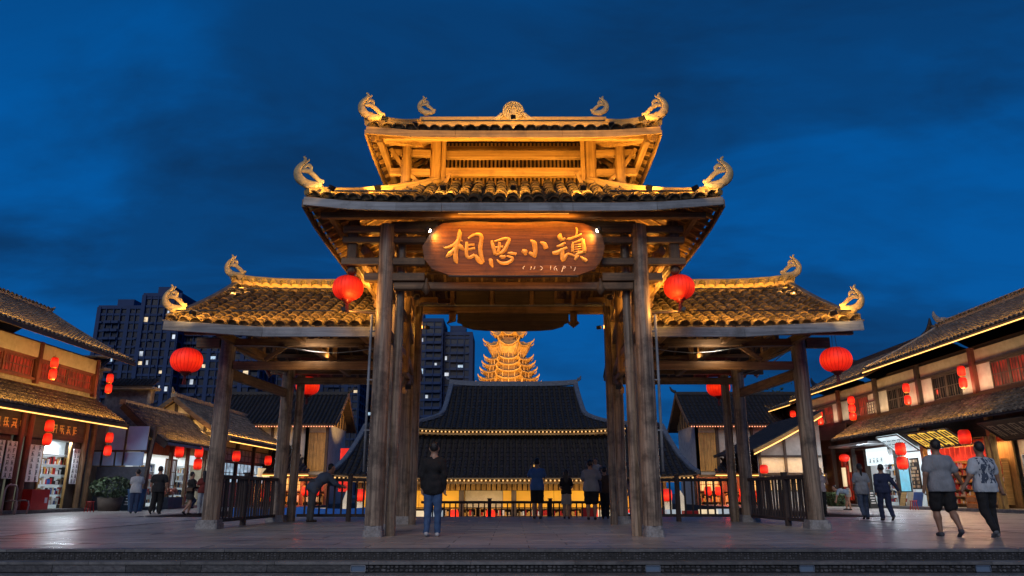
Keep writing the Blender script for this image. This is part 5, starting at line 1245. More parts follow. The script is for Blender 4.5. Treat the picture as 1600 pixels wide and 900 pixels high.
for (a, b) in ((-10.6, -7.75), (-7.7, -5.0)): mb.prism([(a, 29.2, -.6), (b, 29.2, -.6), (b, 29.2, .28 + r.uniform(-.04, .04)), ((a + b) / 2, 29.2, .22), (a, 29.2, .26)], (0, .12, 0))
part('sheet', mb, mat('blue_tarp_glow', (0.02, 0.16, 0.5), (0.015, 0.1, 0.4), rough=.5, nscale=4, bump=.4, emis=(0.005, .06, .3), estr=.25), t)  # faint glow in the sheet stands in for its blue sheen

# right gabled shop house between far house and right row
Rg = root('gabled_house', 'house with golden lit eave and timbered gable, right of the gate column', 'house', (17, 50, -1))
Sr = Slope((14.9, 0, 3.35), (0, 1, 0), (1, 0, 0), 4.4, 2.3, 46.6, 56, sag=.12); roof_simple(Sr, Rg, M['tile_dark'], .3, .4, .12, rb, bedname='roof')
F6 = Fx(47.2)
mb = MB(); mb.prism([(15.3, 47.2, -1.0), (15.3, 47.2, 3.3), (19.3, 47.2, 5.3), (19.3, 47.2, -1.0)], (0, .1, 0)); part('gable_wall', mb, M['plaster'], Rg)
mb = MB()
for x, zt in ((15.4, 3.4), (17.0, 4.2), (18.6, 5.0)): mb.beam((x, 47.12, -1), (x, 47.12, zt), .16, .1, up=Vector((0, 1, 0)))
for z in (1.95, 3.0): mb.beam((15.3, 47.08, z), (19.2, 47.08, z), .1, .14)
part('half_timber', mb, M['drkz'], Rg)
mb = MB()
for i in range(5): mb.beam(Sr.P(46.6, i / 5, -.08), Sr.P(46.6, (i + 1) / 5, -.08), .08, .22, .01)
part('barge_board', mb, M['honx'], Rg); led([Sr.P(46.55, i / 5, -.24) for i in range(6)], Rg, .035)
for (a, b, e) in ((15.5, 16.1, 'win_amber'), (16.2, 16.9, 'win_warm'), (17.1, 17.8, 'win_amber'), (17.9, 18.6, 'win_warm')): window(F6, a, b, .9, 1.85, Rg, E[e], 'drkz', 2, 2, .02)
area_row((15.2, 46.5, 2.8), (19, 46.5, 2.8), (17, 47.2, 1.0), 50, WARM, .2)
small_lantern((15.3, 46.2, 2.2), .24, .5, 'red lantern beneath the golden lit eave just right of the inner gate column', 'small red lanterns')

# ------------------------------------------------------------ right shop row: three joined houses
RX = 21.5; F = Fr(RX, -1)
rows = ((22.0, 42.3, 'long two-storey timber shop row with cream panels, at the right edge', 10.1), (42.3, 54.0, 'middle house of the right shop row, with red reflections in dark windows upstairs', 9.7), (54.0, 61.0, 'farthest house of the right shop row, low and mostly hidden by the gate', 9.0))
RH = []
for i, (a, b, lab, zr) in enumerate(rows):
    h = root('shop_house', lab, 'house', (RX + 3, (a + b) / 2, 0)); RH.append(h)
    fpart('wall', F, [(a, b, -8, -1.8, 0, 7.6)], M['plaster'], h); fpart('plinth', F, [(a, b, -7.9, .9, 0, .14)], M['slab'], h)
    S = Slope((RX - 1.25, 0, 7.62 - .25 * i), (0, 1, 0), (1, 0, 0), 4.5, zr - 7.7 + .25 * i, a - (.3 if i == 0 else -.02), b, sag=.12); roof_simple(S, h, M['tile'], .30, .36, .11, rb, jit=.010, bedname='roof'); Su = S
    S2 = Slope((RX + 7.75, 0, 7.6), (0, 1, 0), (-1, 0, 0), 4.5, zr - 7.7, a, b, sag=.12); roof_simple(S2, h, M['tile'], .35, .6, .13, rb, bedname='roof')
    mb = MB(); mb.beam((RX + 3.25, a + (1.0 if i else 0), zr + .06), (RX + 3.25, b - .6, zr + .06), .34, .34); mb.tube([(RX + 3.25, b - 1.1, zr + .2), (RX + 3.25, b - .5, zr + .35), (RX + 3.25, b - .1, zr + .7), (RX + 3.25, b - .05, zr + 1.0)], [.2, .19, .12, .03], 6)
    if i: mb.tube([(RX + 3.25, a + 1.3, zr + .2), (RX + 3.25, a + .8, zr + .35), (RX + 3.25, a + .5, zr + .75), (RX + 3.25, a + .45, zr + 1.1)], [.2, .19, .12, .03], 6)
    for yy in (a + .35, b - .25):
        for q in range(6): mb.beam(Su.P(yy, q / 6, .1), Su.P(yy, (q + 1) / 6, .1), .22, .16, .02)
    part('ridge', mb, M['ridge_far'] if i == 0 else M['tile_dark'], h)
    S3 = Slope((RX - 1.75, 0, 3.92), (0, 1, 0), (1, 0, 0), 1.85, 1.25, a, 46.6 if i == 1 else b - .02, sag=.1)
    if i < 2: roof_simple(S3, h, M['tile'], .30, .36, .11, rb, jit=.010, bedname='roof'); mb = MB(); mb.beam((RX + .14, a, 5.2), (RX + .14, 46.6 if i == 1 else b, 5.2), .2, .16, .03); part('skirt_ridge', mb, M['drky'], h)
    for (p, q, w, hh) in Su.rafters(.8, .08, .1, -.1): mb = MB(); mb.beam(p, q, w, hh, 0); part('rafter', mb, M['oldx'], h)
    mb = MB(); zf = 7.52 - .25 * i; mb.beam((RX - 1.3, a, zf), (RX - 1.3, b, zf), .05, .12); part('fascia_board', mb, M['honx'], h); led([(RX - 1.34, a, zf - .06), (RX - 1.34, b, zf - .06)], h, .024)
    fpart('upper_wall', F, [(a, b, -1.8, -.02, 4.3, 7.4 - .1 * i)], M['drky'] if i else M['drky'], h)
    if i < 2: mb = MB(); F.bx(mb, a, b, .0, .06, 6.62, 7.2); part('band_board', mb, M['plaster_warm'], h); fpart('rail_beam', F, [(a, b, 0, .12, 6.5, 6.62), (a, b, 0, .16, 5.0, 5.28)], M['drky'], h)
    area_row(F.P(a, .55, 5.35), F.P(b, .55, 5.35), F.P((a + b) / 2, .3, 7), (190, 100, 30)[i], (1, .72, .40))
    area_row(F.P(a, 1.36, 7.95 - .25 * i), F.P(b, 1.36, 7.95 - .25 * i), F.P((a + b) / 2, -.6, 8.8), (260, 130, 40)[i], AMBER)
    if i < 2: area_row(F.P(a + (9 if i == 0 else 0), 1.85, 4.25), F.P(46.5 if i else b, 1.85, 4.25), F.P((a + b) / 2 + (4.5 if i == 0 else 0), .5, 4.75), (90, 60)[i], AMBER)
posts = (24.3, 29.2, 34.0, 38.8, 43.5, 48.6, 53.8)
for y in posts:
    h = RH[0] if y < 42 else RH[1]
    mb = MB(); mb.beam((RX - .15, y, 5.2), (RX - .15, y, 7.3), .24, .24, up=Vector((0, 1, 0))); part('post', mb, M['redz'] if y in (34.0, 48.6, 53.8) else M['drkz'], h)
for k in range(len(posts) - 1):
    a, b = posts[k] + .12, posts[k + 1] - .12; h = RH[0] if a < 42 else RH[1]; red = k in (1, 4, 5)
    if k == 3: a += 0
    fpart('wall_panel', F, [(a, a + 1.1, .0, .05, 5.28, 6.5)], M['plaster'] if k != 1 else M['plaster'], h); fpart('wall_panel', F, [(b - .95, b, .0, .05, 5.28, 6.5)], M['plaster'], h)
    c = (a + 1.1 + b - .95) / 2
    window(F, a + 1.12, c - .01, 5.3, 6.48, h, E['win_red'] if red else M['pane'], 'drkz', 2, 2, .0); window(F, c + .01, b - .97, 5.3, 6.48, h, E['win_red'] if red else M['pane'], 'drkz', 2, 2, .0)
window(F, 43.75, 44.9, 5.3, 6.1, RH[1], E['win_warm'], 'drkz', 4, 4, .06)
for (y, zs, w) in ((34.35, (6.3, 5.75), 'on the red post nearest the right edge'), (39.4, (6.2, 5.55), 'on the cream panel in the middle of the right row'), (46.0, (6.35, 5.85, 5.35), 'beside the lit lattice window of the right row'), (51.0, (6.0, 5.5), 'between the red windows of the right row'), (55.8, (6.5, 5.9), 'at the far end of the right row')):
    for j, z in enumerate(zs):
        nm = ('top', 'bottom') if len(zs) == 2 else ('top', 'middle', 'bottom')
        small_lantern(F.P(y, .5, z), .17 if y < 42 else .2, .46, '%s red lantern hanging %s' % (nm[j], w), 'small red lanterns')
    lamp('POINT', 'red_glow', F.P(y - .6, .7, 5.9), 16, (1, .07, .03), size=.15)
fpart('balcony_board', F, [(47.5, 58, .3, .38, 4.2, 5.1)], M['drky'], RH[1])
# ground floor of the right row
H = RH[0]
for y in (26.5, 29.0, 33.6, 39.3, 42.2): mb = MB(); mb.beam((RX - .1, y, .14), (RX - .1, y, 4.3), .26, .26, up=Vector((0, 1, 0))); part('post', mb, M['honz' if y < 40 else 'drkz'], H)
for y in (33.35, 33.0): mb = MB(); mb.beam((RX - .35, y, .14), (RX - .75, y - .35, 3.2), .2, .12, up=Vector((0, 1, 0))); part('leaning_board', mb, M['honz'], H)
fpart('wall', F, [(22, 29, -1.8, -.3, .14, 4.3)], M['drky'], H); fpart('lintel', F, [(29, 42.3, -.3, -.1, 3.3, 4.3)], M['drky'], H)
fpart('shop_wall', F, [(33.8, 39.2, -.98, -.9, .14, 3.3)], M['honz'], H); fpart('shop_wall', F, [(39.5, 47.5, -.98, -.9, .14, 3.3)], E['shopwall'], H); fpart('shop_wall', F, [(29.1, 33.4, -.98, -.9, .14, 3.3)], M['plaster_warm'], H)
goods_shelf(F, 34.2, 36.2, .3, 2.3, -.85, 'warm lit shelves behind the man in the white T-shirt on the right', rb, 6, warm=True); goods_shelf(F, 36.5, 38.9, .3, 2.3, -.85, 'warm lit shelves just right of the man in the grey T-shirt', rb, 6, warm=True)
goods_shelf(F, 42.4, 45.0, .3, 2.5, -.85, 'white lit shelves in the bright shop behind the walking pair in dark clothes', rb, 6); goods_shelf(F, 29.3, 32.8, .3, 2.4, -.85, 'shelves at the right edge of the photo', rb, 5)
area_row(F.P(33.9, -.5, 3.1), F.P(39.1, -.5, 3.1), F.P(36.5, -.6, 0), 110, (1, .62, .24), .5); area_row(F.P(39.5, -.4, 3.1), F.P(46, -.4, 3.1), F.P(43, .0, 0), 120, COOL, .5); area_row(F.P(29.3, -.4, 3.1), F.P(33, -.4, 3.1), F.P(31, -.4, 0), 45, (1, .85, .65), .4)
area_row(F.P(34, .3, 3.0), F.P(39, .3, 3.0), F.P(36, 3.2, 0), 110, (1, .62, .35), .3); area_row(F.P(40, .5, 3.0), F.P(46, .5, 3.0), F.P(42, 3.6, 0), 220, COOL, .3)
# row of red cloths and orange crate
t = root('red_bunting', 'row of small red cloths hung across the warm lit shop', 'bunting', F.P(36.5, -.1, 2.8))
for i in range(12):
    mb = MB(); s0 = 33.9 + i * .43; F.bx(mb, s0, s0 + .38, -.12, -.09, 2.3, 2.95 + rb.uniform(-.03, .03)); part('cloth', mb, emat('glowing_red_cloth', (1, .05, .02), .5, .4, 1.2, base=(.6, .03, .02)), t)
t = root('orange_crate', 'orange wooden crate between the two men on the right', 'crate', F.P(34.7, .5, .14))
fpart('side_board', F, [(34.3, 35.1, .3, .34, .14, .7), (34.3, 35.1, .76, .8, .14, .35), (34.3, 35.1, .76, .8, .42, .62), (34.3, 34.34, .34, .76, .14, .7), (35.06, 35.1, .34, .76, .14, .7)], mat('orange_wood', (.7, .28, .08), (.5, .18, .05), rough=.5), t)
# slanted shop signs
def slant_sign(s0, s1, z0, z1, o0, o1, label, bm, gm, n, frame=M['black'], sz=.55):
    c = F.P((s0 + s1) / 2, o0, z0); t = root('shop_sign', label, 'sign', c, 'slanted signs over the right shops')
    A, B, C, D = F.P(s0, o0, z0), F.P(s1, o0, z0), F.P(s1, o1, z1), F.P(s0, o1, z1)
    nn = (B - A).cross(D - A).normalized(); nn = nn if nn.x < 0 else -nn
    mb = MB(); mb.prism([A, B, C, D], nn * -.08); part('board', mb, bm, t)
    mb = MB()
    for (p, q) in ((A, B), (B, C), (C, D), (D, A)): mb.beam(p, q, .07, .07, .01)
    part('frame', mb, frame, t)
    class Fs:
        s = -1
        def P(f, s, o, z):
            v = (z - z0) / (z1 - z0); return A.lerp(B, (s - s0) / (s1 - s0)) + (D - A) * v + nn * (.012 + o)
    mb = MB(); fs = Fs(); W = (s1 - s0)
    for i in range(n): 
        q = MB(); rr = random.Random(int(s0 * 10) + i); glyph_s(q, fs, s0 + W * (.16 + .7 * (n - 1 - i) / max(n - 1, 1)), (z0 + z1) / 2, sz, nn, rr); mb.add(q.v, q.f)
    part('lettering', mb, gm, t); return t
def glyph_s(mb, fs, s, z, size, nn, r):
    q = size / 2; k = 0
    def b_(a, b, c, d, w):
        nonlocal k; k += 1; p0, p1 = fs.P(s + a * q, .002 * k, z + b * q), fs.P(s + c * q, .002 * k, z + d * q); dd = (p1 - p0).normalized(); u = dd.cross(nn) * w * q
        mb.add([p0 + u, p1 + u * .8, p1 - u * .8, p0 - u], [(0, 1, 2, 3)])
    b_(-.75, .8, -.75, -.8, .13); b_(.75, .8, .75, -.8, .13)
    for i in range(r.choice((2, 3))): b_(-.75, .75 - .7 * i, .75, .8 - .7 * i, .12)
    b_(0, .9, r.uniform(-.3, .3), -.9, .12)
    if r.random() < .6: b_(-.1, 0, -.7, -.9, .11)
slant_sign(35.0, 38.9, 3.0, 3.75, .15, 1.25, 'dark brown slanted sign with golden characters above the two men', M['drky'], emat('gold_lit_letters', (1, .66, .08), .85, .1, base=(.8, .5, .1)), 4, sz=.75)
slant_sign(39.6, 41.9, 2.95, 3.75, .15, 1.25, 'white lit slanted sign with dark letters over the blue poster', E['white'], M['brickblue'], 4, M['metal'], sz=.5)
slant_sign(29.6, 32.6, 3.0, 3.75, .15, 1.25, 'dark slanted sign at the right edge with small pale characters', M['drky'], M['plaster_warm'], 4, sz=.5)
t = root('light_box', 'bright white hanging light box with small dark letters', 'sign', F.P(43.5, .5, 2.9)); mb = MB(); F.bx(mb, 42.4, 44.8, .45, .55, 2.35, 3.3); part('box', mb, emat('bright_light_box', (.8, .95, 1), 1.1), t)
mb = MB()
for i in range(4): glyph(mb, F, 43.0 + i * .45, 2.6, .3, .56, rb)
part('lettering', mb, M['brickblue'], t)
fpart('awning', F, [(42.2, 47.5, .1, 1.6, 3.5, 3.62)], M['metal'], RH[1])
t = root('poster_stand', 'bright blue poster beside a dark menu board', 'poster', F.P(41.4, .2, 1)); mb = MB(); F.bx(mb, 40.9, 41.8, .2, .25, .9, 2.6); part('poster', mb, E['cyan'], t)
mb = MB(); F.bx(mb, 40.85, 41.85, .14, .195, .85, 2.65); part('backing_board', mb, M['black'], t)
t = root('menu_board', 'dark framed board covered in small notes, right of the blue poster', 'board', F.P(40.3, .2, 1)); mb = MB(); F.bx(mb, 39.85, 40.7, .14, .2, 1.0, 2.6); part('frame', mb, M['black'], t)
mb = MB()
for i in range(6):
    for j in range(8): 
        if rb.random() < .8: F.bx(mb, 39.92 + i * .125, 39.92 + i * .125 + .1, .202, .212, 1.08 + j * .185, 1.08 + j * .185 + .13)
part('notes', mb, mat('amber_paper', (.7, .42, .15), (.6, .55, .4), island=.5), t, kind='stuff')
for i, (a, m_) in enumerate(((41.3, 'hony'), (40.6, 'plaster_warm'), (40.0, 'bluecloth'), (39.6, 'bluecloth'))):
    t = root('display_board', ('brown board leaning below the blue poster', 'cream board leaning below the notes', 'blue panel leaning by the shop post', 'second blue panel nearest the shop post')[i], 'board', F.P(a, .5, .14)); mb = MB(); mb.prism([F.P(a - .25, .6, .14), F.P(a + .25, .6, .14), F.P(a + .25, .42, .85), F.P(a - .25, .42, .85)], (.04, 0, .0)); part('panel', mb, M[m_], t)
for y, z, w in ((39.2, 3.0, 'upper red lantern between the white and gold signs'), (39.2, 2.3, 'lower red lantern between the white and gold signs'), (33.5, 3.2, 'large red lantern between the two right-hand men and the leaning boards')):
    small_lantern(F.P(y, 1.35, z), .26, .62, w, 'small red lanterns')
big_lantern(F.P(47.0, .9, 2.9), .3, 'round pale red lantern beside the white lit shop', .3, 'large round red lanterns')
# dark shop between column and white shop
H = RH[1]
for y in (47.6, 50.5, 53.6): mb = MB(); mb.beam((RX - .1, y, .14), (RX - .1, y, 4.3), .26, .26, up=Vector((0, 1, 0))); part('post', mb, M['drkz'], H)
fpart('wall', F, [(47.6, 54, -1.8, -.6, .14, 4.3)], M['drky'], H); fpart('lintel', F, [(42.3, 54, -.3, -.1, 3.4, 4.3)], M['drky'], H)
window(F, 47.9, 50.3, .3, 3.2, H, E['win_red'], 'redz', 2, 3, -.3); fpart('light_panel', F, [(48.2, 48.7, -.2, -.1, 2.1, 3.0), (49.5, 49.9, -.2, -.1, 1.2, 2.4)], E['win_warm'], H)
t = root('low_hedge', 'low dark clipped hedge at the foot of the right shops', 'hedge', (20.3, 48.5, 0)); mb = MB(); r = random.Random(8)
for i in range(1500):
    c = Vector((20.2 + r.uniform(-.4, .4), r.uniform(46.8, 50.3), r.uniform(.05, .85))); a = Vector((r.gauss(0, 1), r.gauss(0, 1), r.gauss(0, 1))).normalized() * r.uniform(.05, .09); b = a.orthogonal().normalized() * .05; mb.add([c - a, c + b, c + a, c - b], [(0, 1, 2, 3)])
part('foliage', mb, M['leaf'], t, kind='stuff')
for sx, x in ((-1, -19.45), (1, 20.55)):
    t = 0

# ------------------------------------------------------------ the central hall in the sunken court
hall = root('hall', 'broad hall with two dark slate roofs edged in fairy lights, behind the gateway', 'hall', (0, 46, -1.6))
def concave(S): return S
S1 = Slope((.1, 41.0, 1.62), (1, 0, 0), (0, 1, 0), 4.2, 3.05, -9.9, 9.9, -8.9, 8.9, sag=.5, lift=.18); roof_simple(S1, hall, M['tile_dark'], .335, .42, .115, rb, bedname='lower_roof', jit=.008)
for s in (-1, 1):
    Ss = Slope((.1 + s * 9.9, 46.0, 1.62), (0, 1, 0), (-s, 0, 0), 1.0, 3.05, -5.0, 5.0, -.8, .8, sag=.6, lift=.18); mb = MB(); Ss.bed(mb, .05); part('side_roof', mb, [M['tile_dark'], M['drkx']], hall)
    mb = MB()
    pts = [S1.P(s * (9.9 * (1 - i / 10) + 8.9 * i / 10), i / 10, .1) for i in range(11)]
    for i in range(10): mb.beam(pts[i], pts[i + 1], .3, .22, .04)
    part('hip_ridge', mb, mat('blue_slate_ridge', (.12, .15, .2), (.07, .09, .13), rough=.6), hall)
S2 = Slope((.1, 44.0, 4.42), (1, 0, 0), (0, 1, 0), 5.5, 3.75, -6.7, 6.7, -4.2, 4.2, sag=.32, lift=.25)
# the upper roof: steep gable part with flared hips
class SU(Slope):
    def edge(s, v): return 4.15 + 2.55 * max(0, (1 - v / .38)) ** 1.6 if v < .38 else 4.15 + (.55 * (1 - (v - .38) / .62))**1 * 0 + .35 * (1 - (v - .38) / .62)
    def vmax(s, a):
        a = abs(a)
        if a <= 4.15: return 1.0
        lo, hi = 0.0, 1.0
        for _ in range(20):
            m_ = (lo + hi) / 2
            if s.edge2(m_) >= a: lo = m_
            else: hi = m_
        return lo
    def edge2(s, v): return 4.15 + .35 * (1 - v) + 2.2 * max(0, 1 - v / .4) ** 1.3
    def bed(s, mb, th=.06, nu=16, nv=10, top=0, bot=1, dz=0):
        for z, mi in ((0, top), (-th, bot)):
            mb.cm = mi; vs = []
            for j in range(nv + 1):
                v = j / nv; e = s.edge2(v)
                for i in range(nu + 1): vs.append(s.P(-e + 2 * e * i / nu, v, z))
            mb.add(vs, [(j * (nu + 1) + i, j * (nu + 1) + i + 1, (j + 1) * (nu + 1) + i + 1, (j + 1) * (nu + 1) + i) for j in range(nv) for i in range(nu)])
S2 = SU((.1, 44.0, 4.42), (1, 0, 0), (0, 1, 0), 5.5, 3.28, -6.7, 6.7, sag=.35, lift=.22)
roof_simple(S2, hall, M['tile_dark'], .335, .42, .115, rb, bedname='upper_roof', jit=.008)
bs = MATS['blue_slate_ridge']
for s in (-1, 1):
    mb = MB(); pts = [S2.P(s * S2.edge2(i / 14), i / 14, .12) for i in range(15)]
    for i in range(14): mb.beam(pts[i], pts[i + 1], .3, .24, .04)
    part('hip_ridge', mb, bs, hall)
mb = MB()
for i in range(10):
    x0, x1 = -4.3 + .86 * i, -4.3 + .86 * (i + 1); f = lambda x: 7.84 + .14 * abs(x / 4.3) ** 4; mb.beam((.1 + x0, 49.5, f(x0)), (.1 + x1, 49.5, f(x1)), .3, .34, .03)
mb.tube([(4.4, 49.5, 8.15), (4.55, 49.5, 8.2), (4.62, 49.5, 8.4)], [.14, .1, .03], 6); mb.tube([(-4.2, 49.5, 8.15), (-4.35, 49.5, 8.2), (-4.42, 49.5, 8.35)], [.14, .1, .03], 6); part('ridge', mb, bs, hall)
mb = MB(); mb.bx(-6.3, 6.5, 45.2, 50, 4.0, 4.9); part('wall', mb, M['drkx'], hall)
mb = MB(); mb.bx(-6.55, 6.75, 44.6, 44.9, 4.1, 4.3); part('eave_beam', mb, M['honx'], hall)
mb = MB(); mb.bx(-8.6, 8.8, 45.2, 50, -1.6, 4.3); part('wall', mb, M['drkx'], hall)
for (S_, e, y, z, n) in ((S2, 6.5, 43.95, -.17, 58), (S1, 9.6, 40.96, -.17, 84)):
    mb = MB()
    for k in range(n): p = S_.P(-e + 2 * e * k / (n - 1), 0, z); p.y -= .03; mb.beam(p - Vector((.04, 0, 0)), p + Vector((.04, 0, 0)), .06, .08, .015)
    part('string_light', mb, E['bead'], hall, kind='stuff')
    mb = MB()
    for k in range(24): a_, b_ = -e + 2 * e * k / 24, -e + 2 * e * (k + 1) / 24; mb.beam(S_.P(a_, 0, z + .09) + Vector((0, -.02, 0)), S_.P(b_, 0, z + .09) + Vector((0, -.02, 0)), .06, .07, 0); mb.beam(S_.P(a_, 0, z - .12) + Vector((0, .05, 0)), S_.P(b_, 0, z - .12) + Vector((0, .05, 0)), .08, .1, 0)
    part('fascia_board', mb, M['honx'], hall)
Fh = Fx(42.3)
for k in range(60):
    x = -8.4 + 16.8 * k / 59; mb = MB(); Fh.bx(mb, x - .11, x + .11, .0, .05, .95, 1.5); part('frieze_board', mb, M['honz'], hall)
gold = root('gold_hoarding', 'long glowing yellow hoarding under the hall eave', 'hoarding', (0, 42, .3))
x = -8.2
for w_ in (3.1, 2.5, 2.1, 2.8, 3.0, 2.9):
    mb = MB(); mb.bx(x + .01, x + w_ - .01, 42.1, 42.16, .05, .93); part('panel', mb, E['gold_wall'] if w_ != 2.1 else M['plaster_warm'], gold); x += w_
for k, x in enumerate((-5.6, -2.75, .1, 2.9, 5.8)):
    mb = MB(); mb.beam((x, 41.9, -1.6), (x, 41.9, .95), .28, .28, up=Vector((0, 1, 0))); part('post', mb, M['drkz'], hall)
for k in range(8):
    x = -7.6 + k * 1.95; goods_shelf(Fh, x, x + 1.75, -1.5, -.02, .1, '%s lit shelf of goods below the yellow hoarding, counted from the left' % ('first', 'second', 'third', 'fourth', 'fifth', 'sixth', 'seventh', 'eighth')[k], rb, 4, warm=True)
area_row((-7.5, 41.0, .9), (7.6, 41.0, .9), (0, 42.2, -.8), 110, (1, .66, .25), .2)
for k, x in enumerate((-3.1, -1.15, 4.6, 6.2)): small_lantern((x, 41.3, -.35), .26, .6, 'red lantern below the yellow hoarding, %s from the left' % ('first', 'second', 'third', 'fourth')[k], 'small red lanterns')
for s in (-1, 1):
    for k in range(3): 
        x = .1 + s * (8.1 - .9 * k) ; small_lantern((x, 40.6, .7), .26, .62, 'red lantern by the %s end of the hall, %s from the corner' % (('left', 'right')[s > 0], ('first', 'second', 'third')[k]), 'small red lanterns')
    for k in range(4):
        x = .1 + s * (8.9 - .7 * k); t = root('white_banner', '%s white banner at the %s end of the hall' % (('outermost', 'second', 'third', 'innermost')[k], ('left', 'right')[s > 0]), 'banner', (x, 40.9, .3)); mb = MB(); mb.prism([(x - .16, 40.9, -1.0), (x + .16, 40.9, -1.0), (x + .2, 40.9, .55), (x - .02, 40.9, .95), (x - .2, 40.9, .4)], (0, .03, 0)); part('cloth', mb, emat('lit_white_cloth', (.9, .78, .58), .35, .3, 1), t)  # cloth given a glow of its own in place of lamp light
        x2 = s * (9.6 - k * .9)
    area_row((s * 6.5, 38.5, .0), (s * 9.5, 38.5, .0), (s * 8, 41, -1), 20, WARM)
for s in (-1, 1):
    for k in range(9):
        x = s * (3.4 + .75 * k) 
        t = root('market_crate', '%s lit box of goods along the court edge, %s side' % (('first', 'second', 'third', 'fourth', 'fifth', 'sixth', 'seventh', 'eighth', 'ninth')[k], ('left', 'right')[s > 0]), 'box', (x, 34, -1.0), 'lit boxes of goods on the court tables')
        mb = MB(); mb.bx(x - .32, x + .32, 34, 34.5, -.9, -.02 + rb.uniform(-.1, .2)); mt = E['shopwall'] if (k + (s > 0)) % 3 == 0 else (E['win_warm'] if k % 2 else M['crate']); part('body', mb, mt, t)  # some boxes get a glow in the material instead of being lit
        mb = MB(); mb.bx(x - .37, x + .37, 33.95, 34.55, -1.6, -.91); part('table', mb, M['oldx'], t)

# ------------------------------------------------------------ golden pagoda
pg = root('pagoda', 'tall many-tiered pagoda flooded in golden light behind the hall', 'pagoda', (.8, 200, 0))
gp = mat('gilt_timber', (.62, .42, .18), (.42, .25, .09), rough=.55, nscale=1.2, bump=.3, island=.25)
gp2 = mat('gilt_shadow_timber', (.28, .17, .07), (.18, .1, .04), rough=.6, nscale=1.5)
PC = Vector((-.9, 200, 0))
def octo(r, z, flare=0.0, n=8, sub=4, ph=math.pi / 8):
    out = []
    for i in range(n):
        a0, a1 = ph + 2 * math.pi * i / n, ph + 2 * math.pi * (i + 1) / n
        for k in range(sub):
            t = k / sub; e = abs(t - .5) * 2 if True else 0; p = Vector((math.cos(a0), math.sin(a0), 0)).lerp(Vector((math.cos(a1), math.sin(a1), 0)), t) * r * (1 + .12 * flare * e ** 3)
            out.append(PC + p + Z * (z + flare * (e ** 3)))
    return out
zs = at(800, 600, 200).z; tiers = [(27.0, 10.4), (30.4, 9.6), (33.6, 8.8), (36.6, 8.0)]
def tier(z, r, hw, rw, lift=1.1, hr=1.35):
    N = 32
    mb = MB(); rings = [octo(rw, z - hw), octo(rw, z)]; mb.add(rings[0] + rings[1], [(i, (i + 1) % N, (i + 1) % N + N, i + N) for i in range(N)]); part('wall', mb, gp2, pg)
    mb = MB()
    for i in range(24):
        a = 2 * math.pi * i / 24; p = PC + Vector((math.cos(a), math.sin(a), 0)) * (rw * .985); mb.cyl(p + Z * (z - hw), p + Z * z, .2, n=6)
    part('columns', mb, gp, pg, kind='stuff')
    mb = MB(); a_ = octo(r, z, lift); b_ = octo(r, z - .25, lift); c_ = octo((r + rw) / 2 * .96, z + hr * .42, lift * .2); d_ = octo(rw * .9, z + hr); e_ = octo(rw, z - .1)
    mb.add(e_ + b_ + a_ + c_ + d_, [(q * N + i, q * N + (i + 1) % N, (q + 1) * N + (i + 1) % N, (q + 1) * N + i) for q in range(4) for i in range(N)]); part('roof', mb, gp, pg)
    mb = MB(); mb.tube(a_ + [a_[0]], .16, 6, sub=1)
    for i in range(8): mb.tube([a_[i * 4], c_[i * 4], d_[i * 4]], [.3, .24, .24], 6); t_ = a_[i * 4]; o_ = (t_ - PC); o_.z = 0; o_.normalize(); mb.tube([t_, t_ + o_ * .6 + Z * .4, t_ + o_ * .8 + Z * 1.0], [.28, .2, .05], 6)
    part('eave_ridge', mb, gp, pg)
for i, (z, r_) in enumerate(((28.0, 8.0), (29.9, 7.5), (31.8, 7.0), (33.6, 6.5), (35.3, 6.0))): tier(z, r_, 1.9, r_ * .90, .7, .75)
tier(39.1, 5.9, 3.4, 4.6, 1.2, 1.5)
mb = MB(); N = 32; a_ = octo(4.0, 35.9); b_ = octo(5.6, 38.8, .8); mb.add(a_ + b_, [(i, (i + 1) % N, (i + 1) % N + N, i + N) for i in range(N)])
for i in range(8): mb.tube([a_[i * 4], b_[i * 4]], .3, 6)
for k in range(3): c_ = octo(4.3 + .42 * k, 36.6 + .8 * k, .3); mb.tube(c_ + [c_[0]], .17, 5, sub=1)
part('bracket_sets', mb, gp, pg)
tier(42.2, 4.2, 2.6, 3.0, 1.0, 2.2)
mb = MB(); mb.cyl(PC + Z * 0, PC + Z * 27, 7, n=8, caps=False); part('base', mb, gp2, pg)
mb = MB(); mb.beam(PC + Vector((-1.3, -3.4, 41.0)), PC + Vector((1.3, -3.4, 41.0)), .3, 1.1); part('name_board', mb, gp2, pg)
for (dx, e, zt) in ((-30, 34000, 34), (30, 34000, 34), (0, 26000, 42)): lamp('SPOT', 'pagoda_flood', PC + Vector((dx, -55, 5 if dx else 14)), e * 4.2, AMBER, PC + Z * zt, 1.0, spot=40)

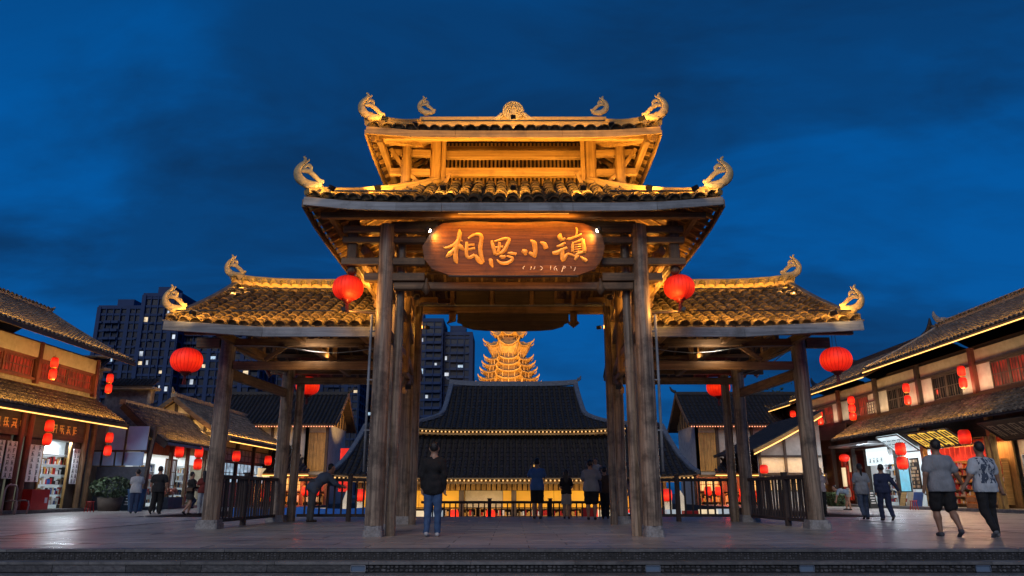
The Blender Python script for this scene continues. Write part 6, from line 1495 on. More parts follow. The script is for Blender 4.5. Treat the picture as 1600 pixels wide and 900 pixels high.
# ------------------------------------------------------------ high-rise blocks
def tower(label, x0, x1, y, z1, fl=3.0, bay=2.6, lit=(), depth=18, setb=None, seed=1, group='high-rise blocks behind the square', skew=0.0, pod=True):
    r = random.Random(seed); cx_ = (x0 + x1) / 2; t = root('tower_block', label, 'tower block', (cx_, y, 0), group)
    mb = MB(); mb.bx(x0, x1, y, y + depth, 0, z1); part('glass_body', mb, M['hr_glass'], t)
    mb = MB(); n = int(z1 / fl)
    for k in range(n + 1):
        z = k * fl; g = .5
        mb.bx(x0 - .35, x1 + .35, y - .35, y + depth + .35, z, z + .85)
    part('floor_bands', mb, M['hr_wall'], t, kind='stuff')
    mb = MB(); nb = max(2, round((x1 - x0) / bay)); w = (x1 - x0) / nb
    for i in range(nb + 1):
        x = x0 + i * w; ww = .7 if i % 4 == 0 else .16; mb.bx(x - ww, x + ww, y - .55 - (.25 if i % 3 == 0 else 0), y, 0, z1 + .6)
    for i in range(0, 5): yy = y + i * depth / 4; mb.bx(x1, x1 + .5, yy - .3, yy + .3, 0, z1); mb.bx(x0 - .5, x0, yy - .3, yy + .3, 0, z1)
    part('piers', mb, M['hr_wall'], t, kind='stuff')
    mb = MB()
    for i in range(nb):
        if i % 4 in (1, 2) and (i // 4) % 2 == seed % 2:
            for k in range(2, n): mb.bx(x0 + i * w + .1, x0 + (i + 1) * w - .1, y - 1.5, y - .36, k * fl - .05, k * fl + .9)
        else:
            for k in range(1, n):
                if r.random() < .35: mb.bx(x0 + (i + .5) * w - .45, x0 + (i + .5) * w + .4, y - .9, y - .36, k * fl + .1, k * fl + .72)
    part('balconies', mb, M['hr_wall'], t, kind='stuff')
    mb = MB(); mb.bx(x0 - .5, x1 + .5, y - .5, y + depth, z1, z1 + 1.3); mb.bx(cx_ - 3, cx_ + 3, y + 2, y + 8, z1 + 1.3, z1 + 4.2)
    part('parapet', mb, M['hr_wall'], t)
    for (fx, fz) in lit:
        i = min(nb - 1, int(fx * nb)); k = min(n - 1, int(fz * n)); cx0 = x0 + i * w; ww = r.uniform(.35, .95); mb = MB(); s_ = r.uniform(0, 1 - ww); mb.bx(cx0 + .3 + (w - .6) * s_, cx0 + .3 + (w - .6) * (s_ + ww) , y - .08, y - .02, k * fl + .95, k * fl + 1.5 + r.uniform(.4, 1.4))
        part('lit_window', mb, E['win_white'] if r.random() < .6 else (E['win_warm'] if r.random() < .5 else E['win_blue']), t)
    return t
def tw(label, px0, px1, pytop, y, **k):
    z1 = at((px0 + px1) / 2, pytop, y).z; x0 = at(px0, 620, y).x; x1 = at(px1, 620, y).x; return tower(label, x0, x1, y, z1, **k)
rl = random.Random(44)
def L_(n, lo=.45, hi=.97): return [(rl.random(), rl.uniform(lo, hi)) for _ in range(max(3, int(n * .65)))]
tw('leftmost dark high-rise block, partly behind the left house', 136, 206, 483, 262, lit=L_(7, .5, .95), seed=2)
tw('tallest dark high-rise block, left of the gate', 206, 264, 464, 250, lit=L_(16), seed=3)
tw('dark high-rise block just behind the outer left lantern', 266, 400, 500, 256, lit=L_(22, .45, .8), seed=4, bay=3.0)
tw('broad distant block seen through the left bay', 402, 500, 545, 320, lit=L_(16, .4, .75), seed=5)
tw('distant block right of the half hidden lantern in the left bay', 502, 560, 560, 300, lit=L_(8, .4, .8), seed=6)
tw('dark tower seen through the passage beside the left inner column', 600, 688, 503, 270, lit=L_(20, .45, .95), seed=7, bay=2.9)
tw('shorter dark tower between the passage column and the pagoda', 691, 735, 524, 275, lit=L_(8, .5, .9), seed=8)
tw('low dark block behind the far house on the left', 555, 604, 590, 330, lit=L_(5, .5, .9), seed=9)
# far trees and ground at the horizon
t = root('bare_tree', 'small dark tree above the far right roofs', 'tree', (24, 75, -1.6)); mb = MB(); base = at(1205, 650, 75); top = at(1205, 612, 75)
mb.tube([Vector((base.x, 75, -1.6)), Vector((base.x, 75, 5)), top], [.2, .14, .04], 6); part('trunk', mb, M['drkz'], t); mb = MB(); r = random.Random(4)
for i in range(260):
    c = top + Vector((r.gauss(0, 1.0), r.gauss(0, .8), r.gauss(-.6, .7))); a = Vector((r.gauss(0, 1), r.gauss(0, 1), r.gauss(0, 1))).normalized() * .2; b = a.orthogonal().normalized() * .1; mb.add([c - a, c + b, c + a, c - b], [(0, 1, 2, 3)])
part('crown', mb, M['leaf'], t, kind='stuff')

# ------------------------------------------------------------ everyday clutter along the shop fronts
def stool(x, y, m, label):
    t = root('stool', label, 'stool', (x, y, .0)); mb = MB(); mb.lathe((x, y, .42), [(0, .03), (.17, .03), (.18, 0), (0, -.01)], 12); part('seat', mb, m, t)
    me = None
    for q in range(4):
        aa = .785 + q * 1.571; mb = MB(); mb.beam((x + .12 * math.cos(aa), y + .12 * math.sin(aa), .42), (x + .19 * math.cos(aa), y + .19 * math.sin(aa), .0), .03, .03, .004); part('leg', mb, m, t)
stool(-18.3, 33.4, M['crate'], 'red plastic stool outside the left shop doorway'); stool(-17.0, 43.4, M['bluecloth'], 'blue stool outside the low left shop'); stool(19.6, 37.6, M['crate'], 'red stool in front of the warm lit right shop')
def aboard(x, y, rz, label, r, bg_):
    t = root('notice_board', label, 'board', (x, y, 0)); c_, s_ = math.cos(rz), math.sin(rz)
    for k in (-1, 1):
        q = [(-.3, k * .18, 0), (.3, k * .18, 0), (.3, k * .03, .95), (-.3, k * .03, .95)]; mb = MB(); mb.prism([(x + a_ * c_ - b_ * s_, y + a_ * s_ + b_ * c_, z_) for a_, b_, z_ in q], (0, .015 * k, 0)); part('panel', mb, bg_, t)
    mb = MB()
    for j in range(5):
        w_ = r.uniform(.1, .22); zz = .78 - j * .13; yy = -.18 + .15 * (zz / .95) - .018
        mb.add([(x + a_ * c_ - (yy) * s_, y + a_ * s_ + yy * c_, z_) for a_, z_ in ((-w_, zz), (w_, zz), (w_, zz + .05), (-w_, zz + .05))], [(0, 1, 2, 3)])
    part('writing', mb, M['paper'], t, kind='stuff')
aboard(-18.2, 36.6, -.5, 'small black notice board beside the potted shrub', rb, M['black']); aboard(19.4, 41.6, .5, 'small black notice board before the white lit shop', rb, M['black'])
for k, (x, y, z, lab) in enumerate(((-21.3, 34.6, 4.6, ''), )): pass
for sx_, y0, y1, z, lab in ((-19.95, 24, 35, 4.34, 'loose black cable along the left shop lintel'), (21.45, 29, 46, 4.36, 'loose black cable along the right shop lintel')):
    mb = MB(); n = 9; mb.tube([(sx_ + (.1 if sx_ < 0 else -.16), y0 + (y1 - y0) * i / n, z - .09 * (i % 2) - .04) for i in range(n + 1)], .014, 5, sub=2); solo('cable', mb, M['black'], lab, 'cable')
# ============================================================ PEOPLE: one smooth surface per body, grown from a posed skeleton
def surf_nets(D, org, vox):
    """triangle-free surface mesh of a distance grid (negative inside)"""
    S = D < 0; nx, ny, nz = D.shape
    c = np.zeros((nx - 1, ny - 1, nz - 1), int)
    offs = [(i, j, k) for i in (0, 1) for j in (0, 1) for k in (0, 1)]
    for (i, j, k) in offs: c += S[i:nx - 1 + i, j:ny - 1 + j, k:nz - 1 + k]
    act = (c > 0) & (c < 8); idx = -np.ones(c.shape, int); cells = np.argwhere(act); idx[act] = np.arange(len(cells))
    acc = np.zeros((len(cells), 3)); cnt = np.zeros(len(cells))
    for a in offs:
        for ax in range(3):
            if a[ax]: continue
            b = list(a); b[ax] = 1
            da = D[cells[:, 0] + a[0], cells[:, 1] + a[1], cells[:, 2] + a[2]]; db = D[cells[:, 0] + b[0], cells[:, 1] + b[1], cells[:, 2] + b[2]]
            m = (da < 0) != (db < 0); t = da[m] / (da[m] - db[m]); p = np.tile(np.array(a, float), (m.sum(), 1)); p[:, ax] += t
            acc[m] += p; cnt[m] += 1
    V = (cells + acc / cnt[:, None]) * vox + org
    F = []
    for ax in range(3):
        o = [x for x in range(3) if x != ax]
        sl = [slice(1, -1)] * 3; sl[ax] = slice(0, -1); sl2 = [slice(1, -1)] * 3; sl2[ax] = slice(1, None)
        A = S[tuple(sl)]; B = S[tuple(sl2)]; e = np.argwhere(A != B)
        if not len(e): continue
        full = e.copy(); full[:, o[0]] += 1; full[:, o[1]] += 1
        q = []
        for (da, db) in ((0, 0), (-1, 0), (-1, -1), (0, -1)):
            cc = full.copy(); cc[:, o[0]] += da; cc[:, o[1]] += db; q.append(idx[cc[:, 0], cc[:, 1], cc[:, 2]])
        q = np.stack(q, 1); ins = A[tuple(e.T)]; flip = ins if ax != 1 else ~ins
        q[~flip] = q[~flip][:, ::-1]; q = q[(q >= 0).all(1)]; F.append(q)
    return V, np.concatenate(F)
class Body:
    def __init__(s): s.pr = []
    def cap(s, a, b, r0, r1=None, grp=0): s.pr.append((np.array(a, float), np.array(b, float), r0, r0 if r1 is None else r1, grp)); return s
    def grid(s, vox, k=.035, extra=.0, cuts=(), noise=None, sub=None):
        P = [p for p in s.pr]; lo = np.min([np.minimum(a, b) - max(r, q) for a, b, r, q, g in P], 0) - 3 * vox - extra - .03; hi = np.max([np.maximum(a, b) + max(r, q) for a, b, r, q, g in P], 0) + 3 * vox + extra + .03
        ax = [np.arange(lo[i], hi[i], vox) for i in range(3)]; X = np.stack(np.meshgrid(*ax, indexing='ij'), -1); D = None
        for a, b, r0, r1, g in P:
            ab = b - a; L = max(ab @ ab, 1e-9); t = np.clip(((X - a) @ ab) / L, 0, 1); d = np.sqrt(((X - a - t[..., None] * ab) ** 2).sum(-1)) - (r0 + (r1 - r0) * t)
            if D is None: D = d
            else: h = np.clip(.5 + .5 * (D - d) / k, 0, 1); D = D * (1 - h) + d * h - k * h * (1 - h)
        D = D - extra
        if noise is not None: D = D + noise(X)
        for (p, n) in cuts:      # keep the side n points away from
            D = np.maximum(D, (X - np.array(p)) @ np.array(n))
        return D, lo
def mesh_of(D, lo, vox, name, m, M4, off, extra_tubes=None):
    V, Fq = surf_nets(D, lo, vox)
    mb = MB(); V4 = (np.array([list(r) for r in M4])[:3, :3] @ V.T).T + np.array(M4.translation) - off
    me = bpy.data.meshes.new(name); vs = V4.tolist(); fs = Fq.tolist()
    if extra_tubes is not None:
        b = len(vs); A = np.array(extra_tubes.v); A = (np.array([list(r) for r in M4])[:3, :3] @ A.T).T + np.array(M4.translation) - off
        vs += A.tolist(); fs += [[b + i for i in f] for f in extra_tubes.f]
    me.from_pydata(vs, [], fs); me.materials.append(m); me.polygons.foreach_set('use_smooth', [True] * len(me.polygons)); me.update(); return me
SKIN = mat('skin', (.42, .25, .17), (.36, .20, .13), rough=.5, nscale=8, bump=.05)
SKIN2 = mat('skin_tanned', (.30, .17, .11), (.25, .14, .09), rough=.5, nscale=8, bump=.05)
HAIR = mat('black_hair', (.016, .013, .012), (.009, .008, .008), rough=.45, scale=(30, 30, 4), nscale=3, bump=.5)
def cloth(name, c, rough=.85, **k): return mat(name, c, tuple(x * .72 for x in c), rough=rough, nscale=4.5, detail=5, bump=.8, bdist=.06, scale=(1.6, 1.6, .7), **k)
def wrinkle(seed, amt=.006):
    def f(X):
        z = X[..., 2]; x = X[..., 0]; y = X[..., 1]
        return amt * (np.sin(x * 31 + z * 17 + seed) * np.sin(z * 23 - x * 9 + seed * 2) + .6 * np.sin(z * 41 + x * 27 * np.cos(seed) + y * 13))
    return f
def hand_geo(wr, dirv, palm, s, curl=.5):
    """five separate fingers; wr wrist, dirv pointing direction, palm = sideways direction towards the thumb"""
    mb = MB(); d = Vector(dirv).normalized(); t = Vector(palm); t = (t - d * t.dot(d)).normalized(); n = d.cross(t); w = Vector(wr); k0 = w + d * .085 * s
    for i, L in enumerate((.068, .076, .070, .055)):
        b = k0 + t * (.030 - .020 * i) * s - d * .012 * s; c = curl + .08 * i
        p1 = b + (d * math.cos(c * .5) + n * math.sin(c * .5)) * L * .45 * s; p2 = p1 + (d * math.cos(c * 1.3) + n * math.sin(c * 1.3)) * L * .32 * s; p3 = p2 + (d * math.cos(c * 2) + n * math.sin(c * 2)) * L * .25 * s
        mb.tube([b, p1, p2, p3], [.0095 * s, .009 * s, .008 * s, .006 * s], 6, sub=1)
    b = w + d * .03 * s + t * .03 * s; p1 = b + (d * .6 + t * .75 + n * .2).normalized() * .035 * s; p2 = p1 + (d * .85 + t * .35 + n * .3).normalized() * .03 * s
    mb.tube([b, p1, p2], [.012 * s, .0105 * s, .008 * s], 6, sub=1); return mb
def person(label, x, y, H=1.72, face=0.0, pose=None, top=None, bottom=None, shorts=False, sleeve='short', hair='short', skin=SKIN, shoes=None, build=1.0, skirt=None, z=0.0, vox=.016, loose=.02, hem=None, child=False, coat_len=None, cap_hat=None, tilt=0.0, eyes=False, name='person', legs=True, sleeve_m=None, head_turn=0.0):
    """face: heading in radians, 0 = walking away from the viewer (+y). pose: joint offsets in metres of a 1.72 m body"""
    p = dict(lean=0.0, side=0.0, lk=(0, .02), la=(0, 0), rk=(0, .02), ra=(0, 0), le=(-.04, -.02, -.27), lw=(-.02, .05, -.25), re=(.04, -.02, -.27), rw=(.02, .05, -.25), lf=0, rf=0, hx=0, hy=0, drop=0)
    p.update(pose or {}); s = H / 1.72; b = build
    A = lambda *v: np.array(v, float)
    pel = A(p['side'], 0, .93 - p['drop']); ln = p['lean']
    up = A(0, math.sin(ln), math.cos(ln)); fw = A(0, math.cos(ln), -math.sin(ln))
    waist = pel + up * .14; chest = pel + up * .36; neck = pel + up * .54; hd = pel + up * .560 + A(p['hx'], p['hy'], 0) + A(0, .015, .075)
    hipL, hipR = pel + A(-.085 * b, 0, -.02), pel + A(.085 * b, 0, -.02)
    def leg(h, kn, an):
        k = h + A(kn[0], kn[1], -.42 + abs(kn[1]) * .12); a = k + A(an[0], an[1], -math.sqrt(max(.02, .41 ** 2 - an[0] ** 2 - an[1] ** 2))); return k, a
    kL, aL = leg(hipL, p['lk'], p['la']); kR, aR = leg(hipR, p['rk'], p['ra'])
    low = min(aL[2], aR[2]) - .075
    sh = [c - A(0, 0, low) for c in (pel, waist, chest, neck, hd, hipL, hipR, kL, aL, kR, aR)]
    pel, waist, chest, neck, hd, hipL, hipR, kL, aL, kR, aR = sh
    sL = chest + up * .105 + A(-.165 * b, 0, 0); sR = chest + up * .105 + A(.165 * b, 0, 0)
    eL = sL + A(*p['le']); wL = eL + A(*p['lw']); eR = sR + A(*p['re']); wR = eR + A(*p['rw'])
    def torso(B, g=0.0, w=1.0):
        B.cap(chest + A(-.075 * b, 0, 0), chest + A(.075 * b, 0, 0), .108 * w * (.5 + .5 * b) + g); B.cap(waist + A(-.055 * b, 0, 0), waist + A(.055 * b, 0, 0), .098 * b * w + g); B.cap(pel + A(-.065 * b, 0, 0), pel + A(.065 * b, 0, 0), .108 * b * w + g)
        B.cap(chest, waist, .105 * w + g, .10 * b * w + g); B.cap(waist, pel, .10 * b * w + g, .108 * w + g); B.cap(sL + A(.03, 0, 0), sR - A(.03, 0, 0), .052 + g * .7); B.cap(chest + up * .05 + A(-.07, 0, 0), chest + up * .05 + A(.07, 0, 0), .09 + g)
    B = Body(); torso(B)
    B.cap(neck + A(-.02, 0, .0), sL + A(.05, 0, .0), .055, .045); B.cap(neck + A(.02, 0, .0), sR + A(-.05, 0, .0), .055, .045)
    B.cap(neck - up * .06, hd - A(0, 0, .02), .064, .056)
    htx = math.sin(head_turn) * .025; hty = math.cos(head_turn) * .025
    B.cap(hd + A(0, -.012, .065), hd + A(0, -.018, .115), .083, .080); B.cap(hd + A(htx * .8, hty * .8, .0), hd + A(htx, hty, .09), .058, .07)
    B.cap(hd + A(htx * 3.7, hty * 3.7, .045), hd + A(htx * 3.3, hty * 3.3, .075), .012, .010)
    for q in (-1, 1): B.cap(hd + A(q * .085 * math.cos(head_turn), -.005, .045), hd + A(q * .09 * math.cos(head_turn), -.012, .075), .014, .016)
    for (h_, k_, a_, ft) in ((hipL, kL, aL, p['lf']), (hipR, kR, aR, p['rf'])):
        B.cap(h_, k_, .082 * b, .054 * b); B.cap(k_, k_ + (a_ - k_) * .35, .052 * b, .055 * b); B.cap(k_ + (a_ - k_) * .35, a_, .055 * b, .036)
    hx = []
    for (s_, e_, w_, q) in ((sL, eL, wL, -1), (sR, eR, wR, 1)):
        B.cap(s_, e_, .048 * b, .038 * b); B.cap(e_, w_, .040 * b, .027); d = (w_ - e_) / np.linalg.norm(w_ - e_); B.cap(w_, w_ + d * .075, .026, .03); hx.append((w_, d, q))
    M4 = Matrix.Translation((x, y, z)) @ Matrix.Rotation(-face, 4, 'Z') @ Matrix.Scale(s, 4)
    t = root(name, label, name, (x, y, z)); off = np.array([x, y, z])
    D, lo = B.grid(vox)
    fg = MB()
    for (w_, d, q) in hx:
        g = hand_geo(w_, d, (-q * .3, .9, 0) if abs(d[2]) > .5 else (0, 0, 1), 1.0, .55); fg.add(g.v, g.f)
    me = mesh_of(D, lo, vox, 'body', skin, M4, off, fg); o = bpy.data.objects.new('body', me); col.objects.link(o); o.parent = t
    def put(nm, me): o = bpy.data.objects.new(nm, me); col.objects.link(o); o.parent = t; return o
    sd_ = x * 3 + y
    # trousers / shorts
    if bottom is not None:
        C = Body(); C.cap(pel + A(-.065 * b, 0, 0), pel + A(.065 * b, 0, 0), .120 * b); C.cap(pel + A(-.05, 0, .09), pel + A(.05, 0, .09), .112 * b)
        w0, w1 = (.100, .085) if not shorts else (.106, .098)
        for (h_, k_, a_) in ((hipL, kL, aL), (hipR, kR, aR)):
            if shorts: C.cap(h_, h_ + (k_ - h_) * .88, w0 * b, w1 * b)
            else: C.cap(h_, k_, w0 * b, .078 * b); C.cap(k_, a_ + (k_ - a_) * .02, .076 * b, .058 * b)
        D, lo = C.grid(vox, k=.03, noise=wrinkle(sd_, .005)); put('shorts' if shorts else 'trousers', mesh_of(D, lo, vox, 'trousers', bottom, M4, off))
    if skirt is not None:
        m_, L0, L1 = skirt; C = Body(); C.cap(pel + A(-.05, 0, .1), pel + A(.05, 0, .1), .112); C.cap(pel + A(-.04, 0, 0), pel + A(-.06, 0, -L1), .13, .14); C.cap(pel + A(.04, 0, 0), pel + A(.06, 0, -L1), .13, .14)
        D, lo = C.grid(vox, k=.05, noise=wrinkle(sd_, .006), cuts=[((0, 0, pel[2] - L1), (0, 0, -1))]); put('skirt', mesh_of(D, lo, vox, 'skirt', m_, M4, off))
    if top is not None:
        C = Body(); torso(C, loose, 1.02); hz = pel - up * (.06 if hem is None else hem)
        C.cap(pel + A(-.07 * b, 0, .03), pel + A(.07 * b, 0, .03), .110 * b + loose * .6); C.cap(pel + A(-.07 * b, 0, -.08), pel + A(.07 * b, 0, -.08), .114 * b + loose * .7)
        if hem is not None and hem > .2: C.cap(pel, pel - up * hem, .13 * b + loose, .15 * b + loose)
        C.cap(neck + A(-.02, 0, -.01), sL + A(.04, 0, .0), .062, .052); C.cap(neck + A(.02, 0, -.01), sR + A(-.04, 0, .0), .062, .052)
        for (s_, e_, w_) in ((sL, eL, wL), (sR, eR, wR)):
            if sleeve == 'short': C.cap(s_ + (e_ - s_) * .06, s_ + (e_ - s_) * .70, .054 * b + loose * .4, .060 * b + loose * .35)
            elif sleeve == 'long': C.cap(s_, e_, .060 * b + loose * .5, .052 * b + loose * .3); C.cap(e_, e_ + (w_ - e_) * .97, .052 * b + loose * .2, .038 + loose * .1)
        cuts = [(hz, -up), (neck + up * .012, up * 1.0)]
        D, lo = C.grid(vox, k=.035, noise=wrinkle(sd_, .004), cuts=cuts); put('shirt' if sleeve == 'short' else 'jacket', mesh_of(D, lo, vox, 'shirt', top, M4, off))
    # hair
    C = Body(); C.cap(hd + A(0, -.022, .085), hd + A(0, -.024, .125), .090, .086)
    if hair == 'short': C.cap(hd + A(-htx, -.05, .055), hd + A(-htx, -.045, .09), .045, .06); cut = [((0, hd[1] + .035, hd[2] + .13), (htx * 12, hty * 22, -.5))]
    elif hair == 'long': C.cap(hd + A(-.03, -.06, .08), neck + A(-.03, -.10, -.14), .06, .05); C.cap(hd + A(.03, -.06, .08), neck + A(.03, -.10, -.14), .06, .05); cut = [((0, hd[1] + .045, hd[2] + .13), (0, .9, -.4))]
    elif hair == 'pony': C.cap(hd + A(0, -.05, .05), hd + A(0, -.05, .09), .055, .06); C.cap(hd + A(0, -.10, .10), hd + A(0, -.13, .03), .04, .04); C.cap(hd + A(0, -.13, .03), neck + A(0, -.13, -.20), .04, .018); cut = [((0, hd[1] + .04, hd[2] + .13), (0, .9, -.4))]
    else: cut = [((0, hd[1] + .03, hd[2] + .13), (0, .9, -.6))]
    D, lo = C.grid(.013, k=.03, cuts=cut); put('hair', mesh_of(D, lo, .013, 'hair', HAIR, M4, off))
    # shoes
    for (a_, ft) in ((aL, p['lf']), (aR, p['rf'])):
        C = Body(); ca, sa = math.cos(ft), math.sin(ft); C.cap(a_ + A(0, -.03 * ca, -.04), a_ + A(0, .13 * ca, -.045 - .13 * sa), .036, .034); C.cap(a_ + A(0, -.02, -.035), a_ + A(0, .03, -.02), .042, .038)
        D, lo = C.grid(.013, k=.02); put('shoe', mesh_of(D, lo, .013, 'shoe', shoes or M['black'], M4, off))
    if eyes:
        mb = MB()
        for q in (-1, 1):
            c = hd + A(math.sin(head_turn) * .088 + q * .028 * math.cos(head_turn), math.cos(head_turn) * .088 - q * .028 * math.sin(head_turn), .082); mb.ball(M4 @ Vector(c), .010 * s, 6)
        part('eyes', mb, M['ink'], t); mb = MB(); c = hd + A(math.sin(head_turn) * .088, math.cos(head_turn) * .088, .012); mb.ball(M4 @ Vector(c), .018 * s, 8, (1, .5, .35)); part('mouth', mb, mat('lips', (.35, .12, .1), rough=.5, bump=0), t)
    t['_j'] = 0; del t['_j']
    return t, dict(hd=M4 @ Vector(hd), wL=M4 @ Vector(wL), wR=M4 @ Vector(wR), chest=M4 @ Vector(chest), neck=M4 @ Vector(neck), pel=M4 @ Vector(pel), M=M4)
def g2(px, py): v = gnd(px, py); return v.x, v.y
C_ = cloth
BLK = C_('black_cotton', (.012, .012, .014)); NAVY = C_('navy_cloth', (.018, .028, .075)); JEAN = C_('blue_denim', (.06, .13, .28)); DJ = C_('dark_denim', (.03, .06, .14)); GREY = C_('grey_cotton', (.28, .30, .33)); LGREY = C_('light_grey_cotton', (.42, .45, .48))
BLUE = C_('blue_tshirt', (.07, .20, .45)); DGREY = C_('dark_grey_cotton', (.10, .105, .11)); PALE = C_('pale_pink_cloth', (.45, .38, .38)); WHITE = C_('white_cotton', (.52, .57, .62)); SNEAK = C_('white_sneaker', (.6, .62, .65), rough=.5); SLATE = C_('slate_grey_cotton', (.13, .17, .23))
# white T-shirt with a dark brush print on the back
WP = bpy.data.materials.get('printed_cotton')
if not WP:
    WP = C_('printed_cotton', (.52, .57, .62)); t_ = WP.node_tree; bs_ = t_.nodes['Principled BSDF']; src = bs_.inputs['Base Color'].links[0].from_socket
    co = t_.nodes.new('ShaderNodeTexCoord'); sx_ = t_.nodes.new('ShaderNodeSeparateXYZ'); t_.links.new(co.outputs['Object'], sx_.inputs[0])
    wv = t_.nodes.new('ShaderNodeTexNoise'); wv.inputs['Scale'].default_value = 5; wv.inputs['Detail'].default_value = 2.5; wv.inputs['Distortion'].default_value = 1.6; mpp = t_.nodes.new('ShaderNodeMapping'); mpp.inputs['Scale'].default_value = (2.6, 1, 1.1); mpp.inputs['Rotation'].default_value = (0, R(25), 0); t_.links.new(co.outputs['Object'], mpp.inputs[0]); t_.links.new(mpp.outputs[0], wv.inputs['Vector'])
    def mth(op, a, b):
        n = t_.nodes.new('ShaderNodeMath'); n.operation = op
        for i, v in enumerate((a, b)):
            if isinstance(v, (int, float)): n.inputs[i].default_value = v
            else: t_.links.new(v, n.inputs[i])
        return n.outputs[0]
    mk = mth('GREATER_THAN', wv.outputs['Fac'], .485)
    mk = mth('MULTIPLY', mk, mth('LESS_THAN', mth('ABSOLUTE', mth('ADD', sx_.outputs['X'], -.02), 0), .16)); mk = mth('MULTIPLY', mk, mth('LESS_THAN', mth('ABSOLUTE', mth('ADD', sx_.outputs['Z'], -1.22), 0), .24)); mk = mth('MULTIPLY', mk, mth('LESS_THAN', sx_.outputs['Y'], 0.0))
    mi_ = t_.nodes.new('ShaderNodeMix'); mi_.data_type = 'RGBA'; t_.links.new(mk, mi_.inputs['Factor']); t_.links.new(src, mi_.inputs['A']); mi_.inputs['B'].default_value = (.05, .07, .11, 1); t_.links.new(mi_.outputs['Result'], bs_.inputs['Base Color'])
walkL = dict(lk=(-.01, .10), la=(0, -.06), rk=(.01, -.02), ra=(0, -.24), rf=.7, le=(-.05, -.06, -.26), lw=(0, .08, -.24), re=(.05, .04, -.27), rw=(.0, .10, -.23))
walkR = dict(rk=(.01, .10), ra=(0, -.06), lk=(-.01, -.02), la=(0, -.24), lf=.7, re=(.05, -.06, -.26), rw=(0, .08, -.24), le=(-.05, .04, -.27), lw=(.0, .10, -.23))
x, y = g2(675, 838)
person('person walking to the hall in a long black top and blue jeans, seen from behind', x, y, 1.74, 0.04, dict(lk=(-.01, .03), la=(0, -.12), lf=.3, rk=(.01, .02), ra=(0, .02), le=(-.05, -.01, -.27), lw=(.0, .04, -.25), re=(.05, -.01, -.27), rw=(0, .04, -.25)), BLK, JEAN, sleeve='long', shoes=SNEAK, build=1.0, hem=.17, loose=.012)
x, y = g2(840, 811)
t, j = person('person in a blue T-shirt and dark shorts raising a phone to take a photo', x, y + .2, 1.86, 0.0, dict(le=(-.07, .12, -.16), lw=(.06, .12, .22), re=(.05, .14, -.18), rw=(-.12, .10, .22)), BLUE, BLK, shorts=True, build=1.08, hem=.1)
ph = root('phone', 'phone held up by the person in the blue T-shirt', 'phone', (j['wL'] + j['wR']) / 2 + Z * .14); c = (j['wL'] + j['wR']) / 2 + Vector((0, .03, .12)); mb = MB(); mb.beam(c - Vector((.075, 0, 0)), c + Vector((.075, 0, 0)), .012, .075, .004); part('body', mb, M['black'], ph); mb = MB(); mb.bx(c.x - .068, c.x + .068, c.y - .0085, c.y - .0065, c.z - .033, c.z + .033); part('screen', mb, E['win_amber'], ph)
x, y = g2(505, 810)
person('person in a slate grey hooded top bending forward over the left bay railing', -5.75, 22.15, 1.80, 1.0, dict(lean=.85, le=(-.04, .2, -.2), lw=(.02, .20, -.08), re=(.05, .2, -.2), rw=(0, .20, -.08), lk=(0, -.02), la=(0, -.02), rk=(.02, -.03), hy=.06), SLATE, DGREY, sleeve='long', hem=.14, loose=.04, shoes=M['drkz'])
x, y = g2(887, 811)
person('person with long black hair, dark top and pale skirt, standing before the passage railing', x, y + .4, 1.52, .05, dict(le=(-.04, .02, -.26), lw=(.08, .16, -.1), re=(.04, .02, -.26), rw=(-.08, .16, -.1)), BLK, None, skirt=(cloth('pale_linen', (.36, .33, .3)), 0, .42), sleeve='short', hair='long')
x, y = g2(925, 812)
t, j = person('person in a dark grey T-shirt and black shorts carrying a small child', x, y, 1.78, .05, dict(le=(-.05, .12, -.22), lw=(.12, .18, -.02), re=(.07, .08, -.2), rw=(-.06, .18, .10), hx=-.02), GREY, BLK, shorts=True, build=1.2, hem=.1, loose=.035)
person('child in a pale denim jacket looking back over a carrying shoulder', j['chest'].x + .17, j['chest'].y + .14, 1.05, math.pi, dict(le=(-.1, .1, -.05), lw=(.0, .16, .02), re=(.1, .1, -.05), rw=(0, .16, .02), lk=(-.12, .15), la=(0, -.1), rk=(.12, .15), ra=(0, -.1)), cloth('pale_denim', (.38, .46, .56)), NAVY, sleeve='long', z=j['chest'].z - .52, eyes=True, vox=.013)
x, y = g2(948, 811)
person('person in a brown top and black trousers standing just left of the right inner column', x, y + .3, 1.60, .1, dict(), C_('brown_cotton', (.09, .055, .035)), BLK, sleeve='long')
x, y = g2(991, 814)
person('child in a pale hooded jacket and grey-blue trousers between two right columns', x, y, 1.42, -.3, dict(le=(-.05, .06, -.22), lw=(.03, .15, -.02), re=(.05, .06, -.22), rw=(-.03, .15, -.02)), PALE, C_('grey_blue_denim', (.17, .2, .3)), sleeve='long', hair='bun', loose=.035)
x, y = g2(1285, 806)
t, j = person('person in a pinkish shirt and black trousers holding a phone to their face', x + .05, y, 1.68, math.pi * .9, dict(le=(-.08, .08, -.22), lw=(.1, .1, .24), re=(.05, -.02, -.27), rw=(-.02, .08, -.24)), PALE, BLK, eyes=True, build=.95, sleeve='short')
person('person bending far down in a pale blue top, in front of the low hedge', gnd(1328, 797).x, gnd(1328, 797).y, 1.6, -1.2, dict(lean=1.45, le=(-.05, .1, -.25), lw=(0, .06, -.24), re=(.05, .1, -.25), rw=(0, .06, -.24), lk=(-.05, .02), la=(0, -.05), rk=(.05, .1), ra=(0, .05), hy=.08), C_('pale_blue_cotton', (.3, .4, .5)), None, hair='short', skirt=(C_('pale_shorts', (.4, .36, .3)), 0, .25), hem=.04)
x, y = g2(1352, 811)
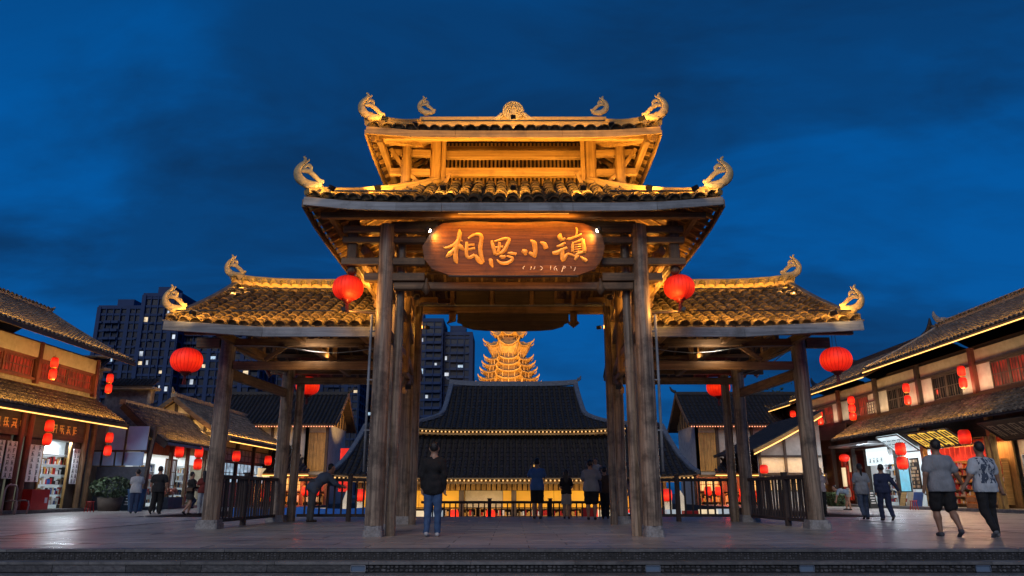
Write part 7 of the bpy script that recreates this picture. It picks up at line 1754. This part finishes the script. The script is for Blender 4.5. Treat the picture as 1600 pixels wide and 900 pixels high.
person('person with a ponytail in a loose grey T-shirt and blue-grey trousers', x, y, 1.70, .15, dict(walkR, le=(-.06, .03, -.26), lw=(.02, .16, -.14)), GREY, C_('blue_grey_cloth', (.07, .1, .16)), hair='pony', hem=.14, loose=.045, shoes=M['black'])
x, y = g2(1386, 813)
person('person dressed all in navy blue with cropped hair, walking beside the ponytail', x, y, 1.64, .1, dict(walkL, re=(.14, -.04, -.24), rw=(.13, .02, -.21)), NAVY, NAVY, sleeve='long', build=1.12, shoes=C_('brown_shoe', (.06, .045, .04)), skin=SKIN2)
x1_, y1_ = g2(1482, 838)
x2_, y2_ = g2(1552, 839)
hx_ = (x1_ + x2_) / 2
t, j1 = person('tall person in a grey T-shirt and black shorts, walking hand in hand', x1_, y1_, 1.80, .05, dict(walkL, re=(.10, -.03, -.26), rw=(.12, .05, -.20), le=(-.08, -.03, -.26), lw=(-.03, .06, -.25)), GREY, BLK, shorts=True, build=1.14, hem=.12, loose=.035, skin=SKIN2, shoes=C_('grey_shoe', (.07, .075, .09)), vox=.014)
t, j2 = person('person in a white T-shirt with a dark brush print on the back', x2_, y2_, 1.74, .02, dict(walkR, le=(-.09, -.02, -.26), lw=(-.12, .05, -.21), re=(.08, .02, -.26), rw=(.05, .0, -.25)), WP, BLK, build=1.06, hem=.1, loose=.03, skin=SKIN2, shoes=C_('mid_grey_shoe', (.16, .17, .19)), vox=.014)
x, y = g2(208, 802)
person('person in a white T-shirt and blue jeans looking at the left stalls', x, y, 1.72, -.35, dict(le=(-.03, .1, -.24), lw=(.05, .16, -.1), re=(.04, .12, -.22), rw=(-.04, .16, -.1), lean=.1), WHITE, DJ, build=1.08, hem=.12, loose=.035)
x, y = g2(243, 803)
person('person in a black T-shirt and black trousers at the left stalls', x, y, 1.82, -.1, dict(walkR, le=(-.08, .02, -.26), re=(.07, .02, -.26)), C_('charcoal_cotton', (.02, .021, .025)), BLK, build=1.2, hem=.12)
x, y = g2(228, 801)
person('dark-clothed person half hidden between the two men at the left stalls', x, y + .9, 1.62, -.6, dict(), BLK, BLK, sleeve='long')
x, y = g2(294, 804)
person('person in a black jacket and short skirt, left of the gate', x, y, 1.58, .7, dict(walkL, le=(-.05, .05, -.24), lw=(.06, .16, -.06), re=(.06, .05, -.24), rw=(-.02, .18, -.06)), BLK, None, skirt=(C_('charcoal_skirt', (.03, .03, .033)), 0, .30), sleeve='long', hair='bun')
x, y = g2(313, 804)
person('person in dark red, partly behind the outermost left column', x, y, 1.60, -.8, dict(le=(-.05, .06, -.24), lw=(.04, .16, -.04)), C_('dark_red_cotton', (.2, .03, .025)), LGREY, sleeve='short', hair='long')
# seated figure beside the bright low shop
person('person in pale clothes crouched beside the lit window of the low left shop', -17.6, 41.9, 1.6, .8, dict(lean=.5, drop=.3, lk=(-.08, .3), la=(0, -.2), rk=(.08, .3), ra=(0, -.2), le=(-.04, .16, -.2), lw=(.04, .16, -.1), re=(.04, .16, -.2), rw=(-.04, .16, -.1)), C_('pale_blue_shirt', (.35, .42, .5)), NAVY)
bg_ = root('belt_bag', 'small brown bag at the waist of the person in the black jacket', 'bag', (gnd(294, 804).x, gnd(294, 804).y, .95)); c = Vector((gnd(294, 804).x + .02, gnd(294, 804).y - .16, .93)); mb = MB(); mb.beam(c - Vector((.12, .02, 0)), c + Vector((.12, -.02, 0)), .08, .13, .03); part('body', mb, C_('brown_leather', (.16, .09, .05), rough=.5), bg_)
